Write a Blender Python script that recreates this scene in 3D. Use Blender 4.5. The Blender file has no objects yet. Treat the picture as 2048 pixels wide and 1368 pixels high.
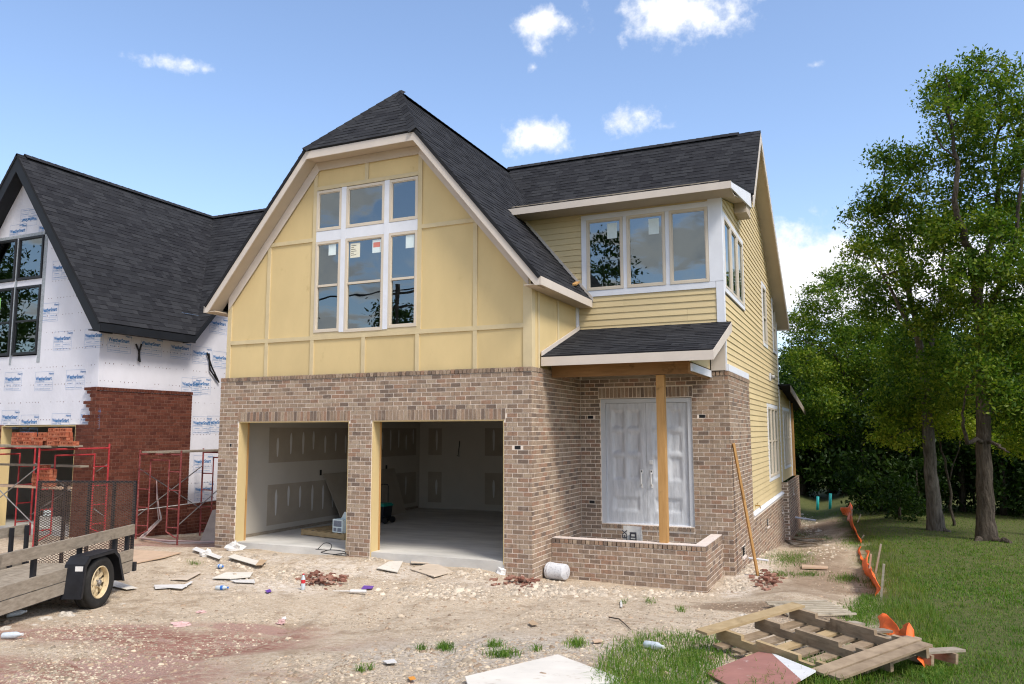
import bpy, math, random
import numpy as np
from mathutils import Vector, Matrix, noise as mnoise

random.seed(7)
rng = np.random.default_rng(11)
R = math.radians
scn = bpy.context.scene
COL = scn.collection

# ------------------------------------------------------------------ camera
F_PX = 1560.1                                   # focal length in pixels of a 2048 px wide frame
YAW, PITCH, ROLL = R(24.18), R(6.53), R(-0.08)
CAM = np.array([12.275, -12.423, 2.469])
_cy, _sy, _cp, _sp = math.cos(YAW), math.sin(YAW), math.cos(PITCH), math.sin(PITCH)
FWD = np.array([-_sy * _cp, _cy * _cp, _sp])
_r0 = np.array([_cy, _sy, 0.0]); _u0 = np.cross(_r0, FWD)
RGT = _r0 * math.cos(ROLL) + _u0 * math.sin(ROLL)
UPV = -_r0 * math.sin(ROLL) + _u0 * math.cos(ROLL)
cd = bpy.data.cameras.new('camera'); cam = bpy.data.objects.new('camera', cd); COL.objects.link(cam)
cd.sensor_fit = 'HORIZONTAL'; cd.sensor_width = 36.0; cd.lens = F_PX / 2048 * 36.0
cd.clip_start = 0.05; cd.clip_end = 3000
cam.matrix_world = Matrix(((RGT[0], UPV[0], -FWD[0], CAM[0]), (RGT[1], UPV[1], -FWD[1], CAM[1]), (RGT[2], UPV[2], -FWD[2], CAM[2]), (0, 0, 0, 1)))
scn.camera = cam

# ------------------------------------------------------------------ world, sun, exposure
SUN_EL, SUN_AZ = R(52), R(118)                  # azimuth clockwise from +Y: soft sun from behind the right of the photographer
SUN_DIR = Vector((math.sin(SUN_AZ) * math.cos(SUN_EL), math.cos(SUN_AZ) * math.cos(SUN_EL), math.sin(SUN_EL)))
scn.view_settings.view_transform = 'Standard'; scn.view_settings.look = 'None'
scn.view_settings.gamma = 1.0; scn.view_settings.use_curve_mapping = False
scn.view_settings.exposure = 0.36
scn.render.engine = 'CYCLES'
scn.cycles.use_denoising = True; scn.cycles.pixel_filter_type = 'BLACKMAN_HARRIS'; scn.cycles.filter_width = 1.15
scn.cycles.max_bounces = 6; scn.cycles.diffuse_bounces = 3; scn.cycles.glossy_bounces = 3
scn.cycles.transmission_bounces = 4; scn.cycles.transparent_max_bounces = 8

ld = bpy.data.lights.new('sun', 'SUN'); ld.energy = 2.7; ld.angle = R(15); ld.color = (1.0, 0.93, 0.82)
sun = bpy.data.objects.new('sun', ld); COL.objects.link(sun)
sun.rotation_euler = (-SUN_DIR).to_track_quat('-Z', 'Y').to_euler()

def node(nt, typ, **kw):
    n = nt.nodes.new(typ)
    for k, v in kw.items():
        if k.startswith('i_'): n.inputs[k[2:].replace('_', ' ')].default_value = v
        else: setattr(n, k, v)
    return n
def link(nt, a, b): nt.links.new(a, b)
def math_n(nt, op, a, b=None, clamp=False):
    n = nt.nodes.new('ShaderNodeMath'); n.operation = op; n.use_clamp = clamp
    for i, v in enumerate((a, b)):
        if v is None: continue
        if isinstance(v, (int, float)): n.inputs[i].default_value = v
        else: nt.links.new(v, n.inputs[i])
    return n.outputs[0]
def mix_c(nt, fac, a, b, mode='MIX'):
    n = nt.nodes.new('ShaderNodeMix'); n.data_type = 'RGBA'; n.blend_type = mode
    for s, v in ((n.inputs[0], fac), (n.inputs[6], a), (n.inputs[7], b)):
        if isinstance(v, (int, float)): s.default_value = v
        elif isinstance(v, tuple): s.default_value = (*v, 1) if len(v) == 3 else v
        else: nt.links.new(v, s)
    return n.outputs[2]
def ramp(nt, fac, stops, interp='LINEAR'):
    n = nt.nodes.new('ShaderNodeValToRGB'); n.color_ramp.interpolation = interp
    el = n.color_ramp.elements
    while len(el) < len(stops): el.new(0.5)
    for e, (p, c) in zip(el, stops): e.position = p; e.color = (*c, 1) if len(c) == 3 else c
    nt.links.new(fac, n.inputs[0]); return n.outputs[0]
def vmath(nt, op, a, b=None):
    n = nt.nodes.new('ShaderNodeVectorMath'); n.operation = op
    for i, v in enumerate((a, b)):
        if v is None: continue
        if isinstance(v, (tuple, list)): n.inputs[i].default_value = v
        else: nt.links.new(v, n.inputs[i])
    return n
def smooth(nt, v, lo, hi):
    n = nt.nodes.new('ShaderNodeMapRange'); n.interpolation_type = 'SMOOTHSTEP'
    nt.links.new(v, n.inputs[0]); n.inputs[1].default_value = lo; n.inputs[2].default_value = hi
    return n.outputs[0]

def ray(px, py): return FWD + RGT * ((px - 1024) / F_PX) - UPV * ((py - 684) / F_PX)

world = bpy.data.worlds.new('World'); scn.world = world; world.use_nodes = True
nt = world.node_tree; nt.nodes.clear()
wout = nt.nodes.new('ShaderNodeOutputWorld'); bg = nt.nodes.new('ShaderNodeBackground')
sky = nt.nodes.new('ShaderNodeTexSky'); sky.sky_type = 'NISHITA'; sky.sun_disc = False
sky.sun_elevation = SUN_EL; sky.sun_rotation = SUN_AZ; sky.altitude = 150; sky.air_density = 1.0; sky.dust_density = 1.7; sky.ozone_density = 1.3
tc = nt.nodes.new('ShaderNodeTexCoord'); dirv = tc.outputs['Generated']
sep = nt.nodes.new('ShaderNodeSeparateXYZ'); link(nt, dirv, sep.inputs[0]); dz = sep.outputs[2]
# cumulus: a few single clouds where they stand, broken cloud over the rest of the sky
nz1 = node(nt, 'ShaderNodeTexNoise', i_Scale=9.0, i_Detail=9.0, i_Roughness=0.62); link(nt, dirv, nz1.inputs['Vector'])
nz2 = node(nt, 'ShaderNodeTexNoise', i_Scale=38.0, i_Detail=6.0, i_Roughness=0.6); link(nt, dirv, nz2.inputs['Vector'])
nsum = math_n(nt, 'ADD', math_n(nt, 'MULTIPLY', nz1.outputs[0], 1.0), math_n(nt, 'MULTIPLY', nz2.outputs[0], 1.0))   # about 1.0
mask = None
for (px, py, w_, h_, k_) in ((1350, 26, 146, 62, 1.0), (1082, 62, 66, 46, .92), (1066, 134, 22, 19, .6), (1252, 240, 84, 42, .95), (1330, 252, 70, 22, .5), (1078, 272, 86, 48, .95),
                             (352, 124, 125, 30, .6), (1632, 130, 42, 20, .42), (1610, 540, 150, 78, 1.45), (1730, 560, 210, 96, 1.45), (1930, 600, 220, 80, 1.0), (1590, 655, 110, 30, .7)):
    c = ray(px, py); c = c / np.linalg.norm(c)
    v = vmath(nt, 'SUBTRACT', dirv, tuple(c)).outputs[0]
    a = vmath(nt, 'DOT_PRODUCT', v, tuple(RGT * F_PX / w_)).outputs['Value']
    b = vmath(nt, 'DOT_PRODUCT', v, tuple(UPV * F_PX / h_)).outputs['Value']
    front = vmath(nt, 'DOT_PRODUCT', dirv, tuple(c)).outputs['Value']
    d2 = math_n(nt, 'ADD', math_n(nt, 'MULTIPLY', a, a), math_n(nt, 'MULTIPLY', b, b))
    m = math_n(nt, 'SUBTRACT', k_, math_n(nt, 'SQRT', d2))
    m = math_n(nt, 'MULTIPLY', m, math_n(nt, 'GREATER_THAN', front, 0.3))
    mask = m if mask is None else math_n(nt, 'MAXIMUM', mask, m)
blob = math_n(nt, 'ADD', mask, math_n(nt, 'MULTIPLY', math_n(nt, 'SUBTRACT', nsum, 1.0), 1.7))
cl1 = smooth(nt, blob, 0.06, 0.95)
# the broken field
pl = vmath(nt, 'SCALE', dirv); pl.inputs['Scale'].default_value = 1.0
den = math_n(nt, 'MAXIMUM', math_n(nt, 'ADD', dz, 0.12), 0.05)
inv = nt.nodes.new('ShaderNodeVectorMath'); inv.operation = 'DIVIDE'; link(nt, dirv, inv.inputs[0])
cmb = nt.nodes.new('ShaderNodeCombineXYZ')
for i in range(3): link(nt, den, cmb.inputs[i])
link(nt, cmb.outputs[0], inv.inputs[1])
nz3 = node(nt, 'ShaderNodeTexNoise', i_Scale=1.9, i_Detail=8.0, i_Roughness=0.58); link(nt, inv.outputs[0], nz3.inputs['Vector'])
fld = smooth(nt, nz3.outputs[0], 0.47, 0.56)
away = smooth(nt, vmath(nt, 'DOT_PRODUCT', dirv, tuple(FWD)).outputs['Value'], 0.70, 0.42)
cl2 = math_n(nt, 'MULTIPLY', fld, away)
cl = math_n(nt, 'MAXIMUM', cl1, cl2)
greyc = math_n(nt, 'SUBTRACT', 1.0, math_n(nt, 'MULTIPLY', cl2, 0.35))
nzb = node(nt, 'ShaderNodeTexNoise', i_Scale=9.0, i_Detail=9.0, i_Roughness=0.62); link(nt, vmath(nt, 'ADD', dirv, (.008, -.004, .022)).outputs[0], nzb.inputs['Vector'])
lit = math_n(nt, 'SUBTRACT', .72, math_n(nt, 'MULTIPLY', math_n(nt, 'SUBTRACT', nzb.outputs[0], nz1.outputs[0]), 3.2), True)
shade = ramp(nt, lit, [(0.15, (0.66, 0.71, 0.80)), (0.55, (0.88, 0.905, 0.94)), (0.85, (1.0, 1.0, 1.0))])
gcmb = nt.nodes.new('ShaderNodeCombineColor')
for i in range(3): link(nt, greyc, gcmb.inputs[i])
cloud_col = mix_c(nt, 1.0, mix_c(nt, 1.0, shade, (6.9, 6.9, 7.0), 'MULTIPLY'), gcmb.outputs[0], 'MULTIPLY')
up = math_n(nt, 'GREATER_THAN', dz, -0.02)
skyc = mix_c(nt, 1.0, sky.outputs[0], (1.44, 1.45, 1.50), 'MULTIPLY')
allc = mix_c(nt, math_n(nt, 'MULTIPLY', cl, up), skyc, cloud_col)
link(nt, allc, bg.inputs[0]); bg.inputs[1].default_value = 0.14; link(nt, bg.outputs[0], wout.inputs[0])

# ------------------------------------------------------------------ pixel -> point helpers
def onX(px, py, X): d = ray(px, py); return CAM + d * ((X - CAM[0]) / d[0])
def onY(px, py, Y): d = ray(px, py); return CAM + d * ((Y - CAM[1]) / d[1])
def onZ(px, py, Z): d = ray(px, py); return CAM + d * ((Z - CAM[2]) / d[2])
def dep(px, py, D): return CAM + ray(px, py) * D
def sstep(a, b, x):
    t = np.clip((np.asarray(x, float) - a) / (b - a), 0, 1); return t * t * (3 - 2 * t)

def ground_z(X, Y):
    """Height of the bare ground: rises to the street behind the camera, falls to the back yard."""
    X = np.asarray(X, float); Y = np.asarray(Y, float)
    yr = [-40, -12, -8, -5, -2.5, 0, 2.5, 6, 12, 20, 60]; zr = [1.0, .95, .78, .52, .22, .0, -.17, -.28, -.42, -.42, -.5]
    yl = [-40, -12, -8, -5, -2.5, -.6, 0.5, 3, 12, 20, 60]; zl = [1.0, .75, .38, .14, .09, .12, .05, -.15, -.45, -.45, -.5]
    t = sstep(5.5, 10.5, X)
    z = (1 - t) * np.interp(Y, yl, zl) + t * np.interp(Y, yr, zr)
    # apron in front of the garage, dip by the planter, lawn a little higher than the trodden strip by the wall
    z = z + 0.07 * np.exp(-((X - 2.6) / 2.6) ** 2 - ((Y + .35) / .7) ** 2)
    z = z - 0.13 * np.exp(-((X - 8.6) / 2.0) ** 4 - ((Y - .5) / 1.2) ** 2)
    z = z - 0.10 * np.exp(-((X + 1.9) / 1.5) ** 4) * sstep(-1.5, 1.0, Y)
    z = z + 0.10 * sstep(11.9, 12.9, X) * sstep(-4, 2, Y)
    z = z - 0.35 * np.exp(-((X - 10.2) / 1.0) ** 2) * sstep(5.0, 12.5, Y)
    z = z + 0.14 * np.exp(-((X - 11.3) / .6) ** 2 - ((Y + .1) / .8) ** 2)
    for o_ in (-.75, .75, 2.2, 3.6):
        xr = 5.2 + o_ + (-Y - .8) * .30 + .25 * np.sin(Y * .7 + o_); z = z + (-.045 * np.exp(-((X - xr) / .15) ** 2) + .025 * np.exp(-((X - xr - .27) / .1) ** 2)) * sstep(-.5, -1.6, Y) * sstep(-11, -9, Y) * (.6 + .4 * np.sin(Y * 1.9 + o_ * 3))
    return z
def gh(px, py):
    z = 0.2
    for _ in range(40):
        P = onZ(px, py, z); z = 0.5 * z + 0.5 * float(ground_z(P[0], P[1]))
    return onZ(px, py, z)
def gp(x, y, dz=0.0): return Vector((x, y, float(ground_z(x, y)) + dz))

# ------------------------------------------------------------------ object helpers
def link_obj(o, parent=None):
    COL.objects.link(o)
    if parent is not None:
        o.parent = parent
        if parent.type == 'EMPTY': o.matrix_parent_inverse = Matrix.Translation(-Vector(parent.location))
    return o
def tag(o, label=None, cat=None, group=None, kind=None):
    for k, v in (('label', label), ('category', cat), ('group', group), ('kind', kind)):
        if v: o[k] = v
    return o
def thing(name, label, cat, loc=(0, 0, 0), group=None):
    o = bpy.data.objects.new(name, None); o.location = loc; o.empty_display_size = 0.2; COL.objects.link(o)
    return tag(o, label, cat, group)

class MB:
    def __init__(s): s.v = []; s.f = []
    def add(s, vs, fs):
        n = len(s.v); s.v.extend([tuple(map(float, p)) for p in vs]); s.f.extend([tuple(i + n for i in f) for f in fs]); return s
    BOXF = [(0, 3, 2, 1), (4, 5, 6, 7), (0, 1, 5, 4), (1, 2, 6, 5), (2, 3, 7, 6), (3, 0, 4, 7)]
    def box(s, a, b):
        (x0, y0, z0), (x1, y1, z1) = a, b
        x0, x1 = min(x0, x1), max(x0, x1); y0, y1 = min(y0, y1), max(y0, y1); z0, z1 = min(z0, z1), max(z0, z1)
        return s.add([(x0, y0, z0), (x1, y0, z0), (x1, y1, z0), (x0, y1, z0), (x0, y0, z1), (x1, y0, z1), (x1, y1, z1), (x0, y1, z1)], MB.BOXF)
    def obox(s, c, ex, ey, ez):
        c, ex, ey, ez = (np.asarray(q, float) for q in (c, ex, ey, ez))
        vs = [c + a * ex + b * ey + d * ez for d in (-1, 1) for a, b in ((-1, -1), (1, -1), (1, 1), (-1, 1))]
        return s.add(vs, MB.BOXF)
    def bar(s, p, q, w, h, up=(0, 0, 1)):
        p, q, up = np.asarray(p, float), np.asarray(q, float), np.asarray(up, float)
        d = q - p; L = np.linalg.norm(d); d = d / L
        sd = np.cross(d, up); ln = np.linalg.norm(sd)
        sd = np.cross(d, (1, 0, 0)) if ln < 1e-4 else sd / ln
        sd = sd / np.linalg.norm(sd); u2 = np.cross(sd, d)
        return s.obox((p + q) / 2, d * L / 2, sd * w / 2, u2 * h / 2)
    def poly(s, pts, off):
        """prism: polygon pts extruded by vector off"""
        n = len(pts); off = np.asarray(off, float); pts = [np.asarray(p, float) for p in pts]
        return s.add(pts + [p + off for p in pts], [tuple(range(n))[::-1], tuple(range(n, 2 * n))] + [(i, (i + 1) % n, (i + 1) % n + n, i + n) for i in range(n)])
    def quad(s, *p): return s.add(p, [tuple(range(len(p)))])
    def tube(s, pts, rad, n=8, cap=True):
        pts = [np.asarray(p, float) for p in pts]
        if not hasattr(rad, '__len__'): rad = [rad] * len(pts)
        base = len(s.v); prev = None
        for i, p in enumerate(pts):
            d = pts[min(i + 1, len(pts) - 1)] - pts[max(i - 1, 0)]; d = d / (np.linalg.norm(d) + 1e-9)
            if prev is None:
                a = np.cross(d, (0, 0, 1)); a = np.cross(d, (1, 0, 0)) if np.linalg.norm(a) < 1e-3 else a
            else: a = prev - d * (prev @ d)
            a = a / np.linalg.norm(a); prev = a; b = np.cross(d, a)
            for k in range(n):
                t = 2 * math.pi * k / n; s.v.append(tuple(p + (a * math.cos(t) + b * math.sin(t)) * rad[i]))
        for i in range(len(pts) - 1):
            for k in range(n):
                k2 = (k + 1) % n
                s.f.append((base + i * n + k, base + i * n + k2, base + (i + 1) * n + k2, base + (i + 1) * n + k))
        if cap:
            s.f.append(tuple(base + k for k in range(n))[::-1]); s.f.append(tuple(base + (len(pts) - 1) * n + k for k in range(n)))
        return s
    def lathe(s, prof, n=20, M=Matrix.Identity(4), cap0=True, cap1=True):
        base = len(s.v)
        for (r, z) in prof:
            for k in range(n):
                t = 2 * math.pi * k / n; s.v.append(tuple(M @ Vector((r * math.cos(t), r * math.sin(t), z))))
        for i in range(len(prof) - 1):
            for k in range(n):
                k2 = (k + 1) % n; s.f.append((base + i * n + k, base + i * n + k2, base + (i + 1) * n + k2, base + (i + 1) * n + k))
        if cap0: s.f.append(tuple(base + k for k in range(n))[::-1])
        if cap1: s.f.append(tuple(base + (len(prof) - 1) * n + k for k in range(n)))
        return s
    def mesh(s, name, mat, smooth=False):
        me = bpy.data.meshes.new(name); me.from_pydata(s.v, [], s.f)
        if mat is not None: me.materials.append(mat)
        if smooth: me.polygons.foreach_set('use_smooth', [True] * len(me.polygons))
        me.update(); return me
    def build(s, name, mat, parent=None, smooth=False):
        return link_obj(bpy.data.objects.new(name, s.mesh(name, mat, smooth)), parent)
def place(name, me, M, parent=None):
    o = bpy.data.objects.new(name, me); link_obj(o, parent); o.matrix_basis = M; return o
def np_mesh(name, V, Fq, mat, smooth=False):
    """V (n,3), Fq (m,k) with one polygon size k"""
    me = bpy.data.meshes.new(name); k = Fq.shape[1]
    me.vertices.add(len(V)); me.vertices.foreach_set('co', np.ascontiguousarray(V, dtype=np.float32).ravel())
    me.loops.add(Fq.size); me.loops.foreach_set('vertex_index', np.ascontiguousarray(Fq, dtype=np.int32).ravel())
    me.polygons.add(len(Fq)); me.polygons.foreach_set('loop_start', np.arange(0, Fq.size, k, dtype=np.int32))
    me.update(calc_edges=True); me.materials.append(mat)
    if smooth: me.polygons.foreach_set('use_smooth', np.ones(len(Fq), dtype=bool))
    return me
def clip_half(poly, a, b, c):
    out = []
    for i in range(len(poly)):
        p, q = poly[i], poly[(i + 1) % len(poly)]
        dp, dq = a * p[0] + b * p[1] - c, a * q[0] + b * q[1] - c
        if dp <= 1e-9: out.append(p)
        if (dp < -1e-9 and dq > 1e-9) or (dp > 1e-9 and dq < -1e-9):
            t = dp / (dp - dq); out.append((p[0] + t * (q[0] - p[0]), p[1] + t * (q[1] - p[1])))
    return out
def clip_convex(poly, conv):
    """clip poly by a counter-clockwise convex polygon"""
    for i in range(len(conv)):
        (x0, y0), (x1, y1) = conv[i], conv[(i + 1) % len(conv)]
        a, b = (y1 - y0), -(x1 - x0); poly = clip_half(poly, a, b, a * x0 + b * y0)
        if len(poly) < 3: return []
    return poly
def area2(p): return sum(p[i][0] * p[(i + 1) % len(p)][1] - p[(i + 1) % len(p)][0] * p[i][1] for i in range(len(p))) / 2
def ccw(p): return list(p) if area2(p) > 0 else list(p)[::-1]
def cut_intervals(ivs, holes):
    for (h0, h1) in holes:
        out = []
        for (a, b) in ivs:
            if h1 <= a or h0 >= b: out.append((a, b)); continue
            if h0 > a: out.append((a, h0))
            if h1 < b: out.append((h1, b))
        ivs = out
    return ivs

# ------------------------------------------------------------------ materials
MATS = {}
def base_mat(name, rough=0.7, spec=0.3):
    m = bpy.data.materials.new(name); m.use_nodes = True; n = m.node_tree
    b = n.nodes['Principled BSDF']; b.inputs['Roughness'].default_value = rough; b.inputs['Specular IOR Level'].default_value = spec
    MATS[name] = m; return m, n, b
def coords(n, kind='pos', scale=(1, 1, 1)):
    if kind == 'pos': o = n.nodes.new('ShaderNodeNewGeometry').outputs['Position']
    else: o = n.nodes.new('ShaderNodeTexCoord').outputs['Object']
    mp = n.nodes.new('ShaderNodeMapping'); link(n, o, mp.inputs[0]); mp.inputs['Scale'].default_value = scale; return mp.outputs[0]
def rnd(n):
    a = n.nodes.new('ShaderNodeObjectInfo').outputs['Random']; b = n.nodes.new('ShaderNodeNewGeometry').outputs['Random Per Island']
    return math_n(n, 'FRACT', math_n(n, 'ADD', math_n(n, 'MULTIPLY', a, 7.13), b))
def noise_n(n, vec, scale, detail=4, rough=0.55):
    t = node(n, 'ShaderNodeTexNoise', i_Scale=scale, i_Detail=detail, i_Roughness=rough); link(n, vec, t.inputs['Vector']); return t.outputs[0]
def bump(n, b, h, strength=0.3, dist=0.01):
    bn = n.nodes.new('ShaderNodeBump'); bn.inputs['Strength'].default_value = strength; bn.inputs['Distance'].default_value = dist
    link(n, h, bn.inputs['Height']); link(n, bn.outputs[0], b.inputs['Normal'])
def plain(name, col, rough=0.7, var=0.12, scale=6.0, kind='pos', spec=0.3, stretch=(1, 1, 1), bmp=0.0, metallic=0.0, dirt=None, rv=0.0):
    """one colour with wear: soft large-scale variation, optional dirt speckle and relief"""
    m, n, b = base_mat(name, rough, spec); v = coords(n, kind, stretch)
    t = noise_n(n, v, scale, 6, 0.6); lo = tuple(c * (1 - var) for c in col); hi = tuple(min(1, c * (1 + var)) for c in col)
    c = ramp(n, t, [(0.3, lo), (0.7, hi)])
    if rv:
        c = mix_c(n, 1.0, c, ramp(n, rnd(n), [(0, (1 - rv,) * 3), (1, (1 + rv,) * 3)]), 'MULTIPLY')
    if dirt:
        d = smooth(n, noise_n(n, v, scale * 3.1, 7, 0.7), dirt[1], dirt[1] + 0.16); c = mix_c(n, d, c, dirt[0])
    link(n, c, b.inputs['Base Color']); b.inputs['Metallic'].default_value = metallic
    if bmp: bump(n, b, noise_n(n, v, scale * 9, 5, 0.65), bmp, 0.01)
    return m

def brick_mat(name, stops, streak, dark, mort_dust):
    m, n, b = base_mat(name, 0.9, 0.15); r = rnd(n)
    c = ramp(n, r, stops, 'CONSTANT')
    v = coords(n, 'pos', (26, 26, 5)); s1 = smooth(n, noise_n(n, v, 1.0, 3, 0.5), 0.52, 0.66)
    v2 = coords(n, 'pos', (1, 1, 1)); s2 = noise_n(n, v2, 55, 6, 0.7)
    c = mix_c(n, math_n(n, 'MULTIPLY', s1, streak), c, dark)
    c = mix_c(n, 1.0, c, ramp(n, s2, [(0.28, (0.62,) * 3), (0.72, (1.3,) * 3)]), 'MULTIPLY')
    c = mix_c(n, math_n(n, 'MULTIPLY', smooth(n, noise_n(n, v2, 7, 5, 0.65), 0.56, 0.72), 0.35), c, mort_dust)
    link(n, c, b.inputs['Base Color']); bump(n, b, s2, 0.5, 0.006); return m
M_BRICK = brick_mat('brick_tan', [(0.0, (.31, .228, .165)), (.14, (.365, .272, .198)), (.30, (.25, .182, .135)), (.42, (.34, .238, .168)), (.56, (.39, .302, .222)), (.68, (.325, .205, .142)), (.80, (.19, .142, .112)), (.90, (.325, .243, .178))], .5, (.135, .10, .078), (.48, .41, .34))
M_RED = brick_mat('brick_red', [(0.0, (.112, .036, .024)), (.2, (.135, .044, .028)), (.4, (.095, .030, .021)), (.6, (.15, .052, .034)), (.8, (.12, .041, .027))], .35, (.06, .022, .017), (.20, .12, .09))
M_LOOSE = brick_mat('brick_loose', [(0.0, (.25, .115, .082)), (.3, (.31, .165, .12)), (.6, (.20, .09, .065)), (.8, (.38, .25, .195))], .3, (.16, .07, .052), (.52, .43, .36))
M_STACK = brick_mat('brick_stacked', [(0.0, (.36, .105, .055)), (.3, (.42, .14, .075)), (.6, (.31, .085, .045)), (.8, (.44, .16, .09))], .3, (.2, .06, .04), (.45, .30, .22))
M_MORTAR = plain('mortar', (.80, .70, .60), .95, .10, 9, bmp=.4)
M_MORTAR_RED = plain('mortar_red', (.19, .095, .07), .95, .14, 9, bmp=.4)
M_CAP = plain('mortar_cap', (.66, .58, .53), .95, .12, 11, bmp=.4)
M_YEL = plain('yellow_panel', (.64, .495, .25), .75, .06, 1.3, stretch=(1, 1, .5), bmp=.14, dirt=((.55, .415, .20), .60), rv=.05)
M_YELTRIM = plain('yellow_trim', (.60, .495, .30), .7, .07, 3, bmp=.08)
M_SIDING = plain('yellow_siding', (.63, .505, .285), .7, .05, 1.3, rv=.035, bmp=.06)
M_TAN = plain('tan_trim', (.60, .535, .47), .65, .05, 2.2)
M_SOFFIT = plain('tan_soffit', (.50, .42, .33), .75, .05, 2.2)
M_WHITE = plain('white_trim', (.72, .74, .79), .6, .05, 3.0, dirt=((.55, .55, .55), .66))
M_FRAME = plain('window_frame_tan', (.62, .545, .44), .45, .04, 2.0)
M_BLACKFR = plain('black_frame', (.02, .022, .026), .45, .15, 4)
M_BLACKTRIM = plain('black_trim', (.012, .014, .018), .55, .2, 3)
def shingle_mat(name, k):
    m, n, b = base_mat(name, 0.95, 0.12); r = rnd(n); v = coords(n, 'pos')
    c = ramp(n, r, [(0, tuple(x * k for x in (.020, .0205, .024))), (.35, tuple(x * k for x in (.026, .0265, .030))), (.7, tuple(x * k for x in (.031, .032, .036))), (1, tuple(x * k for x in (.038, .039, .043)))])
    g = noise_n(n, v, 260, 3, 0.7)
    c = mix_c(n, 1.0, c, ramp(n, g, [(.3, (.55,) * 3), (.7, (1.5,) * 3)]), 'MULTIPLY')
    link(n, c, b.inputs['Base Color']); bump(n, b, g, .5, .004); return m
M_SHING = shingle_mat('shingle_charcoal', .95)
M_DECK = plain('roof_deck_felt', (.016, .017, .02), .95, .2, 8)
def glass_mat(name, tint, refl):
    m = bpy.data.materials.new(name); m.use_nodes = True; n = m.node_tree; n.nodes.clear()
    o = n.nodes.new('ShaderNodeOutputMaterial'); mx = n.nodes.new('ShaderNodeMixShader'); t = n.nodes.new('ShaderNodeBsdfTransparent'); g = n.nodes.new('ShaderNodeBsdfGlossy')
    t.inputs[0].default_value = (*tint, 1); g.inputs[0].default_value = (.86, .95, .97, 1); g.inputs['Roughness'].default_value = 0.004
    fr = n.nodes.new('ShaderNodeFresnel'); fr.inputs[0].default_value = refl
    # slightly wavy panes
    v = coords(n, 'pos'); bn = n.nodes.new('ShaderNodeBump'); bn.inputs['Strength'].default_value = .05; bn.inputs['Distance'].default_value = .02
    link(n, noise_n(n, v, 2.2, 1, .4), bn.inputs['Height']); link(n, bn.outputs[0], g.inputs['Normal']); link(n, fr.outputs[0], mx.inputs[0])
    link(n, t.outputs[0], mx.inputs[1]); link(n, g.outputs[0], mx.inputs[2]); link(n, mx.outputs[0], o.inputs[0]); return m
M_GLASS = glass_mat('window_glass', (.60, .72, .70), 2.9)
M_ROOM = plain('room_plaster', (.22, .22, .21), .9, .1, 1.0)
M_PAPER = plain('sticker_paper', (.70, .80, .80), .6, .05, 8)
M_PAPER2 = plain('permit_paper', (.76, .74, .60), .6, .05, 8)
M_PINKPRINT = plain('sticker_print', (.62, .22, .18), .6, .05, 8)
def wood_mat(name, c0, c1, grain=(40, 3, 40), rough=.8, kind='obj', rv=.12):
    m, n, b = base_mat(name, rough, .2); v = coords(n, kind, grain); t = noise_n(n, v, 1.0, 5, .6)
    c = ramp(n, t, [(.25, c0), (.75, c1)]); k = noise_n(n, coords(n, kind), 3.5, 5, .6)
    c = mix_c(n, smooth(n, k, .60, .75), c, tuple(x * .55 for x in c0))
    c = mix_c(n, 1.0, c, ramp(n, rnd(n), [(0, (1 - rv,) * 3), (1, (1 + rv,) * 3)]), 'MULTIPLY')
    link(n, c, b.inputs['Base Color']); bump(n, b, t, .35, .005); return m
M_LUMBER = wood_mat('new_lumber', (.40, .215, .075), (.56, .33, .13), (22, 22, 2.2), kind='pos')
M_BEAM = wood_mat('new_beam', (.20, .105, .04), (.30, .165, .07), (2.2, 22, 22), kind='pos')
M_GREYWOOD = wood_mat('weathered_wood', (.20, .165, .125), (.36, .31, .245), (9, 9, 30), kind='pos')
M_PALLET = wood_mat('pallet_wood', (.20, .145, .095), (.36, .275, .185), (9, 9, 30), kind='pos')
M_PALLETY = wood_mat('pallet_wood_fresh', (.30, .215, .11), (.44, .33, .19), (9, 9, 30), kind='pos')
M_LATH = wood_mat('lath_wood', (.34, .29, .22), (.50, .44, .34), (9, 9, 30), kind='pos')
M_RUST = plain('scaffold_red', (.36, .03, .035), .55, .25, 9, dirt=((.46, .36, .31), .57))
M_RUSTB = plain('scaffold_brown', (.20, .10, .08), .7, .3, 9, dirt=((.42, .36, .32), .55))
M_STEEL = plain('galvanised_steel', (.30, .29, .28), .5, .25, 12, metallic=.6, dirt=((.2, .12, .08), .6))
M_BLACKM = plain('black_steel', (.016, .017, .021), .5, .3, 7, dirt=((.14, .12, .10), .66))
M_RUBBER = plain('tyre_rubber', (.022, .021, .02), .85, .25, 9, dirt=((.15, .125, .10), .60), bmp=.3)
M_RIM = plain('cream_rim', (.62, .50, .31), .5, .12, 9, dirt=((.20, .09, .04), .57))
M_CONC = plain('garage_concrete', (.55, .535, .50), .75, .22, 1.6, stretch=(.5, 1.6, 1), dirt=((.56, .56, .55), .56), bmp=.1)
M_DRYW = plain('garage_drywall', (.47, .435, .38), .9, .05, 1.5)
M_DRYG = plain('drywall_paper', (.345, .30, .24), .9, .10, 2.0)
M_MUD = plain('joint_compound', (.58, .57, .55), .9, .05, 2.0)
M_WRAP = plain('house_wrap', (.70, .70, .76), .55, .08, 1.1, stretch=(1, 1, .6), bmp=.6)
M_BLUE = plain('wrap_print_blue', (.06, .20, .45), .6, .08, 5)
M_BLUEL = plain('wrap_print_light', (.20, .33, .55), .6, .08, 5)
M_BLACK = plain('black_plastic', (.012, .012, .013), .5, .2, 8)
M_PLASTIC_W = plain('white_plastic', (.68, .67, .65), .4, .08, 9, kind='obj', dirt=((.44, .38, .31), .55))
M_SHEETW = plain('drywall_scrap_white', (.66, .62, .55), .85, .08, 3, dirt=((.48, .41, .32), .57))
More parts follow.
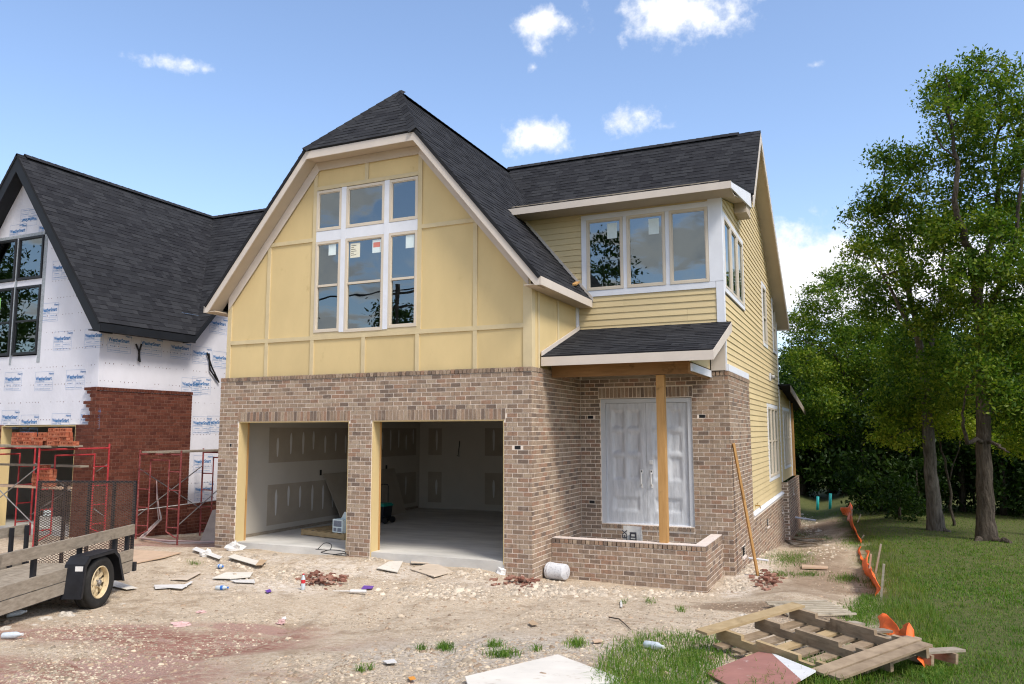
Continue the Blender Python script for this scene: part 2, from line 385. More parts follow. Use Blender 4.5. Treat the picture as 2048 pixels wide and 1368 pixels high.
M_SHEETT = plain('drywall_scrap_tan', (.56, .47, .37), .9, .12, 3, dirt=((.40, .32, .25), .60))
M_PLY = plain('plywood_scrap', (.50, .36, .25), .85, .12, 5, dirt=((.36, .25, .18), .6))
M_CARD = plain('cardboard', (.45, .32, .20), .9, .12, 5)
M_ORANGE = plain('orange_fabric', (.85, .14, .025), .55, .18, 8, dirt=((.55, .20, .09), .64))
M_TEAL = plain('teal_pipe', (.02, .42, .40), .4, .06, 6)
M_CLEAR = plain('clear_plastic', (.52, .58, .62), .12, .10, 22, kind='obj', spec=.6)
M_BLUECAP = plain('blue_plastic', (.05, .18, .55), .4, .08, 9, kind='obj')
M_REDLAB = plain('red_label', (.55, .03, .04), .45, .08, 9, kind='obj')
M_PURPLE = plain('purple_plastic', (.14, .06, .34), .45, .08, 9, kind='obj')
M_PINK = plain('pink_insulation', (.56, .38, .36), .95, .15, 15)
M_DARKP = plain('dark_print', (.04, .04, .05), .6, .1, 9)
M_GREYBAG = plain('mortar_bag_paper', (.50, .49, .46), .85, .12, 9, dirt=((.62, .60, .57), .58))
M_STONE = plain('gravel_stone', (.39, .32, .235), .95, .25, 11, rv=.45)
M_BARK = None

# leaf materials
def leaf_mat(name, c0, c1, c2):
    m = bpy.data.materials.new(name); m.use_nodes = True; n = m.node_tree; n.nodes.clear()
    o = n.nodes.new('ShaderNodeOutputMaterial'); d = n.nodes.new('ShaderNodeBsdfDiffuse'); t = n.nodes.new('ShaderNodeBsdfTranslucent'); g = n.nodes.new('ShaderNodeBsdfGlossy')
    r = n.nodes.new('ShaderNodeNewGeometry').outputs['Random Per Island']
    big = noise_n(n, coords(n, 'pos'), .55, 3, .5)
    f = math_n(n, 'ADD', math_n(n, 'MULTIPLY', r, .55), math_n(n, 'MULTIPLY', big, .6))
    c = ramp(n, f, [(.25, c0), (.55, c1), (.85, c2)])
    link(n, c, d.inputs[0]); tcl = mix_c(n, 1.0, c, (1.25, 1.45, .5), 'MULTIPLY'); link(n, tcl, t.inputs[0])
    g.inputs['Roughness'].default_value = .45; g.inputs[0].default_value = (.6, .65, .6, 1)
    m1 = n.nodes.new('ShaderNodeMixShader'); m1.inputs[0].default_value = .36; link(n, d.outputs[0], m1.inputs[1]); link(n, t.outputs[0], m1.inputs[2])
    m2 = n.nodes.new('ShaderNodeMixShader'); m2.inputs[0].default_value = .015; link(n, m1.outputs[0], m2.inputs[1]); link(n, g.outputs[0], m2.inputs[2])
    link(n, m2.outputs[0], o.inputs[0]); return m
M_LEAF = leaf_mat('leaf_green', (.026, .066, .008), (.074, .135, .013), (.215, .255, .029))
M_LEAFY = leaf_mat('leaf_yellow_green', (.07, .13, .010), (.16, .225, .018), (.30, .31, .035))
M_LEAF_SHADE = leaf_mat('leaf_green_shaded', (.008, .022, .005), (.018, .042, .008), (.042, .072, .013))  # green darkened: shade among the background trees is put into the colour
M_GRASS = leaf_mat('grass_blade', (.045, .115, .015), (.085, .175, .022), (.18, .235, .05))
M_GRASSY = leaf_mat('grass_tuft_blade', (.05, .12, .016), (.09, .17, .02), (.19, .21, .05))
def bark_mat(name, c0, c1):
    m, n, b = base_mat(name, .95, .1); v = coords(n, 'pos', (7, 7, 1.3)); t = noise_n(n, v, 2.2, 6, .65)
    c = ramp(n, t, [(.3, c0), (.7, c1)]); link(n, c, b.inputs['Base Color']); bump(n, b, t, 1.0, .14); return m
M_BARK = bark_mat('bark_brown', (.035, .028, .022), (.15, .125, .10))
M_BARKG = bark_mat('bark_grey', (.06, .053, .046), (.21, .19, .165))

# ================================================================== GROUND
def axis(lo, hi, step, far):
    a = list(np.arange(lo, hi + 1e-6, step)); s = step; x = hi
    while x < far: s *= 1.35; x += s; a.append(x)
    s = step; x = lo; pre = []
    while x > -far: s *= 1.35; x -= s; pre.append(x)
    return np.array(pre[::-1] + a)
def fbm(x, y, sc, oc=4, seed=0.0):
    return mnoise.fractal(Vector((x * sc + seed, y * sc - seed, seed * .37)), 0.9, 2.1, oc)
def lawn_edge(Y):                       # x of the border between the trodden strip and the lawn
    return np.interp(Y, [-14, -9, -6, -4, -2, 0, 3, 8, 16, 30], [10.3, 10.6, 11.5, 12.2, 12.35, 12.3, 12.25, 12.1, 11.4, 9.0])
gx, gy = axis(-9, 19, .13, 160), axis(-11, 15, .13, 160)
GX, GY = np.meshgrid(gx, gy); Xf, Yf = GX.ravel(), GY.ravel()
Zf = ground_z(Xf, Yf).copy()
near = (Xf > -10) & (Xf < 20) & (Yf > -12) & (Yf < 17)
n1 = np.zeros_like(Xf); n2 = np.zeros_like(Xf)
for i in np.nonzero(near)[0]:
    n1[i] = fbm(Xf[i], Yf[i], .9, 5, 3.1); n2[i] = fbm(Xf[i], Yf[i], .45, 4, 9.7)
lawn = sstep(-.25, .25, Xf - lawn_edge(Yf) + .35 * n1)
lawn = np.maximum(lawn, sstep(16.5, 19, Yf)); lawn = np.maximum(lawn, sstep(-9.5, -11.5, Xf) * 0.6)
Zf = Zf + (n1 * .026 + n2 * .03) * (1 - .6 * lawn)
inside = (Xf > .1) & (Xf < 9.9) & (Yf > .15) & (Yf < 12) & ~((Xf > 7.2) & (Yf < 2.4))
Zf = np.where(inside, np.minimum(Zf, .1), Zf)
inside_p = (Xf > 7.15) & (Xf < 9.7) & (Yf > 1.0) & (Yf < 2.6); Zf = np.where(inside_p, -.25, Zf)
def blob2(cx, cy, rx, ry, ang=0.0):
    c, s = math.cos(ang), math.sin(ang); dx, dy = Xf - cx, Yf - cy
    return np.sqrt(((dx * c + dy * s) / rx) ** 2 + ((-dx * s + dy * c) / ry) ** 2)
cA, cB, cC = gh(330, 1290), gh(470, 1255), gh(120, 1350)
clay = np.maximum.reduce([sstep(1.15, .35, blob2(cA[0], cA[1], 2.5, 1.15, .25) + .55 * n1), sstep(1.1, .4, blob2(cB[0], cB[1], 1.1, .35, .3) + .5 * n1) * .9,
                          sstep(1.1, .4, blob2(cC[0], cC[1], 2.6, 1.0, .2) + .5 * n1) * .9, sstep(1.1, .3, blob2(-1.9, 1.2, 2.2, 2.6) + .4 * n1) * .85])
cS, cT = gh(1520, 1215), gh(1560, 1190)
soil = np.maximum.reduce([sstep(1.2, .4, blob2(cS[0], cS[1], 1.0, .9) + .5 * n1), sstep(1.2, .5, blob2(11.3, 4.5, .85, 5.5) + .5 * n1) * .8, sstep(1.2, .5, blob2(11.0, 15.5, 2.2, 2.6) + .5 * n1)])
cW, cV = gh(470, 1168), gh(1470, 1160)
dust = np.maximum.reduce([sstep(1.1, .2, blob2(cW[0], cW[1], 2.2, .7) + .6 * n1) * .8, sstep(1.2, .4, blob2(10.25, 3.2, .45, 2.6) + .5 * n1), sstep(1.1, .3, blob2(4.2, -.9, 3.2, .7) + .6 * n1) * .6])
cG = gh(1000, 1300); grey = sstep(1.3, .3, blob2(cG[0], cG[1], 1.9, 1.1) + .6 * n1) * .9
V = np.stack([Xf, Yf, Zf], 1); nx, ny = len(gx), len(gy)
idx = np.arange(nx * ny).reshape(ny, nx)
Fq = np.stack([idx[:-1, :-1], idx[:-1, 1:], idx[1:, 1:], idx[1:, :-1]], -1).reshape(-1, 4)
m, n, b = base_mat('bare_ground', .95, .12)
p = coords(n, 'pos')
f1, f2, f3 = noise_n(n, p, 1.3, 7, .62), noise_n(n, p, 9, 7, .68), noise_n(n, p, 46, 5, .72)
vor = node(n, 'ShaderNodeTexVoronoi', i_Scale=34.0); link(n, p, vor.inputs['Vector']); vcol = vor.outputs['Color']; vd = vor.outputs['Distance']
base = ramp(n, f1, [(.28, (.42, .305, .19)), (.5, (.57, .445, .305)), (.72, (.69, .57, .42))])
base = mix_c(n, .45, base, ramp(n, f2, [(.3, (.36, .265, .175)), (.7, (.78, .67, .53))]))
sepc = n.nodes.new('ShaderNodeSeparateColor'); link(n, vcol, sepc.inputs[0])
peb = ramp(n, sepc.outputs[0], [(0, (.26, .20, .15)), (.4, (.54, .46, .36)), (.75, (.70, .63, .53)), (1, (.78, .73, .65))])
base = mix_c(n, math_n(n, 'MULTIPLY', smooth(n, f3, .40, .62), .6), base, peb)
fm = noise_n(n, p, 2.6, 6, .66)
base = mix_c(n, math_n(n, 'MULTIPLY', smooth(n, fm, .49, .66), .6), base, (.26, .18, .115))
base = mix_c(n, math_n(n, 'MULTIPLY', smooth(n, noise_n(n, p, 130, 3, .7), .56, .68), .5), base, (.20, .15, .105))
def attr(n, nm): a = n.nodes.new('ShaderNodeAttribute'); a.attribute_name = nm; return a.outputs['Fac']
base = mix_c(n, math_n(n, 'MULTIPLY', attr(n, 'grey'), .65), base, mix_c(n, .5, peb, (.42, .40, .38)))
base = mix_c(n, math_n(n, 'MULTIPLY', attr(n, 'dust'), smooth(n, f2, .35, .62)), base, (.76, .69, .61))
base = mix_c(n, math_n(n, 'MULTIPLY', attr(n, 'soil'), .85), base, ramp(n, f2, [(.3, (.16, .105, .065)), (.7, (.29, .205, .14))]))
base = mix_c(n, math_n(n, 'MULTIPLY', attr(n, 'clay'), smooth(n, math_n(n, 'ADD', f2, math_n(n, 'MULTIPLY', math_n(n, 'SUBTRACT', f3, .5), .4)), .30, .56)), base, ramp(n, f1, [(.3, (.24, .105, .075)), (.7, (.40, .22, .175))]))
pud = math_n(n, 'MULTIPLY', smooth(n, attr(n, 'clay'), .45, .7), smooth(n, noise_n(n, coords(n, 'pos', (.7, 1.5, 1)), 1.7, 3, .5), .55, .585))
base = mix_c(n, pud, base, (.42, .265, .215))
base = mix_c(n, attr(n, 'lawn'), base, ramp(n, f2, [(.3, (.06, .08, .022)), (.7, (.14, .14, .055))]))
link(n, base, b.inputs['Base Color'])
rg = math_n(n, 'SUBTRACT', math_n(n, 'SUBTRACT', .96, math_n(n, 'MULTIPLY', pud, .5)), math_n(n, 'MULTIPLY', math_n(n, 'MULTIPLY', attr(n, 'clay'), smooth(n, f1, .44, .62)), .3)); link(n, rg, b.inputs['Roughness'])
hh = math_n(n, 'ADD', math_n(n, 'MULTIPLY', f3, .7), math_n(n, 'ADD', math_n(n, 'MULTIPLY', f2, .8), math_n(n, 'MULTIPLY', math_n(n, 'SUBTRACT', .5, vd), .5))); bump(n, b, hh, .9, .032)
me = np_mesh('ground', V, Fq, m, True)
for nm, arr in (('clay', clay), ('soil', soil), ('dust', dust), ('grey', grey), ('lawn', lawn)):
    a = me.attributes.new(nm, 'FLOAT', 'POINT'); a.data.foreach_set('value', np.ascontiguousarray(arr, dtype=np.float32))
tag(link_obj(bpy.data.objects.new('ground', me)), 'bare dirt and gravel lot running into a green lawn', 'ground', kind='structure')
from mathutils.bvhtree import BVHTree
_sel = (V[Fq[:, 0], 0] > -13) & (V[Fq[:, 0], 0] < 24) & (V[Fq[:, 0], 1] > -14) & (V[Fq[:, 0], 1] < 24)
GBVH = BVHTree.FromPolygons([tuple(p) for p in V], [tuple(q) for q in Fq[_sel]])
def gz(x, y):
    h = GBVH.ray_cast(Vector((x, y, 6)), Vector((0, 0, -1)))[0]
    return h.z if h else float(ground_z(x, y))
def gpix(px, py):
    h = GBVH.ray_cast(Vector(CAM), Vector(ray(px, py)).normalized())[0]
    return h if h else Vector(gh(px, py))

# ================================================================== HOUSE BUILDERS
COURSE, MODULE = .0794, .203
class Wall:
    """collects the bricks of one house"""
    def __init__(s): s.full = []; s.rest = MB(); s.mortar = MB()
def brick_wall(W, O, U, L, z0, z1, holes=(), off=0.0, ref=3.5, mortar_holes=None, clipf=None):
    O, U = np.array(O, float), np.array(U, float); N = np.array([U[1], -U[0]]); ang = math.atan2(U[1], U[0])
    k0, k1 = math.floor((ref - z1) / COURSE + 1e-6), math.ceil((ref - z0) / COURSE - 1e-6)
    for k in range(k0, k1):
        zb, zt = ref - (k + 1) * COURSE, ref - k * COURSE
        if zt > z1 + .01 or zb < z0 - COURSE: continue
        hs = [(h[0], h[2]) for h in holes if min(h[3], zt) - max(h[1], zb) > .35 * COURSE]
        sh = off + (MODULE / 2 if k % 2 else 0) - MODULE
        u = sh
        while u < L:
            for (a, bq) in cut_intervals([(max(u, 0), min(u + MODULE, L))], hs):
                ln = bq - a - .013
                if ln < .03: continue
                uc = (a + bq) / 2; j = random.uniform(-.0015, .0025); c2 = O + U * uc + N * (j - .03); zc = (zb + zt) / 2 + random.uniform(-.001, .001)
                if clipf and not clipf(uc, zc): continue
                if ln > .183: W.full.append((c2[0], c2[1], zc, ang))
                else: W.rest.obox((c2[0], c2[1], zc), np.array([*U, 0]) * ln / 2, np.array([*N, 0]) * .03, (0, 0, (COURSE - .013) / 2))
            u += MODULE
    mh = holes if mortar_holes is None else mortar_holes
    us = sorted({0, L, *[min(max(h[0], 0), L) for h in mh], *[min(max(h[2], 0), L) for h in mh]}); zs = sorted({z0, z1, *[min(max(h[1], z0), z1) for h in mh], *[min(max(h[3], z0), z1) for h in mh]})
    for i in range(len(us) - 1):
        for j in range(len(zs) - 1):
            uc, zc = (us[i] + us[i + 1]) / 2, (zs[j] + zs[j + 1]) / 2
            if us[i + 1] - us[i] < 1e-4 or zs[j + 1] - zs[j] < 1e-4 or any(h[0] < uc < h[2] and h[1] < zc < h[3] for h in mh): continue
            a, c = O + U * us[i] - N * .0045 + U * (.008 if i == 0 else 0), O + U * us[i + 1] - N * .0045 - U * (.008 if i == len(us) - 2 else 0); d = -N * .06
            W.mortar.poly([(a[0], a[1], zs[j]), (c[0], c[1], zs[j]), (c[0], c[1], zs[j + 1]), (a[0], a[1], zs[j + 1])], (d[0], d[1], 0))
def soldier(W, O, U, u0, u1, zb, h, proud=.004, step=COURSE):
    """row of bricks standing on end (or laid on edge) from u0 to u1"""
    O, U = np.array(O, float), np.array(U, float); N = np.array([U[1], -U[0]]); k = max(1, round((u1 - u0) / step)); st = (u1 - u0) / k
    for i in range(k):
        c = O + U * (u0 + st * (i + .5)) + N * (proud - .03 + random.uniform(-.001, .002))
        W.rest.obox((c[0], c[1], zb + h / 2), np.array([*U, 0]) * (st - .015) / 2, np.array([*N, 0]) * .03, (0, 0, (h - .012) / 2))
def finish_bricks(W, parent, mat, mortar_mat, keep=290, name='brick_wall'):
    wall = W.mortar.build(name, mortar_mat, parent)
    MB().box((7.0, 2.536, -.3), (7.1, 2.7, 3.6)).build('corner_light_block', mortar_mat, parent) if mat is M_BRICK else None  # hidden block added behind the porch corner to stop light leaking through
    W.full.sort(key=lambda b: (b[0] - CAM[0]) ** 2 + (b[1] - CAM[1]) ** 2 + (b[2] - CAM[2]) ** 2)
    shared = MB().box((-(MODULE - .013) / 2, -.03, -(COURSE - .013) / 2), ((MODULE - .013) / 2, .03, (COURSE - .013) / 2)).mesh('brick', mat)
    for i, (x, y, z, a) in enumerate(W.full):
        if i < keep: place('brick', shared, Matrix.Translation((x, y, z)) @ Matrix.Rotation(a, 4, 'Z'), wall)
        else:
            ux, uy = math.cos(a), math.sin(a)
            W.rest.obox((x, y, z), (ux * (MODULE - .013) / 2, uy * (MODULE - .013) / 2, 0), (-uy * .03, ux * .03, 0), (0, 0, (COURSE - .013) / 2))
    tag(W.rest.build('brickwork', mat, wall), kind='stuff')
    return wall

class Roof:
    """shingles of one house: whole ones kept as pieces, clipped and far ones joined"""
    W_ = (.14, .19, .25, .32); T_ = (.004, .010)
    def __init__(s): s.full = []; s.rest = MB()
    def slope(s, O, U, S, poly, exp=.143):
        O, U, S = (Vector(q) for q in (O, U, S)); U.normalize(); S.normalize(); N = U.cross(S); poly = ccw(poly)
        u0, u1 = min(p[0] for p in poly), max(p[0] for p in poly); s0, s1 = min(p[1] for p in poly), max(p[1] for p in poly)
        r = 0; v = s0
        while v < s1:
            u = u0 - random.uniform(0, .4)
            while u < u1:
                wi = random.randrange(4); ti = random.randrange(2); w = s.W_[wi]; t = s.T_[ti]
                rect = [(u, v), (u + w, v), (u + w, v + exp), (u, v + exp)]; pc = clip_convex(rect, poly); a = abs(area2(pc)) if pc else 0
                if a > w * exp * .999:
                    c = O + U * u + S * v; s.full.append((c, U.copy(), S.copy(), N.copy(), wi, ti, exp))
                elif a > 1e-4: s._piece(O, U, S, N, pc, v, exp, t)
                u += w
            v += exp; r += 1
    def _piece(s, O, U, S, N, pc, v, exp, t):
        k = len(pc); top = [O + U * p[0] + S * p[1] + N * (.004 + t * (1 - (p[1] - v) / exp)) for p in pc]; bot = [O + U * p[0] + S * p[1] - N * .003 for p in pc]
        s.rest.add(top + bot, [tuple(range(k))] + [(i + k, (i + 1) % k + k, (i + 1) % k, i) for i in range(k)])
    def finish(s, part, keep=290):
        s.full.sort(key=lambda f: (f[0] - Vector(CAM)).length_squared); shared = {}
        for i, (c, U, S, N, wi, ti, exp) in enumerate(s.full):
            w, t = s.W_[wi], s.T_[ti]
            if i < keep:
                if (wi, ti) not in shared:
                    mb = MB(); mb.add([(0, 0, .004 + t), (w, 0, .004 + t), (w, exp, .004), (0, exp, .004), (0, 0, -.003), (w, 0, -.003), (w, exp, -.003), (0, exp, -.003)], [(0, 1, 2, 3), (4, 5, 1, 0), (5, 6, 2, 1), (6, 7, 3, 2), (7, 4, 0, 3)])
                    shared[(wi, ti)] = mb.mesh('shingle', M_SHING)
                place('shingle', shared[(wi, ti)], Matrix(((U.x, S.x, N.x, c.x), (U.y, S.y, N.y, c.y), (U.z, S.z, N.z, c.z), (0, 0, 0, 1))), part)
            else: s._piece(c, U, S, N, [(0, 0), (w, 0), (w, exp), (0, exp)], 0, exp, t)
        tag(s.rest.build('shingle_field', M_SHING, part), kind='stuff')
def roof_slab(mb, pts, t=.05):
    """deck polygon (3D, upward) thickened downward"""
    p = [Vector(q) for q in pts]; nrm = (p[1] - p[0]).cross(p[2] - p[0]).normalized()
    if nrm.z < 0: p = p[::-1]; nrm = -nrm
    mb.poly([q - nrm * .005 for q in p], -nrm * t)
def cap_strip(part, p, q, mat, w=.26, step=.2, name='ridge_cap'):
    """overlapping cap shingles along a ridge or hip, each a bent piece"""
    p, q = Vector(p), Vector(q); d = (q - p); L = d.length; d.normalize(); side = d.cross(Vector((0, 0, 1))).normalized(); up = side.cross(d)
    k = max(1, int(L / step)); st = L / k; mb = MB(); hw = w / 2
    mb.add([(0, -hw, -.10), (0, 0, .016), (0, hw, -.10), (st * 1.25, -hw, -.108), (st * 1.25, 0, .006), (st * 1.25, hw, -.108), (0, -hw, -.118), (0, 0, -.005), (0, hw, -.118)],
           [(0, 1, 4, 3), (1, 2, 5, 4), (6, 7, 1, 0), (7, 8, 2, 1)])
    me = mb.mesh(name, mat)
    for i in range(k):
        c = p + d * (st * i) + up * .02
        place(name, me, Matrix(((d.x, side.x, up.x, c.x), (d.y, side.y, up.y, c.y), (d.z, side.z, up.z, c.z), (0, 0, 0, 1))), part)

class Frame2D:
    """a wall plane: O + U u + N d + z"""
    def __init__(s, O, U): s.O = np.array([O[0], O[1], 0.]); s.U = np.array([U[0], U[1], 0.]); s.N = np.array([U[1], -U[0], 0.])
    def P(s, u, z, d=0.0): return s.O + s.U * u + s.N * d + np.array([0, 0, z])
    def box(s, mb, u0, z0, u1, z1, d0, d1):
        c = s.P((u0 + u1) / 2, (z0 + z1) / 2, (d0 + d1) / 2); mb.obox(c, s.U * (u1 - u0) / 2, s.N * (d1 - d0) / 2, (0, 0, (z1 - z0) / 2)); return mb
    def prism(s, mb, poly, d0, d1):
        poly = ccw(poly); mb.poly([s.P(u, z, d1) for u, z in poly], s.N * (d0 - d1)); return mb
def window(fr, parent, u0, z0, u1, z1, rail=None, fw=.05, d=.03, mat=None, stickers=()):
    mat = mat or M_FRAME; mb = MB()
    for (a, b, c, e) in ((u0, z0, u0 + fw, z1), (u1 - fw, z0, u1, z1), (u0 + fw, z0, u1 - fw, z0 + fw), (u0 + fw, z1 - fw, u1 - fw, z1)):
        fr.box(mb, a, b, c, e, -.05, d)
    i0, j0, i1, j1 = u0 + fw, z0 + fw, u1 - fw, z1 - fw; w2 = .018
    for (a, b, c, e) in ((i0, j0, i0 + w2, j1), (i1 - w2, j0, i1, j1), (i0 + w2, j0, i1 - w2, j0 + w2), (i0 + w2, j1 - w2, i1 - w2, j1)):
        fr.box(mb, a, b, c, e, -.045, d - .018)
    if rail: fr.box(mb, i0 + w2, rail - .022, i1 - w2, rail + .022, -.045, d - .008)
    win = mb.build('window', mat, parent)
    spans = [(j0 + w2, j1 - w2)] if not rail else [(rail + .022, j1 - w2), (j0 + w2, rail - .022)]
    for si, (b, e) in enumerate(spans):
        dd = d - .030 - (.012 if si else 0); pm = MB(); pm.quad(fr.P(i0 + w2, b, dd), fr.P(i1 - w2, b, dd), fr.P(i1 - w2, e, dd), fr.P(i0 + w2, e, dd)); pm.build('pane', M_GLASS, win)
    for (a, b, c, e, sm, pr) in stickers:
        smb = MB(); fr.box(smb, a, b, c, e, d - .029, d - .0275); st = smb.build('sticker', sm, win)
        if pr:
            pmb = MB(); fr.box(pmb, a + (c - a) * .1, b + (e - b) * .42, c - (c - a) * .1, e - (e - b) * .2, d - .0273, d - .0268)
            if pr is M_DARKP:
                pmb = MB()
                for q in range(6): fr.box(pmb, a + .02, e - .05 - q * .038, a + (c - a) * random.uniform(.35, .9), e - .04 - q * .038, d - .0273, d - .0268)
            pmb.build('print', pr, win)
    return win
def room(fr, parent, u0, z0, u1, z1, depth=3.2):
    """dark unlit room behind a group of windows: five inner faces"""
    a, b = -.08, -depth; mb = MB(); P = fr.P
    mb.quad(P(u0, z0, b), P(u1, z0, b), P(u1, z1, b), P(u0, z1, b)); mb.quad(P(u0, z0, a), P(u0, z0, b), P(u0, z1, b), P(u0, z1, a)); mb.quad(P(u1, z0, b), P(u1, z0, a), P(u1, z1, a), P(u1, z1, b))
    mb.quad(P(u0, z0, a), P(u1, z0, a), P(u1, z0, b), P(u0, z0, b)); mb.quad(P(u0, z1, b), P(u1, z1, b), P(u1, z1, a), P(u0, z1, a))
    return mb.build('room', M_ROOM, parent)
def siding(fr, parent, outline, holes, exp=.125, mat=None, wall=None, zref=None):
    outline = ccw(outline); z0, z1 = min(p[1] for p in outline), max(p[1] for p in outline); zz = z0 if zref is None else zref + math.floor((z0 - zref) / exp) * exp
    u0, u1 = min(p[0] for p in outline), max(p[0] for p in outline); n = 0
    while zz < z1:
        for (a, b) in cut_intervals([(u0, u1)], [(h[0], h[2]) for h in holes if h[1] < zz + exp * .5 < h[3]]):
            pcs = []; q = a
            while q < b - .01:
                e = min(b, q + random.choice((3.66, 3.66, 2.4))); e = b if b - e < .4 else e; pcs.append((q, e)); q = e
            for (q, e) in pcs:
                pc = clip_convex([(q + .001, zz), (e - .001, zz), (e - .001, zz + exp), (q + .001, zz + exp)], outline)
                if not pc or abs(area2(pc)) < .002: continue
                k = len(pc); dj = random.uniform(-.001, .001)
                f = [fr.P(u, z, .003 + dj + .015 * (1 - (z - zz) / exp)) for u, z in pc]; bk = [fr.P(u, z, -.012) for u, z in pc]
                MB().add(f + bk, [tuple(range(k)), tuple(range(2 * k - 1, k - 1, -1))] + [(i + k, (i + 1) % k + k, (i + 1) % k, i) for i in range(k)]).build('siding_board', mat or M_SIDING, wall or parent); n += 1
        zz += exp
    return n

# ================================================================== THE YELLOW HOUSE
H = thing('yellow_house', 'unfinished yellow two-storey house with tan brick garage front and charcoal shingle roof', 'house', (3.5, 0, .1))
XC, SL = 3.535, 1.2
RZ = lambda x: 9.68 - SL * abs(x - XC)                 # top of the garage gable roof
BF = Frame2D((0, 0), (1, 0)); GF = Frame2D((0, .09), (1, 0)); PW = Frame2D((7.07, 0), (0, 1)); DF = Frame2D((7.07, 2.53), (1, 0)); WF = Frame2D((0, 2.58), (1, 0)); SF = Frame2D((9.94, 0), (0, 1))
# ---- brickwork
W = Wall()
gar = [(.53, -1, 3.27, 2.674), (3.80, -1, 6.54, 2.674)]; sol = [(.50, 2.674, 3.30, 2.89), (3.77, 2.674, 6.57, 2.89)]
box_h = [(.30, 2.155, .36, 2.225), (6.74, 2.155, 6.86, 2.225)]
brick_wall(W, (0, 0), (1, 0), 7.07, -.35, 3.5, gar + sol + box_h, mortar_holes=gar)
for g in sol: soldier(W, (0, 0), (1, 0), g[0], g[2], 2.674, .196)
soldier(W, (0, 0), (1, 0), 0, 7.07, 3.5, .088, .012)
brick_wall(W, (7.07, 0), (0, 1), 2.53, -.35, 3.5, off=.1)
soldier(W, (7.07, 0), (0, 1), 0, 2.53, 3.5, .088, .012)
dh = [(.42, .68, 2.23, 3.11)]; ds = [(.38, 3.11, 2.25, 3.335), (.42, .59, 2.23, .68)]; eb = [(.15, 2.711, .27, 2.78), (.16, 1.044, .28, 1.113), (2.36, 2.711, 2.48, 2.78)]
brick_wall(W, (7.07, 2.53), (1, 0), 2.93, -.4, 3.72 if False else 3.5, dh + ds + eb, mortar_holes=dh)
soldier(W, (7.07, 2.53), (1, 0), .38, 2.25, 3.12, .205); soldier(W, (7.07, 2.53), (1, 0), .42, 2.23, .59, .085, .02)
soldier(W, (7.07, 2.53), (1, 0), 2.3, 2.93, 3.5, .088, .012)
vents = [(1.05, .02, 1.47, .22)]; vents2 = [(2.35, .14, 2.77, .34), (6.15, .14, 6.5, .34)]
brick_wall(W, (10.0, 2.53), (0, 1), 2.87, -.8, 3.5, vents, off=.1); soldier(W, (10.0, 2.53), (0, 1), 0, 2.87, 3.5, .088, .012)
brick_wall(W, (10.0, 5.4), (0, 1), 6.85, -1.1, .63, vents2, off=.02)
brick_wall(W, (10.14, 12.25), (0, 1), 4.2, -1.1, .95, [(1.6, .5, 1.85, .72)], off=.06)
brick_wall(W, (9.9, 12.25), (1, 0), .24, -1.1, .95)
brick_wall(W, (7.07, .879), (1, 0), 2.73, -.45, .49, ref=.49); soldier(W, (7.07, .879), (1, 0), 0, 2.73, .49, .08, .003)
brick_wall(W, (9.8, .879), (0, 1), 1.651, -.5, .49, off=.1, ref=.49); soldier(W, (9.8, .879), (0, 1), 0, 1.651, .49, .08, .003)
brick_wall(W, (9.6, 1.08), (-1, 0), 2.5, .1, .49, ref=.49)
brick_wall(W, (0, 5.0), (0, -1), 5.0, -.35, 3.5, off=.1)
for u in (0,): pass
wall = finish_bricks(W, H, M_BRICK, M_MORTAR)
mb = MB(); mb.box((7.08, .886, .5695), (9.79, 1.08, .583)); mb.box((9.6, 1.08, .5695), (9.793, 2.5, .583)); mb.build('planter_cap', M_CAP, H)
mb = MB(); mb.box((7.1, 1.08, .0), (9.6, 2.5, .22)); mb.build('porch_floor', M_CONC, H)
for (fr, u0, z0, u1, z1) in [(BF, *box_h[0]), (BF, *box_h[1])] + [(DF, *e) for e in eb]:
    mb = MB(); fr.box(mb, u0 + .004, z0 + .004, u1 - .004, z1 - .004, -.03, -.002); mb.build('outlet_box', M_BLACK, H)
for (Y0, z0, Y1, z1) in [(2.53 + vents[0][0], vents[0][1], 2.53 + vents[0][2], vents[0][3])] + [(5.4 + v[0], v[1], 5.4 + v[2], v[3]) for v in vents2] + [(13.85, .5, 14.1, .72)]:
    X = 10.0 if Y0 < 12 else 10.14
    mb = MB(); mb.box((X - .06, Y0, z0), (X - .03, Y1, z1))
    for k in range(4): mb.box((X - .029, Y0 + .01, z0 + .02 + k * .048), (X - .008, Y1 - .01, z0 + .03 + k * .048))
    v_ = mb.build('foundation_vent', M_BLACK, H); MB().box((X - .05, Y0 - .01, z0 - .035), (X + .025, Y1 + .01, z0 - .003)).build('vent_sill', M_CAP, v_)
MB().tube([(10.14, 3.35, .06), (10.5, 3.32, .04)], .018, 8).build('drain_pipe', M_WHITE, H)
MB().tube([(10.14, 14.2, -.25), (10.75, 14.0, -.3)], .03, 8).build('drain_pipe', M_WHITE, H)
